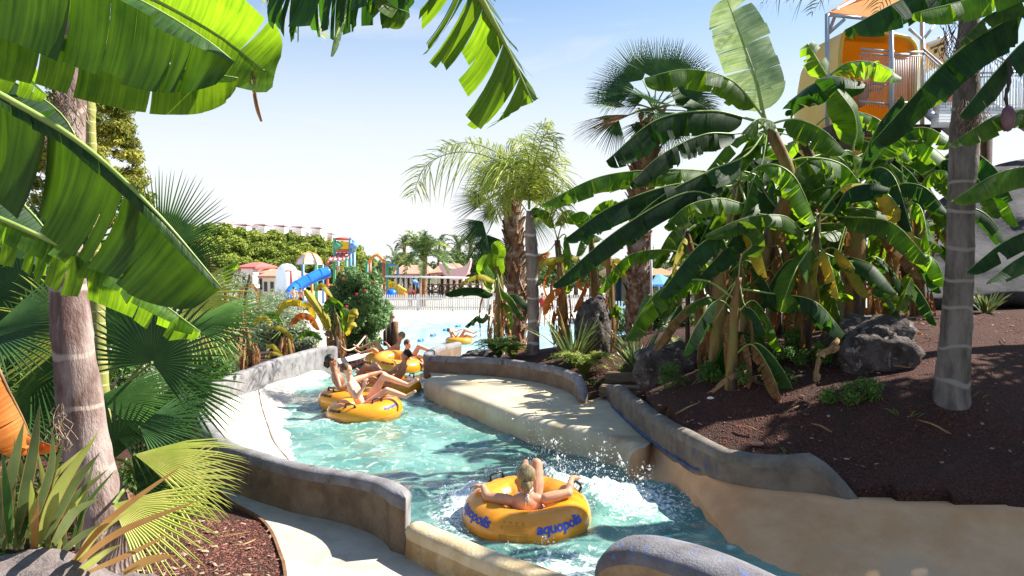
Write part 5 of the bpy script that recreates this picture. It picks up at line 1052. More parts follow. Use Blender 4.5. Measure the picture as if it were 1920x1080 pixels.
r = random.Random(55)
for k, (px, py, d, lab) in enumerate([(1290, 770, 8.9, 'thin brown scrap of leaf on the mulch just behind the start of the river wall'), (1480, 770, 8.3, 'brown scrap of leaf in the shade halfway down the slope'), (1680, 700, 8.9, 'pale scrap of leaf between the big boulder and the ringed trunk'), (1860, 700, 8.6, 'pale stick like leaf on the mulch right of the ringed trunk'), (1750, 820, 7.6, 'brown scrap of leaf below the ringed trunk foot'), (1540, 800, 7.9, 'curled scrap of leaf above the middle of the river wall'), (1880, 640, 10, 'small dry leaf high on the slope at the right edge'), (1400, 780, 8.2, 'straw coloured leaf strip above the river wall bend')]):
    c = P(px, py, d); a = r.uniform(0, 3.14); l = r.uniform(.08, .16); q = [Vector((c.x+math.cos(a)*l*t_, c.y+math.sin(a)*l*t_, 0)) for t_ in (-1, 0, 1)]
    q = [Vector((v.x, v.y, G(v.x, v.y)+.04+.02*(i == 1))) for i, v in enumerate(q)]; tag(banana_leaf(None, q, .014, (30, 20), mat='ban_dry', rib='ribdry', rows=10, seed=950+k, pet=0, name='leaf_scrap', curl=60), lab, 'leaf scrap', 'leaf scraps on the mulch slope')
# rocks
rock('boulder', (P(1630, 665, 9.3).x, 9.3, G(P(1630, 690, 9.3).x, 9.3)), (.88, .8, .78), 'big dark lava boulder on the mulch slope in front of the yellow banana stem', 'rock', 21, .4, 'boulder')
rock('boulder', (P(1250, 690, 10.6).x, 10.6, G(P(1250, 690, 10.6).x, 10.6)), (.95, .8, .72), 'dark shaded boulder beside the wooden steps', 'rock', 22, .3, 'boulder')
rock('standing_rock', (P(1112, 610, 14).x, 14, G(P(1112, 610, 14).x, 14)), (.62, .55, 1.25), 'tall upright lava rock between the sword leaved clumps', 'rock', 23, .35, 'rock', sub=.2)
rock('rock', (P(905, 655, 15.8).x, 15.8, 1.35), (.8, .6, .45), 'low dark rock at the pool end of the garden wall', 'rock', 24, .3)
# steps
for k, (px, py, d, lab) in enumerate([(1172, 724, 11.9, 'lower weathered wooden step beside the dark boulder'), (1180, 700, 12.6, 'upper weathered wooden step beside the dark boulder')]):
    c = P(px, py, d); b_ = bmesh.new(); bmesh.ops.create_cube(b_, size=1); bmesh.ops.scale(b_, vec=(.75, .3, .15), verts=b_.verts); bmesh.ops.bevel(b_, geom=b_.edges[:], offset=.012, segments=2, affect='EDGES')
    me = bpy.data.meshes.new('step'); b_.to_mesh(me); b_.free(); me.materials.append(MT['wood']); o = bpy.data.objects.new('wooden_step', me); COL.objects.link(o); o.location = (c.x, c.y, c.z-.075); o.rotation_euler = (0, 0, -.25); tag(o, lab, 'step', 'wooden garden steps')
# sword-leaved clumps, ferns, shrubs, tufts
for k, (px, py, d, n, L, w, lab, mt) in enumerate([(1075, 650, 13.6, 60, 1.15, .022, 'grey green sword leaved clump left of the standing rock', 'flax'), (1195, 665, 12.6, 55, 1.0, .022, 'sword leaved clump in front of the shaggy trunk', 'flax'), (1850, 600, 12.5, 40, .5, .02, 'pale spiky clump on top of the slope right of the ringed trunk', 'flax')]):
    c = P(px, py, d); g = G(c.x, c.y); t = thing('flax_plant', lab, 'flax plant', (c.x, c.y, g), 'sword leaved clumps'); blade_tuft(t, (c.x, c.y, g), n, L, w, mt, k+5, spread=.75, droop=.3, edge='flaxe', name='foliage')
for k, (px, py, d, n, L, lab, mt) in enumerate([(1095, 680, 13.0, 46, .62, 'bright yellow-green fern in front of the standing rock', 'fern'), (1272, 640, 12.3, 42, .55, 'golden fern above the dark boulder', 'fern'), (935, 665, 15.3, 50, .6, 'dark green fern at the foot of the banana clump by the pool', 'shrub'), (960, 655, 14.9, 36, .45, 'mid green fern left of the slim palm foot', 'fern')]):
    c = P(px, py, d); g = G(c.x, c.y); t = thing('fern', lab, 'fern', (c.x, c.y, g), 'ferns along the garden wall'); r = np.random.default_rng(k)
    for j in range(n):
        a = r.uniform(0, 6.28); sp_ = r.uniform(.3, 1); l = L*r.uniform(.7, 1.15); o_ = np.array([math.cos(a), math.sin(a), 0]); p0 = np.array([c.x, c.y, g]); feather_frond(t, [p0, p0+o_*l*.45*sp_+UP*l*.55, p0+o_*l*(.5+.5*sp_)+UP*l*(.85-.5*sp_)], .09, 22, seed=int(j+k*99), mat=mt, droop=.1, lw=.022, rr=.004, vang=10, pet=.15)
for k, (px, py, d, s, n, lab) in enumerate([(1290, 722, 9.6, .3, 1900, 'small bright green leafy shrub between the dark boulder and the wall'), (1600, 730, 8.3, .27, 1500, 'small glossy green shrub in front of the big boulder'), (1455, 668, 9.6, .34, 1800, 'shaded green shrub under the grove'), (1440, 715, 9.0, .3, 1500, 'low shaded shrub halfway down the mulch slope'), (1395, 665, 9.9, .3, 1700, 'shaded leafy shrub at the foot of the leftmost grove stems'), (1520, 690, 9.3, .26, 1300, 'low dark shrub left of the big boulder'), (1345, 700, 9.4, .22, 1000, 'low leafy shrub right of the small bright shrub'), (1230, 560, 24, 1.1, 3000, 'clipped green hedge behind the shaggy trunk'), (1330, 575, 23, 1.1, 3000, 'clipped green hedge in front of the picket fence on the right')]):
    c = P(px, py, d); g = G(c.x, c.y) if s < 1 else c.z-1.0; t = thing('shrub', lab, 'shrub', (c.x, c.y, g), 'low shrubs on the right bank'); r = random.Random(k+40)
    cl = [((c.x+r.uniform(-1, 1)*s, c.y+r.uniform(-.6, .6)*s, g+r.uniform(.1, .85)*s), s*r.uniform(.2, .4)) for _ in range(12)]; leafcloud('foliage', cl, n, .02 if s < 1 else .07, MT['shrub'], t, seed=k+9, shell=.35)
    mb = MB(); [mb.tube([(c.x, c.y, g-.04), q[0]], [.01, .004], 4) for q in cl[:7]]; mb.build('stem', MT['bark'], t)
for k, (px, py, d, lab) in enumerate([(1112, 722, 12.6, 'grassy tuft at the end of the garden wall'), (1165, 690, 13, 'grassy tuft above the wooden steps'), (1485, 845, 7.6, 'thin weedy tuft by the white litter'), (1690, 790, 7.9, 'sparse grassy weeds below the ringed trunk'), (1800, 770, 8, 'sparse grassy weeds right of the ringed trunk foot')]):
    c = P(px, py, d); g = G(c.x, c.y); tag(blade_tuft(None, (c.x, c.y, g-.01), 26 if k < 3 else 14, .24 if k < 2 else .12, .006, 'grassm', k+60, spread=1., droop=.6, name='grass_tuft', sp0=.2, segs=4), lab, 'grass tuft', 'grass tufts on the slope')
# steel post in the grove
mb = MB(); c = P(1312, 620, 10.8); mb.tube([(c.x-.16, c.y, G(c.x, c.y)-.1), P(1290, 480, 10.8)], .035, 8); tag(mb.build('post', MT['dwood'], origin=(c.x, c.y, G(c.x, c.y))), 'dark leaning post at the left edge of the banana grove', 'post')
mb = MB(); mb.tube(PP([(1222, 600, 14.2), (1221, 525, 14.2), (1221, 450, 14.2)]), .02, 8); tag(mb.build('post', MT['steelw'], origin=tuple(P(1222, 600, 14.2))), 'thin pale pole right against the shaggy fan palm trunk', 'post')
# small litter at the river wall
for k, (px, py, d, mt, lab, s) in enumerate([(1332, 762, 9.0, 'white', 'scrap of white litter beside the small bright shrub', .05), (1372, 842, 7.65, 'white', 'scrap of white litter behind the river wall', .06), (1394, 838, 7.7, 'p_pk', 'pinkish stone behind the river wall', .07), (1420, 824, 7.9, 'terra', 'reddish brown stone on the mulch above the river wall', .08)]):
    c = P(px, py, d); rock('litter' if k < 2 else 'stone', (c.x, c.y, G(c.x, c.y)+.01), (s*1.6, s, s*.6), lab, mt, 30+k, .3, 'litter' if k < 2 else 'stone', res=10)
# stone slope behind
V = []; F = []; q = [P(1690, 560, 13.4), P(1925, 552, 13.2), P(2300, 552, 12.8), P(1735, 400, 15.2), P(1900, 300, 16), P(2300, 280, 15.6)]
n = 40; V = np.zeros((n, n, 3))
for i in range(n):
    v = i/(n-1); a = np.array(catmull([q[0], q[1], q[2]], n)); b_ = np.array(catmull([q[3], q[4], q[5]], n)); V[i] = a*(1-v)+b_*v
V[..., 1] += fbm(V*1.3, 4)*.35; V[..., 2] += fbm(V*1.1+9, 3)*.08
idx = np.arange(n*n).reshape(n, n); sl_ = mesh('stone_slope', V.reshape(-1, 3), np.stack([idx[:-1, :-1], idx[:-1, 1:], idx[1:, 1:], idx[1:, :-1]], -1).reshape(-1, 4), M('veined_stone', (.07, .067, .072), (.05, .046, .055), 2.5, .9, .6, 10, stretch=(1, 1, 2.5), c3=(.05, .05, .05), lo3=.52, hi3=.56, scale3=3.2))
m_ = sl_.modifiers.new('thick', 'SOLIDIFY'); m_.thickness = .4; m_.offset = -1
tag(sl_, 'grey veined artificial stone slope behind the ringed palm at the right', 'stone slope')
# unseen trees added beyond the right edge to cast shade on the slope
for k, (x, y, hgt, s, lab) in enumerate([(9.6, 8.4, 5.2, 1.7, 'broad leafy tree added unseen outside the right edge to shade the slope'), (8.4, 5.0, 4.6, 1.5, 'leafy tree added unseen outside the right edge to shade the bottom right channel')]):
    g = G(x, y); t = thing('tree', lab, 'tree', (x, y, g)); r = random.Random(k+70); cl = [((x+r.gauss(0, .6)*s, y+r.gauss(0, .55)*s, g+hgt+r.gauss(0, .4)*s), s*r.uniform(.3, .5)) for _ in range(22)]
    leafcloud('crown', cl, 9000, .11, MT['shrub'], t, seed=k+70, shell=.4); trunk(t, [(x, y, g-.1), (x, y, g+hgt*.5), (x+.1, y, g+hgt)], [.2, .15, .08], MT['bark'], n=10, rows=12)
    mb = MB(); [mb.tube([(x, y, g+hgt*.55), q[0]], [.06, .02], 5) for q in cl[:8]]; mb.build('limb', MT['bark'], t)
# ================= RINGS AND RIDERS =================
def ring_mesh(R=.385, r=.195, n=96, m=36, wr=1.):
    V = []; UVv = []
    for i in range(n):
        a = 2*math.pi*i/n
        for j in range(m):
            b = 2*math.pi*j/m; inner = max(0, -math.cos(b))**1.5; topm = max(0, math.sin(b))
            k = 1-.045*wr*inner*(.5+.5*math.cos(a*17+.6*math.sin(3*a)))-.012*wr*topm*max(0, math.cos(a*9))**3
            rr = r*k; q = R+rr*math.cos(b)*1.02; V.append((q*math.cos(a), q*math.sin(a), rr*math.sin(b)*.95))
    F = [(i*m+j, ((i+1) % n)*m+j, ((i+1) % n)*m+(j+1) % m, i*m+(j+1) % m) for i in range(n) for j in range(m)]
    return V, F
RV, RF = ring_mesh()
def onring(phi, th, h=.003, R=.385, r=.195):
    q = R+(r+h)*math.cos(th)*1.02; return (q*math.cos(phi), q*math.sin(phi), (r*.95+h)*math.sin(th))
def wrap(parent, name, mat, shapes, phic, thc, h=.003):
    """flat faces (x along the ring, y up its side) laid on the ring surface"""
    bm = bmesh.new()
    for poly in shapes:
        vs = [bm.verts.new((x, y, 0)) for x, y in poly]; bm.faces.new(vs)
    return wrap_bm(parent, name, mat, bm, phic, thc, h)
def wrap_bm(parent, name, mat, bm, phic, thc, h=.003):
    bmesh.ops.triangulate(bm, faces=bm.faces[:])
    for _ in range(4):
        es = [e for e in bm.edges if e.calc_length() > .022]
        if not es: break
        bmesh.ops.subdivide_edges(bm, edges=es, cuts=1); bmesh.ops.triangulate(bm, faces=bm.faces[:])
    for v in bm.verts:
        th = thc+v.co.y/.195; v.co = Vector(onring(phic+v.co.x/(.385+.195*math.cos(thc)), th, h))
    me = bpy.data.meshes.new(name); bm.to_mesh(me); bm.free(); me.materials.append(mat)
    o = bpy.data.objects.new(name, me); COL.objects.link(o); o.parent = parent; return o
def lettering(parent, text, phic, thc, size, mat, name='lettering'):
    cu_ = bpy.data.curves.new('t', 'FONT'); cu_.body = text; cu_.size = size; cu_.offset = size*.028; cu_.align_x = 'CENTER'; cu_.resolution_u = 2; cu_.shear = .15; cu_.space_character = .93
    to = bpy.data.objects.new('t', cu_); COL.objects.link(to); bpy.context.view_layer.update()
    me = bpy.data.meshes.new_from_object(to.evaluated_get(bpy.context.evaluated_depsgraph_get())); bpy.data.objects.remove(to); bpy.data.curves.remove(cu_)
    bm = bmesh.new(); bm.from_mesh(me); bpy.data.meshes.remove(me)
    for v in bm.verts: v.co.y -= size*.3
    return wrap_bm(parent, name, mat, bm, phic, thc, .004)
HANDLES = MB()
def handle(parent, phi, th=1.25):
    mb = MB(); c = Vector(onring(phi, th, -.004)); nrm_ = (c-Vector((.385*math.cos(phi), .385*math.sin(phi), 0))).normalized(); t = Vector((-math.sin(phi), math.cos(phi), 0))
    pts = [c-t*.075, c-t*.07+nrm_*.045, c-t*.045+nrm_*.058, c+t*.045+nrm_*.058, c+t*.07+nrm_*.045, c+t*.075]; mb.tube(pts, .012, 8); mb.ball(c-t*.08, (.03, .03, .012), 8); mb.ball(c+t*.08, (.03, .03, .012), 8)
    return mb.build('handle', MT['black'], parent, local=True)
def ring(loc, rz, tilt, label, full=False, marks=True, scale=1.):
    t = thing('swim_ring', label, 'swim ring', tuple(loc), 'yellow swim rings on the river'); t.rotation_euler = (tilt[0], tilt[1], rz); t.scale = (scale,)*3
    mesh('ring_body', RV, RF, MT['tubey'], t, local=True)
    sm = MB(); sm.tube([onring(a*2*math.pi/72, -.12, .0) for a in range(73)], .0035, 5, cap=False); sm.build('seam', MT['tubed'], t, local=True)
    return t
WZ = 1.0
T0 = ring((.135, 7.2, 1.105), 0, (math.radians(8), 0), 'large yellow swim ring nearest the viewer, carrying the blonde woman')
handle(T0, math.radians(128)); handle(T0, math.radians(22), 1.0)
lettering(T0, 'aquopolis', math.radians(209), .62, .132, MT['navy']); lettering(T0, 'aquopolis', math.radians(302), .6, .132, MT['navy'])
sh = []
def rect(x0, y0, x1, y1): sh.append([(x0, y0), (x1, y0), (x1, y1), (x0, y1)])
for k in range(4): rect(-.11+k*.06, .062, -.085+k*.06, .085)
for k in range(5): rect(-.08, .045-k*.016, .12-.03*(k % 2), .05-k*.016)
rect(-.12, .01, -.095, .04)
for k in range(3): rect(-.12+k*.085, -.085, -.05+k*.085, -.035)
wrap(T0, 'warning_print', M('warning_ink', (.5, .24, .04), rough=.5), sh, math.radians(257), .5, .0035)

def person(label, origin, rz, J, s=1., skin='skin', hair='hairk', hairlen=.0, face=(1, 0, 0), up=(0, 0, 1), vox=.008, group=None, hands=True, tilt=(0, 0), clothes=None, curl=.9, female=False, handdir=None, name='person'):
    t = thing(name, label, 'person', tuple(origin), group); t.rotation_euler = (tilt[0], tilt[1], rz)
    J = {k: Vector(v) for k, v in J.items()}; mb = MB()
    def limb(a, b, ra, rb, n=12):
        d = b-a; k = 7; mb.tube([a+d*i/k for i in range(k+1)], [(ra+(rb-ra)*i/k)*(1+.10*math.sin(math.pi*min(1, i/k*1.3))) for i in range(k+1)], n); mb.ball(a, ra, 12); mb.ball(b, rb, 12)
    u = (J['neck']-J['pelvis']).normalized(); lat = (J['shR']-J['shL']).normalized(); lat = (lat-u*lat.dot(u)).normalized(); fr = u.cross(lat) if False else lat.cross(u)*-1
    R = Matrix((lat, fr, u)).transposed()
    mid = (J['shL']+J['shR'])/2
    mb.ball(J['chest'], (.155*s, .105*s, .17*s), 18, R=R); mb.ball((J['chest']*.45+J['pelvis']*.55), (.125*s, .09*s, .16*s), 16, R=R); mb.ball(J['pelvis'], (.155*s, .11*s, .12*s), 16, R=R)
    mb.ball(mid+u*.01, (.15*s, .06*s, .055*s), 14, R=R); limb(J['neck']-u*.06*s, J['neck']+(J['head']-J['neck'])*.55, .058*s, .05*s)
    for sd_ in 'LR':
        limb(J['sh'+sd_], J['el'+sd_], .052*s, .04*s); limb(J['el'+sd_], J['wr'+sd_], .04*s, .026*s)
        limb(J['hip'+sd_], J['kn'+sd_], .088*s, .056*s); limb(J['kn'+sd_], J['an'+sd_], .056*s, .036*s)
        limb(J['an'+sd_], J['to'+sd_], .034*s, .022*s); mb.ball(J['to'+sd_], (.03*s,)*3, 10)
        # hand: palm, four fingers and a thumb
        w = J['wr'+sd_]; fa = (w-J['el'+sd_]).normalized(); hd = Vector(handdir[sd_]).normalized() if handdir and sd_ in handdir else fa
        dn = Vector((0, 0, -1)); pn = (dn-hd*dn.dot(hd)); pn = pn.normalized() if pn.length > .1 else Vector((1, 0, 0)); sd2 = hd.cross(pn).normalized()
        Rh = Matrix((sd2, hd, pn)).transposed(); mb.ball(w+hd*.045*s, (.04*s, .055*s, .018*s), 12, R=Rh)
        if hands:
            for f in range(4):
                b_ = w+hd*.08*s+sd2*(f-1.5)*.021*s; L = (.062, .072, .068, .052)[f]*s; c1_ = b_+(hd*math.cos(curl*.4)+pn*math.sin(curl*.4))*L*.55+sd2*(f-1.5)*.003; c2_ = c1_+(hd*math.cos(curl)+pn*math.sin(curl))*L*.5; mb.tube([b_, c1_, c2_], [.0098*s, .009*s, .0078*s], 8); mb.ball(c2_, .0078*s, 6)
            q = w+hd*.025*s+sd2*(-.034*s); q2 = q+(hd*.6-sd2*.75).normalized()*.04*s; q3 = q2+(hd*.9-sd2*.1+pn*.3).normalized()*.03*s; mb.tube([q, q2, q3], [.0125*s, .0105*s, .009*s], 8)
    # head with jaw, nose, ears
    f = Vector(face).normalized(); uh = Vector(up).normalized(); sdh = f.cross(uh).normalized(); uh = sdh.cross(f).normalized(); Rf = Matrix((sdh, f, uh)).transposed(); h = J['head']; hs = s*(1.12 if s < .9 else 1.)
    def hp(x, y, z): return h+(sdh*x+f*y+uh*z)*hs
    mb.ball(hp(0, -.01, .02), (.076*hs, .093*hs, .09*hs), 20, R=Rf); mb.ball(hp(0, .022, -.045), (.058*hs, .062*hs, .062*hs), 16, R=Rf); mb.ball(hp(0, .082, -.022), (.013*hs, .02*hs, .022*hs), 10, R=Rf)
    mb.ball(hp(0, .072, -.062), (.024*hs, .012*hs, .01*hs), 10, R=Rf); mb.ball(hp(0, .068, .018), (.05*hs, .016*hs, .01*hs), 10, R=Rf)
    for e in (-1, 1): mb.ball(hp(.077*e, -.005, -.012), (.012*hs, .02*hs, .03*hs), 10, R=Rf)
    o = mb.build('body', MT[skin], t, local=True); md = o.modifiers.new('remesh', 'REMESH'); md.mode = 'VOXEL'; md.voxel_size = vox; md.use_smooth_shade = True; sm_ = o.modifiers.new('smooth', 'SMOOTH'); sm_.iterations = 3; sm_.factor = .5
    if vox < .012:
        for e in (-1, 1):
            m2 = MB(); m2.ball(hp(.03*e, .079, -.002), .0085*hs, 8, R=Rf); m2.build('eye', MT['hairk'], o, local=True)
        m2 = MB(); m2.tube([hp(-.022, .078, -.06), hp(0, .084, -.063), hp(.022, .078, -.06)], [.002, .005*hs, .002], 6); m2.build('mouth', M('lips', (.45, .12, .1), rough=.5) if 'lips' not in bpy.data.materials else bpy.data.materials['lips'], o, local=True)
    # hair: a lumpy cap, longer pieces as asked
    hb = MB(); hb.ball(hp(0, -.022, .035), (.084*hs, .095*hs, .093*hs), 26, R=Rf)
    if hairlen: hb.ball(hp(0, -.07, -.03), (.06*hs, .045*hs, .08*hs), 18, R=Rf); hb.tube([hp(0, -.1, .0), hp(.004, -.115, -.06), hp(0, -.1, -.06-hairlen*.6), hp(-.006, -.075, -.08-hairlen)], [.034*hs, .033*hs, .022*hs, .004], 10)
    Vh = np.array(hb.V); c_ = np.array(h); Vh += (Vh-c_)*(fbm(Vh*38, 3)*.09)[:, None]
    mesh('hair', Vh, hb.F, MT[hair], o, local=True)
    for (nm, kind, mt) in (clothes or []):
        cb = MB()
        if kind == 'shorts':
            cb.ball(J['pelvis'], (.168*s, .125*s, .125*s), 18, R=R)
            for sd_ in 'LR': d = J['kn'+sd_]-J['hip'+sd_]; cb.tube([J['hip'+sd_]+d*k/5*.6 for k in range(6)], [.102*s-.004*k for k in range(6)], 14)
        if kind == 'bikini':
            cb.ball(J['pelvis'], (.166*s, .12*s, .09*s), 18, R=R)
        if kind == 'top':
            cb.ball(J['chest'], (.168*s, .12*s, .18*s), 18, R=R); cb.ball((J['chest']*.45+J['pelvis']*.55), (.14*s, .105*s, .17*s), 16, R=R); cb.ball(mid, (.17*s, .075*s, .06*s), 14, R=R)
            for sd_ in 'LR': d = J['el'+sd_]-J['sh'+sd_]; cb.tube([J['sh'+sd_]+d*k/4*.6 for k in range(5)], .062*s, 12)
        if kind == 'band':
            a = J['chest']+u*.02*s; k_ = 28; pts = [a+(lat*math.cos(q*2*math.pi/k_)*.148*s+fr*math.sin(q*2*math.pi/k_)*.112*s) for q in range(k_+1)]; cb.tube(pts, .012*s, 6, cap=False)
        c = cb.build(nm, MT[mt], t, local=True)
        if kind != 'band': m3 = c.modifiers.new('remesh', 'REMESH'); m3.mode = 'VOXEL'; m3.voxel_size = max(vox, .01); m3.use_smooth_shade = True
    return t
# the woman in the near ring, seen from behind: local axes = world, origin at the ring centre
JW = dict(pelvis=(0, .08, -.06), chest=(-.01, -.13, .08), neck=(0, -.19, .25), head=(-.005, -.13, .36), shL=(-.165, -.18, .17), shR=(.165, -.18, .185), elL=(-.36, -.17, .2), wrL=(-.40, .02, .235), elR=(.37, -.13, .22), wrR=(.41, .06, .29),
          hipL=(-.09, .12, -.04), hipR=(.09, .12, -.04), knL=(-.03, .42, .24), anL=(-.0, .56, .29), toL=(0, .66, .30), knR=(.1, .34, .36), anR=(.06, .58, .2), toR=(.05, .66, .22))
PRS = 'people riding rings down the river'
pw = person('blonde woman seen from behind with arms spread along the nearest ring', (.135, 7.2, 1.105), 0, JW, 1., 'skin', 'hairb', .075, (0, 1, .1), (0, -.15, 1), .0065, PRS, clothes=[('bikini_bottom', 'bikini', 'cloth_w')], handdir={'L': (-.7, .6, 0), 'R': (.35, .8, .1)}, curl=.7)
cb = MB(); a = Vector((0, -.245, .235)); cb.tube([(-.05, -.19, .285), (-.02, -.235, .26), a, (.02, -.235, .26), (.05, -.19, .285)], .006, 6); cb.ball(a, .013, 8); cb.tube([a, (-.012, -.262, .19), (-.016, -.268, .14)], [.006, .009, .005], 6); cb.tube([a, (.01, -.262, .2), (.006, -.268, .155)], [.006, .009, .005], 6); cb.build('bikini_tie', MT['cloth_w'], pw, local=True)
cb = MB(); k_ = 24; cb.tube([Vector((-.01+math.cos(q*2*math.pi/k_)*.163, -.13+math.sin(q*2*math.pi/k_)*.118+.02, .09)) for q in range(k_+1)], .009, 6, cap=False); cb.build('bikini_band', MT['cloth_w'], pw, local=True)
# the reclining riders further up: x = the way they face
JR = dict(pelvis=(-.02, 0, .05), chest=(-.16, 0, .33), neck=(-.23, 0, .49), head=(-.27, 0, .63), shR=(-.19, -.16, .43), elR=(-.06, -.34, .26), wrR=(.05, -.3, .42), shL=(-.19, .16, .45), elL=(.0, .3, .5), wrL=(.19, .36, .55),
          hipR=(.02, -.09, .06), knR=(.36, -.1, .33), anR=(.66, -.14, .24), toR=(.79, -.14, .32), hipL=(.02, .09, .06), knL=(.28, .1, .52), anL=(.66, .1, .38), toL=(.8, .1, .46))
def JM(**k):
    j = dict(JR); j.update(k); return j
T1 = ring((-2.27, 12.2, 1.1), math.radians(10), (math.radians(2), math.radians(-5)), 'yellow swim ring carrying the fair haired boy at the front of the group')
handle(T1, math.radians(245), 1.2); handle(T1, math.radians(300), 1.5); lettering(T1, 'aquopolis', math.radians(215), .7, .085, MT['black']); lettering(T1, 'aquopolis', math.radians(318), .6, .085, MT['cloth_b'])
person('fair haired boy reclining with bare legs stretched out over the front ring', (-2.27, 12.2, 1.1), 0, JR, .93, 'skinp', 'hairbr', 0, (.9, -.25, .1), (-.2, 0, 1), .009, PRS, clothes=[('swim_briefs', 'bikini', 'cloth_b')], handdir={'R': (.1, .2, .9), 'L': (.9, .1, -.2)})
T2 = ring((-2.62, 13.15, 1.1), .6, (0, math.radians(4)), 'yellow swim ring mostly hidden behind the fair haired boy, at its left')
handle(T2, math.radians(190)); lettering(T2, 'aquopolis', math.radians(190), .6, .085, MT['black'])
person('dark haired rider with brown skin sitting behind the fair haired boy', (-2.72, 13.15, 1.12), math.radians(8), JM(wrR=(.1, -.34, .3), elR=(-.1, -.36, .22)), .95, 'skind', 'hairk', .03, (.95, .1, .1), (-.1, 0, 1), .01, PRS, clothes=[('swim_shorts', 'shorts', 'cloth_k')])
T3 = ring((-2.25, 14.6, 1.08), 1., (math.radians(3), 0), 'yellow swim ring under the dark haired boy turned towards the left bank')
handle(T3, math.radians(-20)); lettering(T3, 'aquopolis', math.radians(265-57), .6, .085, MT['black'])
person('dark haired boy turned to the left bank with one arm along his ring', (-2.2, 14.6, 1.05), math.radians(165), JM(elL=(-.08, .36, .3), wrL=(-.24, .5, .27), knL=(.3, .1, .46), anL=(.55, .12, .25), toL=(.66, .12, .3)), .9, 'skin', 'hairk', 0, (.9, .3, .1), (-.1, 0, 1), .01, PRS, clothes=[('swim_shorts', 'shorts', 'cloth_k')])
T4 = ring((-2.5, 17.4, 1.16), .3, (math.radians(10), math.radians(4)), 'orange-yellow swim ring tilting at the mouth of the river')
lettering(T4, 'aquopolis', math.radians(235), .8, .085, MT['black'])
person('short haired boy leaning forward out of the ring at the river mouth', (-2.35, 17.5, 1.0), math.radians(-8), JM(chest=(-.02, 0, .3), neck=(.03, 0, .44), head=(.06, 0, .57), shR=(.02, -.15, .38), shL=(.02, .15, .4), elR=(.2, -.26, .26), wrR=(.4, -.24, .2), elL=(.2, .24, .3), wrL=(.42, .2, .24), pelvis=(-.12, 0, .05)), .9, 'skinp', 'hairbr', 0, (.8, -.3, 0), (0, 0, 1), .012, PRS, clothes=[('swim_shorts', 'shorts', 'cloth_b')])
person('sunburnt rider behind the boy at the river mouth reaching towards the left bank', (-2.85, 18.4, 1.02), math.radians(185), JM(elL=(.0, .3, .36), wrL=(.2, .34, .3)), .85, 'skin', 'hairb', 0, (.9, .2, 0), (0, 0, 1), .012, PRS, clothes=[('swim_shorts', 'shorts', 'cloth_r')])
T5 = ring((-2.85, 18.4, 1.1), .3, (0, 0), 'furthest swim ring on the river, almost hidden by the ring in front of it')
q = H(861, 640, .06); T6 = ring((q.x, q.y, .1), .3, (0, 0), 'yellow swim ring floating alone on the pale blue pool'); T6.scale = (1.0, 1.0, .8)
person('bather lying back in the lone ring on the pool', (q.x-.05, q.y, .0), 0, JM(head=(-.36, 0, .5), neck=(-.3, 0, .38), chest=(-.2, 0, .24)), .95, 'skin', 'hairbr', 0, (.9, 0, .2), (-.2, 0, 1), .016, None, hands=False)
# the water thrown up round the near ring
r = np.random.default_rng(77); V = []; F = []
def drop(c, s):
    b = len(V); st = r.uniform(.8, 1.8); ax = [np.array(v)*s for v in ((1, 0, 0), (-1, 0, 0), (0, 1, 0), (0, -1, 0), (0, 0, st), (0, 0, -st))]
    V.extend([c+a for a in ax]); F.extend([(b, b+2, b+4), (b+2, b+1, b+4), (b+1, b+3, b+4), (b+3, b, b+4), (b+2, b, b+5), (b+1, b+2, b+5), (b+3, b+1, b+5), (b, b+3, b+5)])
for k in range(110):
    u_ = r.random()
    if u_ < .62: x = r.normal(.5, .7); y = 7.95+r.normal(0, .16)+.12*math.sin(x*3); h_ = r.gamma(2., .09)*math.exp(-((x-.5)/1.1)**2)+.02
    elif u_ < .76: x = r.normal(1.15, .22); y = r.normal(7.6, .28); h_ = r.gamma(2., .05)
    elif u_ < .9: x = r.normal(-.62, .12); y = r.normal(7.1, .45); h_ = r.gamma(2., .04)
    else: x = r.normal(.45, .35); y = r.normal(6.38, .12); h_ = r.gamma(2., .03)
    dx, dy = r.normal(0, .16), r.normal(0, .12); z0 = float(wz(x, y)); nn = int(8+h_*130)
    for i in range(nn):
        q = r.random()**.8*1.35; sp_ = .012+.05*q*h_*3
        px_, py_ = x+dx*q+r.normal(0, sp_), y+dy*q+r.normal(0, sp_)
        if math.hypot(px_-.135, py_-7.2) < .6: continue
        z = z0+h_*4*q*(1-q/1.5)*.75+r.normal(0, sp_*.6)
        if z > z0-.02: drop(np.array([px_, py_, z]), r.choice([.003, .0045, .007, .012, .02], p=[.52, .3, .13, .04, .01])*(1.25-.5*q))
for k in range(30):
    c = P(1060+r.uniform(0, 90), 835+r.uniform(-25, 60), 8.4); drop(np.array(c), r.choice([.004, .007]))
ms_ = M('splash_water', (.86, .9, .92), rough=.15, spec=.6, transl=.4)
tag(mesh('splash', V, F, ms_, None), 'white splash and flying droplets thrown up around the near ring', 'splash', kind='stuff')
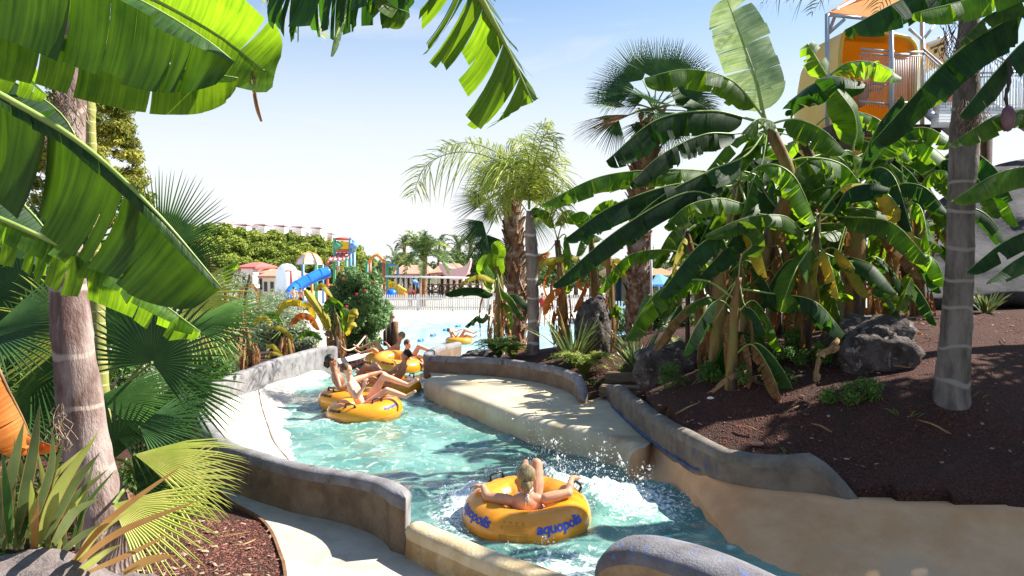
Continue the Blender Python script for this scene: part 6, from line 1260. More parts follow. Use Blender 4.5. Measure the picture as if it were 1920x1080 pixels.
# ================= MIDDLE DISTANCE, LEFT =================
def gp(px, py, d): c = P(px, py, d); return Vector((c.x, d, G(c.x, d)))
G3 = 'banana plants beyond the left wall'
bplant('banana plant with pale dead leaves standing against the oleander', (632, 668, 19), [(636, 630, 19), (632, 600, 19), (628, 585, 19)], [
 ([(622, 620, 19), (605, 590, 18.9), (588, 565, 18.8), (572, 543, 18.8)], .16, (20, 35), 'ban_yel', dict(tear=.2, up=(0, -1, .3))), ([(642, 622, 18.9), (648, 600, 18.8), (645, 585, 18.8), (640, 580, 18.8)], .16, (20, 20), 'ban', dict(up=(0, -1, 0), tear=.1)),
 ([(650, 610, 18.8), (655, 592, 18.8), (664, 586, 18.7), (671, 592, 18.7)], .16, (30, 20), 'ban_yel', dict(up=(0, -1, .3), tear=.2)), ([(645, 625, 18.8), (655, 608, 18.7), (665, 604, 18.7), (670, 612, 18.7)], .12, (50, 30), 'ban_yel'),
 ([(640, 600, 19), (636, 580, 19), (620, 570, 19), (612, 590, 19)], .14, (50, 50), 'ban'), ([(625, 560, 19), (612, 538, 19), (600, 530, 19), (590, 545, 19)], .12, (50, 50), 'ban_yel')], .1, 22, 41, G3, dl=.6, gy=1.05)
bplant('yellowing banana clump with an orange arching leaf beyond the left wall', (545, 668, 18), [(540, 640, 18), (532, 615, 18)], [
 ([(540, 610, 17.9), (560, 588, 17.9), (585, 592, 17.8), (600, 618, 17.8)], .15, (55, 45), 'ban_or', dict(tear=.6)), ([(520, 600, 18), (540, 575, 18), (570, 578, 17.9), (590, 600, 17.9)], .16, (50, 40), 'ban_yel'),
 ([(500, 615, 17.8), (520, 610, 17.7), (538, 618, 17.7), (552, 636, 17.6)], .12, (60, 40), 'ban_yel'), ([(530, 605, 18), (515, 585, 18), (498, 588, 17.9), (485, 605, 17.9)], .16, (50, 40), 'ban'),
 ([(555, 632, 17.9), (570, 622, 17.8), (590, 622, 17.8), (604, 636, 17.7)], .12, (60, 40), 'ban'), ([(500, 645, 17.6), (512, 645, 17.5), (522, 655, 17.5), (530, 668, 17.4)], .1, (50, 40), 'ban_yel'), ([(498, 668, 17.4), (510, 660, 17.4), (522, 662, 17.4), (532, 672, 17.4)], .08, (50, 40), 'ban_yel')], .08, 18, 42, G3, dl=.45, gy=1.08)
bplant('dry banana clump with many hanging straw coloured leaves left of the wall bend', (470, 690, 16.5), [(468, 650, 16.5), (462, 615, 16.5)], [
 ([(470, 610, 16.4), (485, 590, 16.4), (500, 592, 16.3), (512, 605, 16.3)], .14, (55, 40), 'ban_yel'), ([(455, 615, 16.4), (440, 595, 16.4), (425, 600, 16.3), (415, 620, 16.3)], .14, (50, 40), 'ban')], .08, 26, 43, G3, dl=.6, gy=1.1)
bplant('small banana plant with one bright curled leaf left of the olive bushes', (425, 620, 21), [(424, 580, 21), (423, 545, 21)], [
 ([(424, 535, 21), (420, 515, 20.9), (430, 498, 20.9), (446, 494, 20.8)], .2, (40, 20), 'ban', dict(tear=.1, up=(0, -1, .3))), ([(424, 550, 21), (412, 540, 21), (405, 550, 21), (400, 570, 21)], .1, (50, 50), 'ban_dry')], .1, 10, 44, G3, dl=.6, gy=1.0)
bplant('withered banana stem in the olive bushes with collapsed brown leaves', (458, 600, 24), [(460, 560, 24), (464, 535, 24), (470, 515, 24)], [
 ([(465, 535, 24), (475, 540, 24), (482, 560, 24), (486, 580, 24)], .09, (50, 50), 'ban_dry'), ([(462, 535, 24), (452, 540, 24), (445, 560, 24), (442, 580, 24)], .09, (50, 50), 'ban_dry')], .08, 12, 45, G3, dl=.9, gy=.8)
bplant('tall withered orange banana top rising beside the fan palm spikes', (395, 600, 20), [(396, 560, 20), (394, 520, 20), (394, 480, 20)], [
 ([(394, 480, 20), (392, 474, 20), (388, 480, 20), (386, 500, 20)], .08, (60, 60), 'ban_or'), ([(396, 490, 20), (402, 500, 20), (404, 520, 20), (404, 545, 20)], .07, (60, 60), 'ban_dry')], .07, 12, 46, G3, dl=.8, gy=1.0)
def bush(name, label, px, d, z0, w, h, n, mt, sz, seed, cat='shrub', group=None, aspect=.5, mats=None, mix=0, shell=.35, depth=None):
    c = P(px, 600, d); t = thing(name, label, cat, (c.x, d, z0), group); r = random.Random(seed); cl = []
    for k in range(60):
        a = r.uniform(-1, 1); b_ = r.uniform(-1, 1); v = r.random(); e = math.sqrt(max(.05, 1-(2*v-1)**2*.7)); cl.append(((c.x+a*w/2*e*.8, d+b_*(depth or w)/2*e*.7, z0+h*(.1+.82*v)), min(w, h)*r.uniform(.12, .24)))
    leafcloud('foliage', cl, n, sz, MT[mt], t, seed=seed, aspect=aspect, shell=shell)
    mb = MB(); [mb.tube([(c.x+r.uniform(-.1, .1)*w, d, z0-.1), q[0]], [.03*w/2+.01, .006], 5) for q in cl[:10]]; mb.build('stem', MT['bark'], t); t['_c'] = 0; del t['_c']
    return t, cl
ol, cl = bush('oleander', 'tall dense oleander bush with a few red flowers beside the white fence', 673, 21, .95, 1.5, 2.2, 30000, 'olean', .085, 5, 'bush', aspect=.22, shell=.3)
for k, (px, py, d) in enumerate([(643, 523, 20.3), (684, 545, 20.2), (650, 575, 20.2), (668, 552, 20.2), (700, 530, 20.5)]):
    mb = MB(); c = P(px, py, d); r = random.Random(k)
    for j in range(5): a = j*1.256; mb.ball(c+Vector((math.cos(a)*.02, r.uniform(-.01, .01), math.sin(a)*.02)), (.02, .01, .02), 6)
    mb.build('flower', MT['flower'], ol)
for k, (px, d, z0, w, h, lab) in enumerate([(440, 27, .3, 2.2, 2.6, 'grey green olive bush left of the white water dome'), (510, 28, .2, 2.4, 2.1, 'grey green olive bush just below the white water dome'), (478, 25, .4, 2.4, 1.7, 'low olive bush in front of the red roofed kiosk'), (563, 19.5, .98, .9, .8, 'small grey green bush behind the yellowing banana clump'), (395, 24, .5, 2.2, 2.2, 'olive bush at the left end of the row'), (528, 23, .6, 1.6, 1.2, 'low green bush under the two bathers')]):
    bush('olive_bush', lab, px, d, z0, w, h, 5200, 'olive', .075, 60+k, 'bush', 'olive bushes beyond the left wall', aspect=.3)
# rope fence by the wall end
for k, (x0, y0, y1, d) in enumerate([(631, 634, 670, 17.4), (685, 628, 658, 20.4), (722, 612, 648, 23.5)]):
    mb = MB(); mb.tube([P(x0, y1, d), P(x0, y0, d)], .05, 8); tag(mb.build('rope_post', MT['dwood'], origin=tuple(P(x0, y1, d))), ['dark rope post at the far end of the left wall', 'rope post in front of the oleander', 'rope post beside the rusty barrel posts'][k], 'post', 'posts carrying the rope')
mb = MB(); mb.tube(catmull([P(633, 636, 17.4), P(640, 650, 17.9), P(652, 657, 18.6), P(668, 650, 19.4), P(685, 630, 20.4)], 24), .022, 6); mb.tube(catmull([P(685, 630, 20.4), P(700, 640, 21.4), P(722, 616, 23.5)], 14), .02, 6); tag(mb.build('rope', MT['rope']), 'sagging pale rope slung between the dark posts by the wall end', 'rope')
# rusty posts / barrel by the pool entrance and the bather behind
for k, (x, w, y0, mt) in enumerate([(724, .09, 604, 'dwood'), (731, .1, 600, 'dwood'), (741, .1, 603, 'rust')]):
    mb = MB(); mb.tube([P(x, 648, 24), P(x, y0, 24)], w, 12); tag(mb.build('mooring_post', MT[mt], origin=tuple(P(x, 648, 24))), ['blackish thick post at the left of the three by the pool entrance', 'dark brown thick post between its two neighbours by the pool entrance', 'rusty red thick post at the pool entrance'][k], 'post', 'thick posts at the pool entrance')
JS = dict(pelvis=(0, 0, .95), chest=(0, 0, 1.27), neck=(0, 0, 1.46), head=(0, .02, 1.6), shL=(-.18, 0, 1.4), shR=(.18, 0, 1.4), elL=(-.25, .02, 1.13), wrL=(-.24, .08, .9), elR=(.25, .02, 1.13), wrR=(.24, .08, .9), hipL=(-.1, 0, .93), hipR=(.1, 0, .93), knL=(-.12, .02, .5), knR=(.12, -.03, .5), anL=(-.12, -.02, .08), anR=(.13, -.06, .08), toL=(-.13, .12, .03), toR=(.15, .08, .03))
def stand(label, px, d, z, s, rz, skin, hair, cl, **kw):
    j = {k: tuple(c*s/1.0 for c in v) for k, v in dict(JS, **kw).items()}; c = P(px, 600, d); return person(label, (c.x, d, z), rz, j, s, skin, hair, .05 if 'long' in label else 0, (0, 1, 0), (0, 0, 1), .022, None, hands=False, clothes=cl)
BACK = []
BACK.append(('standing bather with dark hair half hidden by the posts at the pool entrance', 735, 25.2, .0, 1.0, 2.6, 'skin', 'hairbr', [('shorts', 'shorts', 'cloth_k')]))
BACK.append(('pale bather in black shorts standing in the shallow water left of the blue slide mouth', 551, 52, .0, 1.02, .4, 'skinp', 'hairk', [('shorts', 'shorts', 'cloth_k')]))
BACK.append(('tanned bather in black shorts beside the blue slide', 564, 53, .0, .97, -.4, 'skin', 'hairbr', [('shorts', 'shorts', 'cloth_k')]))
BACK.append(('bather with red shoulders walking behind the white fence', 769, 60, .0, 1.0, 1.2, 'skin', 'hairbr', [('shorts', 'shorts', 'cloth_b')]))
BACK.append(('child in a red top just right of the bather behind the fence', 775, 61, .0, .8, .5, 'skin', 'hairk', [('top', 'top', 'cloth_r')]))
BACK.append(('visitor in an orange top next to the shaggy trunk', 1231, 30, .1, 1.0, .2, 'skin', 'hairbr', [('top', 'top', 'cloth_o'), ('shorts', 'shorts', 'cloth_k')]))
BACK.append(('visitor in a dull purple top right of the orange one', 1252, 32, .1, .96, .7, 'skind', 'hairk', [('top', 'top', 'cloth_p')]))
BACK.append(('thin bather standing alone by the picket fence on the right', 1283, 36, .1, 1.0, 3.4, 'skin', 'hairk', [('shorts', 'shorts', 'cloth_b')]))
BACK.append(('visitor in a red top seen between the slim palm and the orange leaves', 1017, 40, .1, 1.0, 3.4, 'skin', 'hairk', [('top', 'top', 'cloth_r')]))
# ================= BACKGROUND =================
# picket fence
fx0, fx1 = P(718, 580, 54.6).x, P(1345, 580, 54.6).x; fe = thing('picket_fence', 'long white picket fence along the far side of the pool', 'fence', (fx0, 54.6, 0))
mb = MB(); x = fx0
while x < fx1: mb.box((x, 54.6, .56), (.085, .03, 1.0)); mb.add([(x-.042, 54.585, 1.06), (x+.042, 54.585, 1.06), (x, 54.585, 1.14), (x-.042, 54.615, 1.06), (x+.042, 54.615, 1.06), (x, 54.615, 1.14)], [(0, 1, 2), (3, 5, 4), (0, 2, 5, 3), (1, 4, 5, 2)]); x += .155
mb.build('pickets', MT['white'], fe, smooth=False)
mb = MB(); [mb.box(((fx0+fx1)/2, 54.64, z), (fx1-fx0, .04, .09)) for z in (.25, .85)]; mb.build('rail', MT['white'], fe, smooth=False)
x = fx0
while x < fx1: mb = MB(); mb.box((x, 54.66, .58), (.12, .12, 1.16)); mb.build('post', MT['white'], fe, smooth=False); x += 2.4
fe2 = thing('picket_fence', 'shorter white picket fence seen between the grove stems on the right', 'fence', (5.5, 38, 0)); mb = MB(); x = 4.0
while x < 12: mb.box((x, 38, .85), (.07, .03, 1.3)); x += .14
mb.build('pickets', MT['white'], fe2, smooth=False); mb = MB(); [mb.box((8, 38.04, z), (8, .04, .08)) for z in (.4, 1.2)]; mb.build('rail', MT['white'], fe2, smooth=False)
# long pipe beam on posts
be = thing('shower_beam', 'long pale horizontal pipe on posts above the white fence', 'beam', tuple(P(722, 575, 57)))
mb = MB(); mb.tube([P(722, 518, 57), P(910, 522, 57)], .07, 8); mb.build('beam', MT['steelw'], be)
for px in (788, 905): mb = MB(); mb.tube([P(px, 578, 57), P(px, 520, 57)], .08, 8); mb.build('post', MT['terra'], be)
mb = MB(); [mb.tube([P(724+k*4.4, 519, 57), P(722+k*4.4, 523, 57)], .03, 5) for k in range(12)]; mb.build('nozzles', MT['dwood'], be)
# dark bridge railing
br = thing('bridge_railing', 'dark timber railing with crossed braces behind the date palm', 'railing', tuple(P(830, 560, 64))); D_ = 64
mb = MB(); [mb.tube([P(780, y, D_), P(905, y, D_)], .06, 6) for y in (534, 548)]; mb.build('rail', MT['dwood'], br)
for k in range(9): px = 782+k*14; mb = MB(); mb.tube([P(px, 553, D_), P(px, 531, D_)], .08, 6); mb.build('post', MT['dwood'], br)
mb = MB()
for k in range(8): px = 782+k*14; mb.tube([P(px, 534, D_), P(px+14, 548, D_)], .04, 5); mb.tube([P(px, 548, D_-.1), P(px+14, 534, D_-.1)], .04, 5)
mb.build('brace', MT['dwood'], br)
# low buildings
def hut(label, cat, px0, px1, pytop, pyeave, d, roof, wallm, pybase=None, depth=6, open_=0, ridge=None, name='building', win=0):
    a = P(px0, pyeave, d); b_ = P(px1, pyeave, d); zt = P(px0, pytop, d).z; t = thing(name, label, cat, ((a.x+b_.x)/2, d, 0)); w = b_.x-a.x; cx_ = (a.x+b_.x)/2
    mb = MB(); ov = .35; rz_ = ridge if ridge is not None else .5; e = a.z
    V = [(a.x-ov, d-ov, e), (b_.x+ov, d-ov, e), (b_.x+ov, d+depth+ov, e), (a.x-ov, d+depth+ov, e), (a.x+w*(.5-rz_/2), d+depth/2, zt), (b_.x-w*(.5-rz_/2), d+depth/2, zt)]
    V += [(x, y, z-.18) for x, y, z in V[:4]]
    mb.add(V, [(0, 1, 5, 4), (1, 2, 5), (2, 3, 4, 5), (3, 0, 4), (0, 6, 7, 1), (1, 7, 8, 2), (2, 8, 9, 3), (3, 9, 6, 0), (6, 9, 8, 7)]); mb.build('roof', MT[roof], t, smooth=False)
    if open_:
        for k in range(open_): mb = MB(); x = a.x+w*k/(open_-1); mb.tube([(x, d, -.05), (x, d, e)], .14, 8); mb.build('column', MT[wallm], t)
        mb = MB(); mb.box((cx_, d+depth*.7, e/2-.1), (w*.9, .2, e-.2)); mb.build('wall', MT['glassd'], t, smooth=False)
    else:
        mb = MB(); mb.box((cx_, d+depth/2, e/2-.1), (w, depth, e-.16)); mb.build('wall', MT[wallm], t, smooth=False)
        for k in range(win): mb = MB(); mb.box((a.x+w*(k+.5)/win, d-.03, e*.55), (w/win*.5, .08, e*.4)); mb.build('window', MT['glassd'], t, smooth=False)
    return t
hut('white kiosk with a bright red roof at the foot of the pine hill', 'kiosk', 452, 474, 492, 500, 72, 'p_r', 'whitew', ridge=.8, win=2)
hut('long low house with a terracotta roof behind the olive bushes', 'house', 492, 540, 505, 517, 70, 'terra', 'plaster', ridge=.8, win=4)
hut('small terracotta hipped roof hut left of the long low house', 'hut', 478, 498, 503, 511, 74, 'terra', 'plaster', ridge=.2, win=1)
hut('grey flat pavilion at the left foot of the pine hill', 'pavilion', 398, 445, 506, 512, 76, 'dwood', 'con_g', ridge=.9, win=3)
hut('wide low building with a pinkish tiled roof left of the date palm', 'building', 742, 800, 497, 513, 74, 'terra', 'plaster', open_=7, ridge=.85)
hut('open dining pavilion with a tiled roof and pale columns right of the date palm', 'pavilion', 812, 868, 494, 512, 74, 'terra', 'plaster', open_=6, ridge=.6)
hut('thatched beach bar seen right of the shaggy fan palm trunk', 'beach bar', 1218, 1262, 503, 516, 42, 'thatch', 'wood', open_=4, ridge=.6, depth=4)
hut('second thatched shelter seen between the banana stems', 'shelter', 1262, 1300, 500, 515, 46, 'thatch', 'wood', open_=3, ridge=.3, depth=4)
hut('thatched shelter left of the shaggy fan palm trunk', 'shelter', 1150, 1190, 492, 512, 44, 'thatch', 'wood', open_=3, ridge=.3, depth=4)
# swooping prow roof
mb = MB(); A_ = [P(825, 492, 72), P(845, 502, 72), P(862, 502, 72), P(876, 496, 72), P(883, 484, 72)]; c = catmull(A_, 24); V = []; F = []
for i, p in enumerate(c): w = .4+.7*(1-abs(i/23-.5)*2)**.5; V += [(p[0], p[1]-1, p[2]), (p[0], p[1]-1.05, p[2]-w), (p[0], p[1]+2, p[2]-w), (p[0], p[1]+2, p[2])]
for i in range(23):
    for j in range(4): F.append((i*4+j, i*4+(j+1) % 4, i*4+4+(j+1) % 4, i*4+4+j))
F += [(0, 3, 2, 1), (92, 93, 94, 95)]
tag(mesh('ship_roof', V, F, MT['p_pk'], None, False), 'pink swooping boat shaped roof right of the date palm', 'roof')
# far apartment blocks above the pines
for k, (px, pt, w, pb) in enumerate([(412, 418, 22, 470), (452, 421, 24, 470), (488, 421, 21, 470), (524, 423, 21, 470), (557, 425, 20, 470), (592, 427, 20, 475), (552, 437, 10, 480), (588, 439, 12, 480), (618, 438, 12, 480)]):
    d = 250+6*k; a = P(px-w/2, pt, d); b_ = P(px+w/2, pt, d); wd = b_.x-a.x; t = thing('apartment_block', ['leftmost', 'second from the left', 'third from the left', 'fourth from the left', 'fifth from the left', 'rightmost tall', 'low reddish left', 'low reddish middle', 'low reddish right'][k]+' of the pale apartment blocks above the pines', 'apartment block', (a.x, d, 0), 'apartment blocks on the ridge')
    mb = MB(); mb.box(((a.x+b_.x)/2, d+5, a.z/2-.3), (wd*.84, 10, a.z-.6)); mb.build('wall', MT['whitew'] if k < 6 else MT['plaster'], t, smooth=False)
    mb = MB(); mb.box(((a.x+b_.x)/2, d+5, a.z), (wd, 11, .3)); mb.build('roof', MT['p_pk'], t, smooth=False)
    for j in range(3 if k < 6 else 2):
        for q_ in range(2): mb = MB(); mb.box((a.x+wd*(.25+.25*j), d-.05, a.z-2.2-q_*3), (wd*.12, .2, 1.2)); mb.build('window', MT['plaster' if k < 6 else 'terra'], t, smooth=False)
# pines on the hill: four grown trees, copied
rp = random.Random(31)
def pine(seed):
    t = thing('pine_tree', 'x', 'pine tree', (0, 0, 0)); r = random.Random(seed); cl = []
    for k in range(58):
        a = r.uniform(0, 6.28); q = r.uniform(0, 1)**.6*3.4; cl.append(((math.cos(a)*q, math.sin(a)*q*.8, 2.6+3.7*math.sqrt(max(0, 1-(q/3.9)**2))*r.uniform(.1, 1)), r.uniform(.6, 1.15)))
    leafcloud('crown', cl, 13000, .2, MT['pine'], t, seed=seed, aspect=.6, shell=.3, squash=.75, local=True, upb=.5)
    mb = MB(); mb.tube([(0, 0, -1), (.15, 0, 2.5), (0, .1, 5)], [.3, .22, .1], 8); [mb.tube([(.1, 0, 3), q[0]], [.12, .04], 5) for q in cl[:6]]; mb.build('trunk', MT['bark'], t, local=True); return t
protos = [pine(s) for s in (1, 2, 3, 4)]; spots = []
for d, row in ((128, [(345, 425), (372, 421), (402, 420), (430, 424), (462, 432), (490, 438), (520, 433), (548, 440), (578, 442), (606, 452), (634, 453), (652, 458)]),
               (112, [(352, 440), (385, 442), (418, 448), (450, 452), (482, 455), (510, 452), (540, 462), (566, 460), (598, 466), (628, 466), (648, 470)]),
               (98, [(395, 478), (425, 476), (458, 480), (512, 484), (560, 484), (590, 482), (622, 482), (480, 492), (528, 493), (645, 486)])):
    for i, (px, py) in enumerate(row): spots.append((px+rp.uniform(-4, 4), py, d+rp.uniform(-3, 3)))
row_n = {128: 'back', 112: 'middle', 98: 'front'}
for i, (px, py, d) in enumerate(spots):
    o = protos[i] if i < 4 else copy_tree(protos[i % 4]); c = P(px, py, d); g = float(hillz(c.x, d)); s = {1: 1.12, 2: .98, 0: .72}[(d > 122)+2*(106 < d <= 122)]*rp.uniform(.9, 1.12); o.location = (c.x, d, c.z-6.5*s); o.scale = (s*1.05, s, s); o.rotation_euler = (0, 0, rp.uniform(0, 6.28)) if i else (0, 0, .3)
    rn = 'ridge row' if d > 122 else 'middle row' if d > 106 else 'foot row'; n_ = 1+[j for j in range(len(spots)) if (spots[j][2] > 122, spots[j][2] > 106) == (d > 122, d > 106)].index(i)
    near = min([(abs(px-q), nm) for q, nm in ((402, 'under the leftmost apartment block'), (452, 'under the second apartment block'), (488, 'under the third apartment block'), (524, 'under the fourth apartment block'), (557, 'under the fifth apartment block'), (592, 'under the rightmost tall block'), (640, 'beside the play tower'), (350, 'next to the fan palm spikes'))])[1]
    o['label'] = f'umbrella pine, hill {rn}, {near}'; o['group'] = 'umbrella pines on the hill'
labs = {}
for o in [o for o in COL.objects if o.name.startswith('pine_tree')]: labs.setdefault(o['label'], []).append(o)
for l, os_ in labs.items():
    if len(os_) > 1:
        for k, o in enumerate(sorted(os_, key=lambda q: q.location.x/q.location.y)): o['label'] = l+', '+(('left one' if k == 0 else 'right one') if len(os_) == 2 else ['leftmost', 'centre one', 'rightmost', 'far right one'][k])
# broadleaf trees behind the pavilions on the right
for k, (px, py, d, w, lab) in enumerate([(850, 468, 88, 7, 'round green tree behind the dining pavilion'), (895, 466, 90, 7, 'round green tree left of the shaggy brown palm trunk'), (765, 478, 92, 5, 'dark green tree behind the pinkish tiled roof'), (735, 488, 95, 4, 'low green tree left of the date palm'), (930, 470, 86, 6, 'green tree behind the slim palm'), (1000, 476, 80, 6, 'green tree behind the orange dead banana leaves'), (1080, 482, 75, 6, 'green tree behind the standing rock'), (1245, 478, 78, 8, 'broad green tree above the thatched bar'), (1310, 480, 78, 7, 'broad green tree above the thatched shelters'), (1160, 484, 80, 6, 'green tree left of the shaggy trunk'), (690, 498, 98, 4, 'low tree behind the play frames')]):
    c = P(px, py, d); t = thing('tree', lab, 'tree', (c.x, d, 0), 'trees behind the pavilions'); r = random.Random(k+200); h = c.z; cl = [((c.x+r.gauss(0, .27)*w, d+r.gauss(0, .25)*w, h*.62+r.uniform(-.35, .3)*h*.8), r.uniform(.5, 1.0)) for _ in range(30)]
    leafcloud('crown', cl, 4500, .16, MT['farleaf'], t, seed=k+200, shell=.35, aspect=.6); mb = MB(); mb.tube([(c.x, d, -.2), (c.x, d, h*.7)], [.25, .12], 8); mb.build('trunk', MT['bark'], t)
# date palms in the distance
def dpalm(label, px, pyc, d, L, n, seed, zf=0., mt='date', r0=.28, name='date_palm'):
    c = P(px, pyc, d); t = thing(name, label, 'palm tree', (c.x, d, zf), 'palms beyond the pool'); trunk(t, [(c.x, d, zf-.1), (c.x+.05, d, (c.z+zf)/2), tuple(c)], [r0, r0*.85, r0*.9, r0*1.2], MT['bootsbr'], n=10, rows=16, rough=.03); r = random.Random(seed)
    for i in range(n):
        a = i*2.4; el = r.uniform(-.35, 1.15); o_ = Vector((math.cos(a)*math.cos(el), math.sin(a)*math.cos(el), math.sin(el))); l = L*r.uniform(.85, 1.1); e = c+o_*l-Vector((0, 0, .32*l*(1-el*.5))); m_ = c+o_*l*.55+Vector((0, 0, .12*l)); feather_frond(t, [c, m_, e], L*.2, 34, seed=seed*40+i, mat=mt if r.random() > .12 else 'feather', droop=.25, lw=.07*L/2.2, rr=.03, vang=25)
    return t
dpalm('big date palm with a full crown standing behind the white fence', 793, 480, 60, 2.5, 34, 3)
for k, (px, py, d, L, lab) in enumerate([(758, 458, 95, 1.7, 'small dark palm left behind the date palm'), (742, 494, 80, 2.2, 'low palm beside the green play frame'), (822, 461, 100, 2.4, 'distant palm right behind the date palm'), (860, 462, 100, 2.2, 'distant palm above the dining pavilion'), (882, 458, 98, 2.4, 'distant palm left of the dark fan palm fronds'), (905, 466, 96, 2.2, 'distant palm behind the dark fan palm fronds')]): dpalm(lab, px, py, d, L, 14, 10+k, r0=.2)
# float line of the pool
mb = None
for k, (px, py) in enumerate([(788, 639), (811, 629), (835, 619), (858, 612)]):
    c = H(px, py, .02); mb = MB(); mb.ball(c, (.13, .13, .09), 12); mb.ball(c+Vector((.12, 0, .04)), (.07, .07, .07), 8); tag(mb.build('float', MT['p_b'], origin=tuple(c)), ['nearest blue float of the line across the pool', 'second nearest blue float of the line across the pool', 'third blue float of the line across the pool', 'furthest blue float of the line across the pool'][k], 'float', 'floats across the pool')
# ---------------- water playground ----------------
d = 60; u1 = mpx(60)
pt = thing('play_tower', 'colourful water play tower with an orange tipping bucket and a striped awning', 'play tower', tuple(P(640, 576, d)))
def post(parent, px, y0, y1, m, dd=0, w=.11): mb = MB(); mb.tube([P(px, y1, d+dd), P(px, y0, d+dd)], w, 8); mb.ball(P(px, y0, d+dd), w*1.25, 8); mb.build('post', MT[m], parent)
for a in [(627, 448, 578, 'p_g', 0), (614, 492, 578, 'p_r', -1), (650, 486, 578, 'p_g', -1), (657, 448, 578, 'p_b', 0), (657, 490, 578, 'p_r', 2), (664, 470, 578, 'p_b', 2), (634, 470, 578, 'p_b', 2)]: post(pt, *a)
mb = MB(); mb.tube([P(628, 448, d), P(657, 448, d)], .11, 8); mb.tube([P(629, 470, d), P(655, 470, d)], .11, 8); mb.build('crossbar', MT['p_r'], pt)
mb = MB(); V = [P(634, 453, d), P(656, 453, d), P(653, 470, d), P(637, 470, d)]; mb.add([*V, *[v+Vector((0, 1.0, 0)) for v in V]], [(0, 1, 2, 3), (4, 7, 6, 5), (1, 5, 6, 2), (0, 3, 7, 4), (3, 2, 6, 7)]); mb.build('bucket', MT['p_y'], pt, smooth=False)
mb = MB(); V = [P(628, 473, d+1), P(656, 473, d+1), P(651, 487, d-1), P(615, 487, d-1)]; mb.add([*V, *[v-Vector((0, 0, .12)) for v in V]], [(0, 1, 2, 3), (7, 6, 5, 4), (0, 4, 5, 1), (1, 5, 6, 2), (2, 6, 7, 3), (3, 7, 4, 0)]); mb.build('awning', MT['p_pk'], pt, smooth=False)
mb = MB(); [mb.tube([P(628+k*7+.5, 472.5, d+1), P(615.5+k*9, 486.6, d-1.05)], .06, 5) for k in range(5)]; mb.build('awning_stripe', MT['p_r'], pt)
mb = MB(); mb.tube([P(657, 447, d), P(665, 455, d+.5), P(664, 472, d+1)], .1, 8); mb.tube([P(660, 456, d), P(666, 466, d)], .3, 8); mb.build('blue_frame', MT['p_b'], pt)
mb = MB(); mb.tube([P(631, 452, d), P(634, 460, d), P(631, 470, d)], [.1, .35, .1], 8); mb.build('green_leaf_panel', MT['p_g'], pt)
mb = MB(); mb.box(P(640, 535, d+.5), (2.2, 2.4, .15)); mb.build('platform', MT['p_y'], pt, smooth=False)
mb = MB(); [mb.tube([P(632+k*3, 520, d-.2), P(632+k*3, 500, d-.2)], .04, 5) for k in range(7)]; mb.tube([P(630, 500, d-.2), P(652, 500, d-.2)], .05, 5); mb.build('railing', MT['p_y'], pt)
bs = thing('tube_slide', 'bright blue spiral tube slide curling down from the play tower', 'slide', tuple(P(575, 580, 58)))
pth = catmull([P(616, 510, 59), P(597, 516, 58.5), P(578, 525, 58), P(560, 535, 57.5), P(548, 546, 57), P(544, 558, 56.5), P(552, 568, 56), P(572, 574, 56.2), P(598, 580, 56.6)], 60); mb = MB(); mb.tube(pth, .42, 18, cap=False); o = mb.build('chute', MT['slb'], bs); sm = o.modifiers.new('s', 'SOLIDIFY'); sm.thickness = .04
for k in range(6, 60, 9): T_ = Vector(pth[min(k+1, 59)]-pth[k-1]).normalized(); mb = MB(); mb.tube([Vector(pth[k])-T_*.04, Vector(pth[k])+T_*.04], .46, 18, cap=False); mb.build('flange', MT['slb'], bs)
mb = MB(); mb.tube([P(585, 590, 58), P(585, 520, 58)], .1, 8); mb.build('support', MT['p_o'], bs)
# hexagonal water canopy
hc_ = thing('water_canopy', 'white domed water canopy with orange ribs on green and blue posts', 'canopy', tuple(P(580, 576, 64))); c = P(580, 478, 64); R0 = 1.05; n = 6
mb = MB(); V = [tuple(c+Vector((0, 0, .25)))]
for lv, (rr, zz_) in enumerate([(.5, .05), (.85, -.35), (1.0, -.75)]):
    for k in range(n): a = k*math.pi/3+.3; V.append((c.x+math.cos(a)*rr*R0, c.y+math.sin(a)*rr*R0, c.z+zz_))
F = [(0, 1+k, 1+(k+1) % 6) for k in range(6)]+[(1+l*6+k, 7+l*6+k, 7+l*6+(k+1) % 6, 1+l*6+(k+1) % 6) for l in range(2) for k in range(6)]; mesh('canopy', V, F, MT['white'], hc_, False)
for k in range(6):
    mb = MB(); mb.tube([V[0], V[1+k], V[7+k], V[13+k]], .07, 6); mb.build('rib', MT['p_o'], hc_); mb = MB(); q = V[13+k]; mb.tube([(q[0], q[1], 0), q], .09, 8); mb.build('post', MT['p_g' if k % 2 else 'p_b'], hc_)
# water mushroom
wm = thing('water_mushroom', 'white water dome pouring a curtain of water left of the blue slide', 'fountain', tuple(P(538, 580, 60))); c = P(538, 494, 60); V = []; n = 40; prof = [(0, 0), (.35, -.05), (.65, -.3), (.78, -.7), (.82, -1.4), (.86, -2.2), (.9, -c.z)]
for rr, z in prof:
    for k in range(n): a = k*2*math.pi/n; w_ = 1+.06*math.sin(k*5.3)*(1 if z < -.5 else 0); V.append((c.x+math.cos(a)*rr*w_, c.y+math.sin(a)*rr*w_, c.z+z))
mesh('water_curtain', V, [(i*n+k, i*n+(k+1) % n, (i+1)*n+(k+1) % n, (i+1)*n+k) for i in range(len(prof)-1) for k in range(n)], M('falling_water', (.88, .92, .95), (.75, .82, .88), 3, .3, .3, 12, stretch=(4, 4, .3), transl=.5), wm)
mb = MB(); mb.tube([P(538, 580, 60), P(538, 500, 60)], .1, 8); mb.build('post', MT['p_b'], wm)
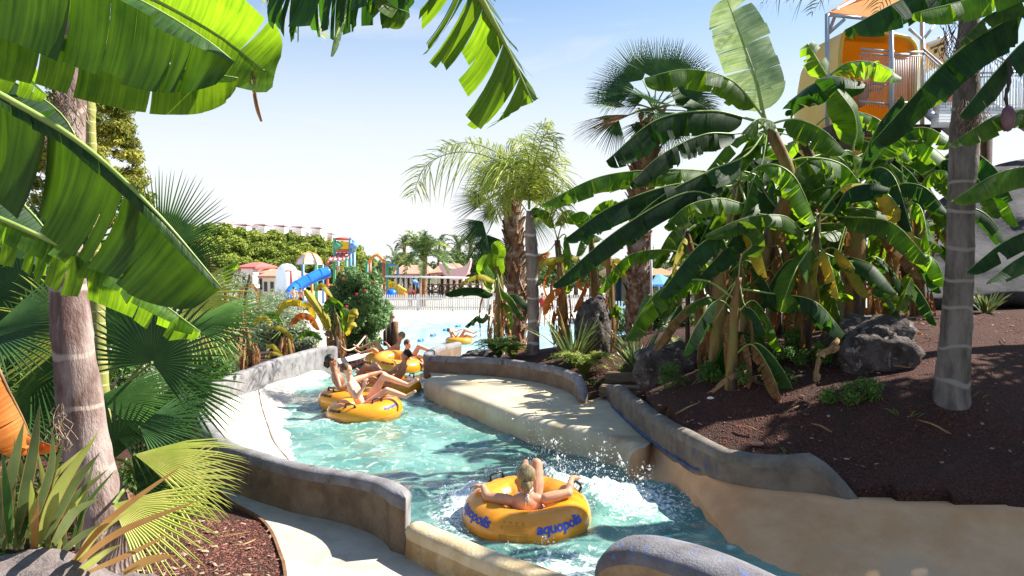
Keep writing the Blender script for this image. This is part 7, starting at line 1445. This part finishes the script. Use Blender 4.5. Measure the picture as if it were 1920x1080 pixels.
mb = MB(); mb.tube([P(546, 540, 59), P(546, 507, 59)], .09, 8); mb.tube([P(546, 508, 59), P(535, 508, 59)], .05, 6); tag(mb.build('spray_post', MT['p_r'], origin=tuple(P(546, 580, 59))), 'red spray post right of the white water dome', 'spray post')
# right hand frames
rf = thing('climbing_gym', 'green and red play frame with an arched orange roof bar right of the oleander', 'play frame', tuple(P(705, 576, d)))
for a in [(688, 492, 560, 'p_g', 0), (694, 490, 560, 'p_r', 1), (720, 488, 560, 'p_r', 0), (726, 492, 580, 'p_g', -1)]: post(rf, *a)
mb = MB(); mb.tube(catmull([P(706, 477, d), P(714, 483, d), P(720, 490, d), P(726, 494, d)], 8), .13, 8); mb.tube(catmull([P(706, 477, d), P(697, 484, d), P(688, 494, d)], 8), .1, 8); mb.build('arched_bar', MT['p_o'], rf)
mb = MB(); mb.box(P(708, 530, d+.5), (2.0, 1.6, .14)); mb.build('platform', MT['p_y'], rf, smooth=False)
mb = MB(); mb.tube([P(722, 517, d), P(748, 517, d)], .13, 8); mb.build('green_bar', MT['p_g'], rf)
mb = MB(); mb.tube(catmull([P(728, 498, d), P(738, 497, d), P(745, 500, d), P(746, 517, d)], 12), .11, 8); mb.build('blue_arch', MT['p_b'], rf)
yn = thing('climbing_slide', 'yellow and orange railed steps with a blue slide mouth behind the fence', 'play slide', tuple(P(745, 576, 58)))
mb = MB(); [mb.tube([P(730+k*4, 556, 58), P(730+k*4, 526+k*2.4, 58)], .07, 6) for k in range(8)]; mb.tube([P(728, 525, 58), P(762, 545, 58)], .08, 6); mb.tube([P(728, 535, 58), P(762, 553, 58)], .08, 6); mb.build('railing', MT['p_y'], yn)
mb = MB(); mb.ball(P(734, 552, 57.6), (.42, .4, .42), 16); mb.build('slide_mouth', MT['slb'], yn); mb = MB(); mb.box(P(746, 556, 58.4), (1.3, 1.2, .5)); mb.build('base', MT['p_o'], yn, smooth=False)
mb = MB(); c = catmull([P(776, 526, 62), P(784, 534, 61.5), P(792, 545, 61), P(796, 549, 60.6)], 14); mb.tube(c, .25, 8, flat=.4); tag(mb.build('small_slide', MT['p_b'], origin=tuple(P(786, 560, 61))), 'small pale blue slide in front of the dark railing', 'slide')
# thin mast
mb = MB(); mb.tube([P(802, 480, 110), P(803, 415, 110)], .05, 5); tag(mb.build('mast', MT['steel'], origin=tuple(P(802, 480, 110))), 'hair thin mast rising above the date palm', 'mast')
# white party tents / parasols by the fence on the right
for k, (px, py, d_, mt, lab) in enumerate([(1236, 532, 40, 'p_b', 'pale blue parasol beside the shaggy trunk'), (1286, 533, 44, 'p_g', 'green parasol seen through the banana stems')]):
    c = P(px, py, d_); t = thing('parasol', lab, 'parasol', (c.x, d_, 0)); n = 12; V = [(c.x, d_, c.z+.5)]+[(c.x+math.cos(a*2*math.pi/n)*1.1, d_+math.sin(a*2*math.pi/n)*1.1, c.z) for a in range(n)]+[(c.x+math.cos(a*2*math.pi/n)*1.1, d_+math.sin(a*2*math.pi/n)*1.1, c.z-.12) for a in range(n)]
    mesh('canopy', V, [(0, 1+a, 1+(a+1) % n) for a in range(n)]+[(1+a, 13+a, 13+(a+1) % n, 1+(a+1) % n) for a in range(n)], MT[mt], t, False); mb = MB(); mb.tube([(c.x, d_, 0), (c.x, d_, c.z+.45)], .03, 6); mb.build('pole', MT['steelw'], t)
bd = thing('bar_counter', 'dark open front of a white stall between the orange leaves and the shaggy trunk', 'stall', (P(1160, 560, 45).x, 45, 0)); c0 = P(1156, 530, 45)
mb = MB(); mb.box((P(1164, 560, 45).x, 45.4, 1.2), (1.6, .8, 2.4)); mb.build('opening', MT['glassd'], bd, smooth=False); mb = MB(); mb.box((P(1164, 560, 45).x, 44.9, .45), (1.7, .2, .9)); mb.build('counter', MT['white'], bd, smooth=False)

# ================= YELLOW SLIDE TOWER, TOP RIGHT =================
ys_ = thing('water_slide', 'huge yellow slide tube with a rounded square mouth on the tower at top right', 'water slide', tuple(P(1600, 300, 17.5)))
def rrect(c, ax, ay, hw, hh, n=40, p=.32):
    out = []
    for k in range(n): a = 2*math.pi*k/n; ca, sa = math.cos(a), math.sin(a); out.append(c+ax*math.copysign(abs(ca)**p, ca)*hw+ay*math.copysign(abs(sa)**p, sa)*hh)
    return out
ax = Vector((.96, .26, -.06)).normalized(); ay = Vector((.03, 0, 1)); secs = [(P(1646, 160, 17), .95, 1.1), (P(1644, 160, 17.15), .93, 1.08), (P(1625, 165, 17.9), .95, 1.08), (P(1592, 180, 18.8), .98, 1.12), (P(1566, 212, 19.5), .98, 1.08), (P(1550, 258, 20.1), .9, 1.0), (P(1550, 325, 20.8), .9, .95), (P(1500, 390, 21.6), .85, .9)]
V = []; n = 40; [V.extend(rrect(c, ax, ay, a_, b2, n)) for c, a_, b2 in secs]
o = mesh('tube', V, [(i*n+k, i*n+(k+1) % n, (i+1)*n+(k+1) % n, (i+1)*n+k) for i in range(len(secs)-1) for k in range(n)], MT['sly'], ys_); sm = o.modifiers.new('s', 'SOLIDIFY'); sm.thickness = .05
mb = MB(); mb.tube(rrect(secs[0][0], ax, ay, .96, 1.11, 48)+[rrect(secs[0][0], ax, ay, .96, 1.11, 48)[0]], .045, 8, cap=False); mb.build('rim', MT['sly'], ys_)
c = P(1603, 135, 17.6); JC = {k: tuple(np.array(v)*.9) for k, v in JR.items()}; person('rider sitting inside the yellow tube, only the dark head showing', (c.x+.1, 17.6, c.z-.72), math.radians(-60), JC, .9, 'skin', 'hairk', 0, (.9, 0, .1), (0, 0, 1), .02, None, hands=False)
tw = thing('slide_tower', 'steel slide tower with white railings, stairs and an orange canopy at the top right', 'tower', tuple(P(1720, 420, 17)))
def pole(a, b_, w=.04, nm='post', m='steel'): mb = MB(); mb.tube([P(*a), P(*b_)], w, 8); mb.build(nm, MT[m], tw)
for px, y0, y1, dd in [(1551, 26, 235, 16.6), (1671, 20, 235, 16.2), (1729, 10, 235, 17.6), (1762, 70, 235, 17.6)]: pole((px, y1, dd), (px, y0, dd), .05)
for a, b_ in [((1552, 27, 16.6), (1602, 0, 17.4)), ((1552, 28, 16.6), (1614, 34, 16.4)), ((1614, 34, 16.4), (1680, 42, 16.2)), ((1554, 62, 16.6), (1584, 36, 16.5)), ((1554, 60, 16.6), (1572, 14, 16.9)), ((1706, 55, 17), (1729, 75, 17.6)), ((1752, 48, 17.6), (1729, 76, 17.6)), ((1602, 0, 17.4), (1660, -30, 18.2))]: pole(a, b_, .035, 'brace')
q = [P(1553, 26, 16.6), P(1680, 42, 16.2), P(1740, -10, 18.5), P(1612, -12, 18.5)]; mb = MB(); mb.add([*q, *[v+Vector((0, 0, .04)) for v in q]], [(3, 2, 1, 0), (4, 5, 6, 7), (0, 1, 5, 4), (1, 2, 6, 5), (2, 3, 7, 6), (3, 0, 4, 7)]); mb.build('canopy', MT['canvas'], tw, smooth=False)
mb = MB(); a = P(1556, 242, 16.4); b_ = P(1780, 232, 16.0); mb.box(((a.x+b_.x)/2, 17.6, a.z), (b_.x-a.x, 2.6, .16)); mb.build('platform', MT['dwood'], tw, smooth=False)
def railing(p0, p1, h, n_, nm='railing', m='steel'):
    mb = MB(); p0, p1 = P(*p0), P(*p1); up_ = Vector((0, 0, h)); mb.tube([p0+up_, p1+up_], .024, 6); mb.tube([p0+up_*.93, p1+up_*.93], .016, 6); mb.tube([p0+up_*.08, p1+up_*.08], .02, 6); [mb.tube([p0+(p1-p0)*k/n_, p0+(p1-p0)*k/n_+up_*.93], .008, 5) for k in range(n_+1)]; mb.build(nm, MT[m], tw)
railing((1612, 198, 16.4), (1675, 205, 16.2), 1.15, 14); railing((1676, 200, 16.2), (1702, 200, 16.3), 1.05, 8); railing((1702, 205, 16.3), (1730, 200, 17), 1.15, 7); railing((1730, 190, 17), (1790, 245, 16.4), 1.1, 14)
railing((1786, 180, 16.8), (1850, 175, 16.8), 1.0, 14); railing((1850, 195, 16.8), (1960, 260, 15.8), 1.1, 22); railing((1800, 240, 16.4), (1960, 235, 16.4), 1.1, 26)
for k in range(8): mb = MB(); a = P(1800, 196+k*5.5, 16.9-k*.16); mb.box((a.x+.5, a.y, a.z), (2.0, .3, .05)); mb.build('stair_tread', MT['white'], tw, smooth=False)
mb = MB(); mb.tube([P(1733, 207, 16.5), P(1790, 252, 16.2)], .09, 4); mb.build('stair_beam', MT['steel'], tw); mb = MB(); mb.tube([P(1850, 190, 16.8), P(1960, 262, 16)], .09, 4); mb.build('stair_beam', MT['steel'], tw)
mb = MB(); mb.box(P(1776, 185, 17.4), (.22, .05, .5)); mb.build('red_panel', MT['p_r'], tw, smooth=False)
for px in (1562, 1700, 1850): mb = MB(); a = P(px, 245, 17.5); mb.tube([(a.x, a.y, 2.2), a], .12, 10); mb.build('column', MT['dwood'], tw)
# notice board on the tower: a title line and pictograms too small to read
nb = thing('notice_board', 'orange rules notice board with a blue-grey header standing on the slide tower', 'notice board', tuple(P(1756, 160, 17.3)))
q = [P(1738, 136, 17.3), P(1772, 118, 17.5), P(1772, 68, 17.5), P(1738, 80, 17.3)]
def quad(nm, u0, v0, u1, v1, m, o_):
    f = lambda u, v: (q[0]*(1-u)+q[1]*u)*(1-v)+(q[3]*(1-u)+q[2]*u)*v-Vector((0, o_, 0)); V = [f(u0, v0), f(u1, v0), f(u1, v1), f(u0, v1)]; V += [v+Vector((0, .008 if o_ > 0 else .04, 0)) for v in V]; mesh(nm, V, [(0, 1, 2, 3), (7, 6, 5, 4), (0, 4, 5, 1), (1, 5, 6, 2), (2, 6, 7, 3), (3, 7, 4, 0)], MT[m], nb, False)
quad('board', 0, 0, 1, 1, 'poster', 0); quad('header', .04, .9, .96, .97, 'steel', .012); quad('title_line', .18, .72, .95, .8, 'dwood', .012); quad('pictogram', .4, .52, .56, .66, 'dwood', .012); quad('pictogram', .76, .5, .9, .62, 'dwood', .012)
quad('print_line', .3, .3, .9, .34, 'p_pk', .012); quad('print_line', .3, .2, .9, .24, 'p_pk', .012); mb = MB(); mb.tube([P(1775, 240, 17.5), P(1775, 66, 17.5)], .04, 8); mb.build('post', MT['steelw'], nb)
for b_ in BACK: stand(*b_)
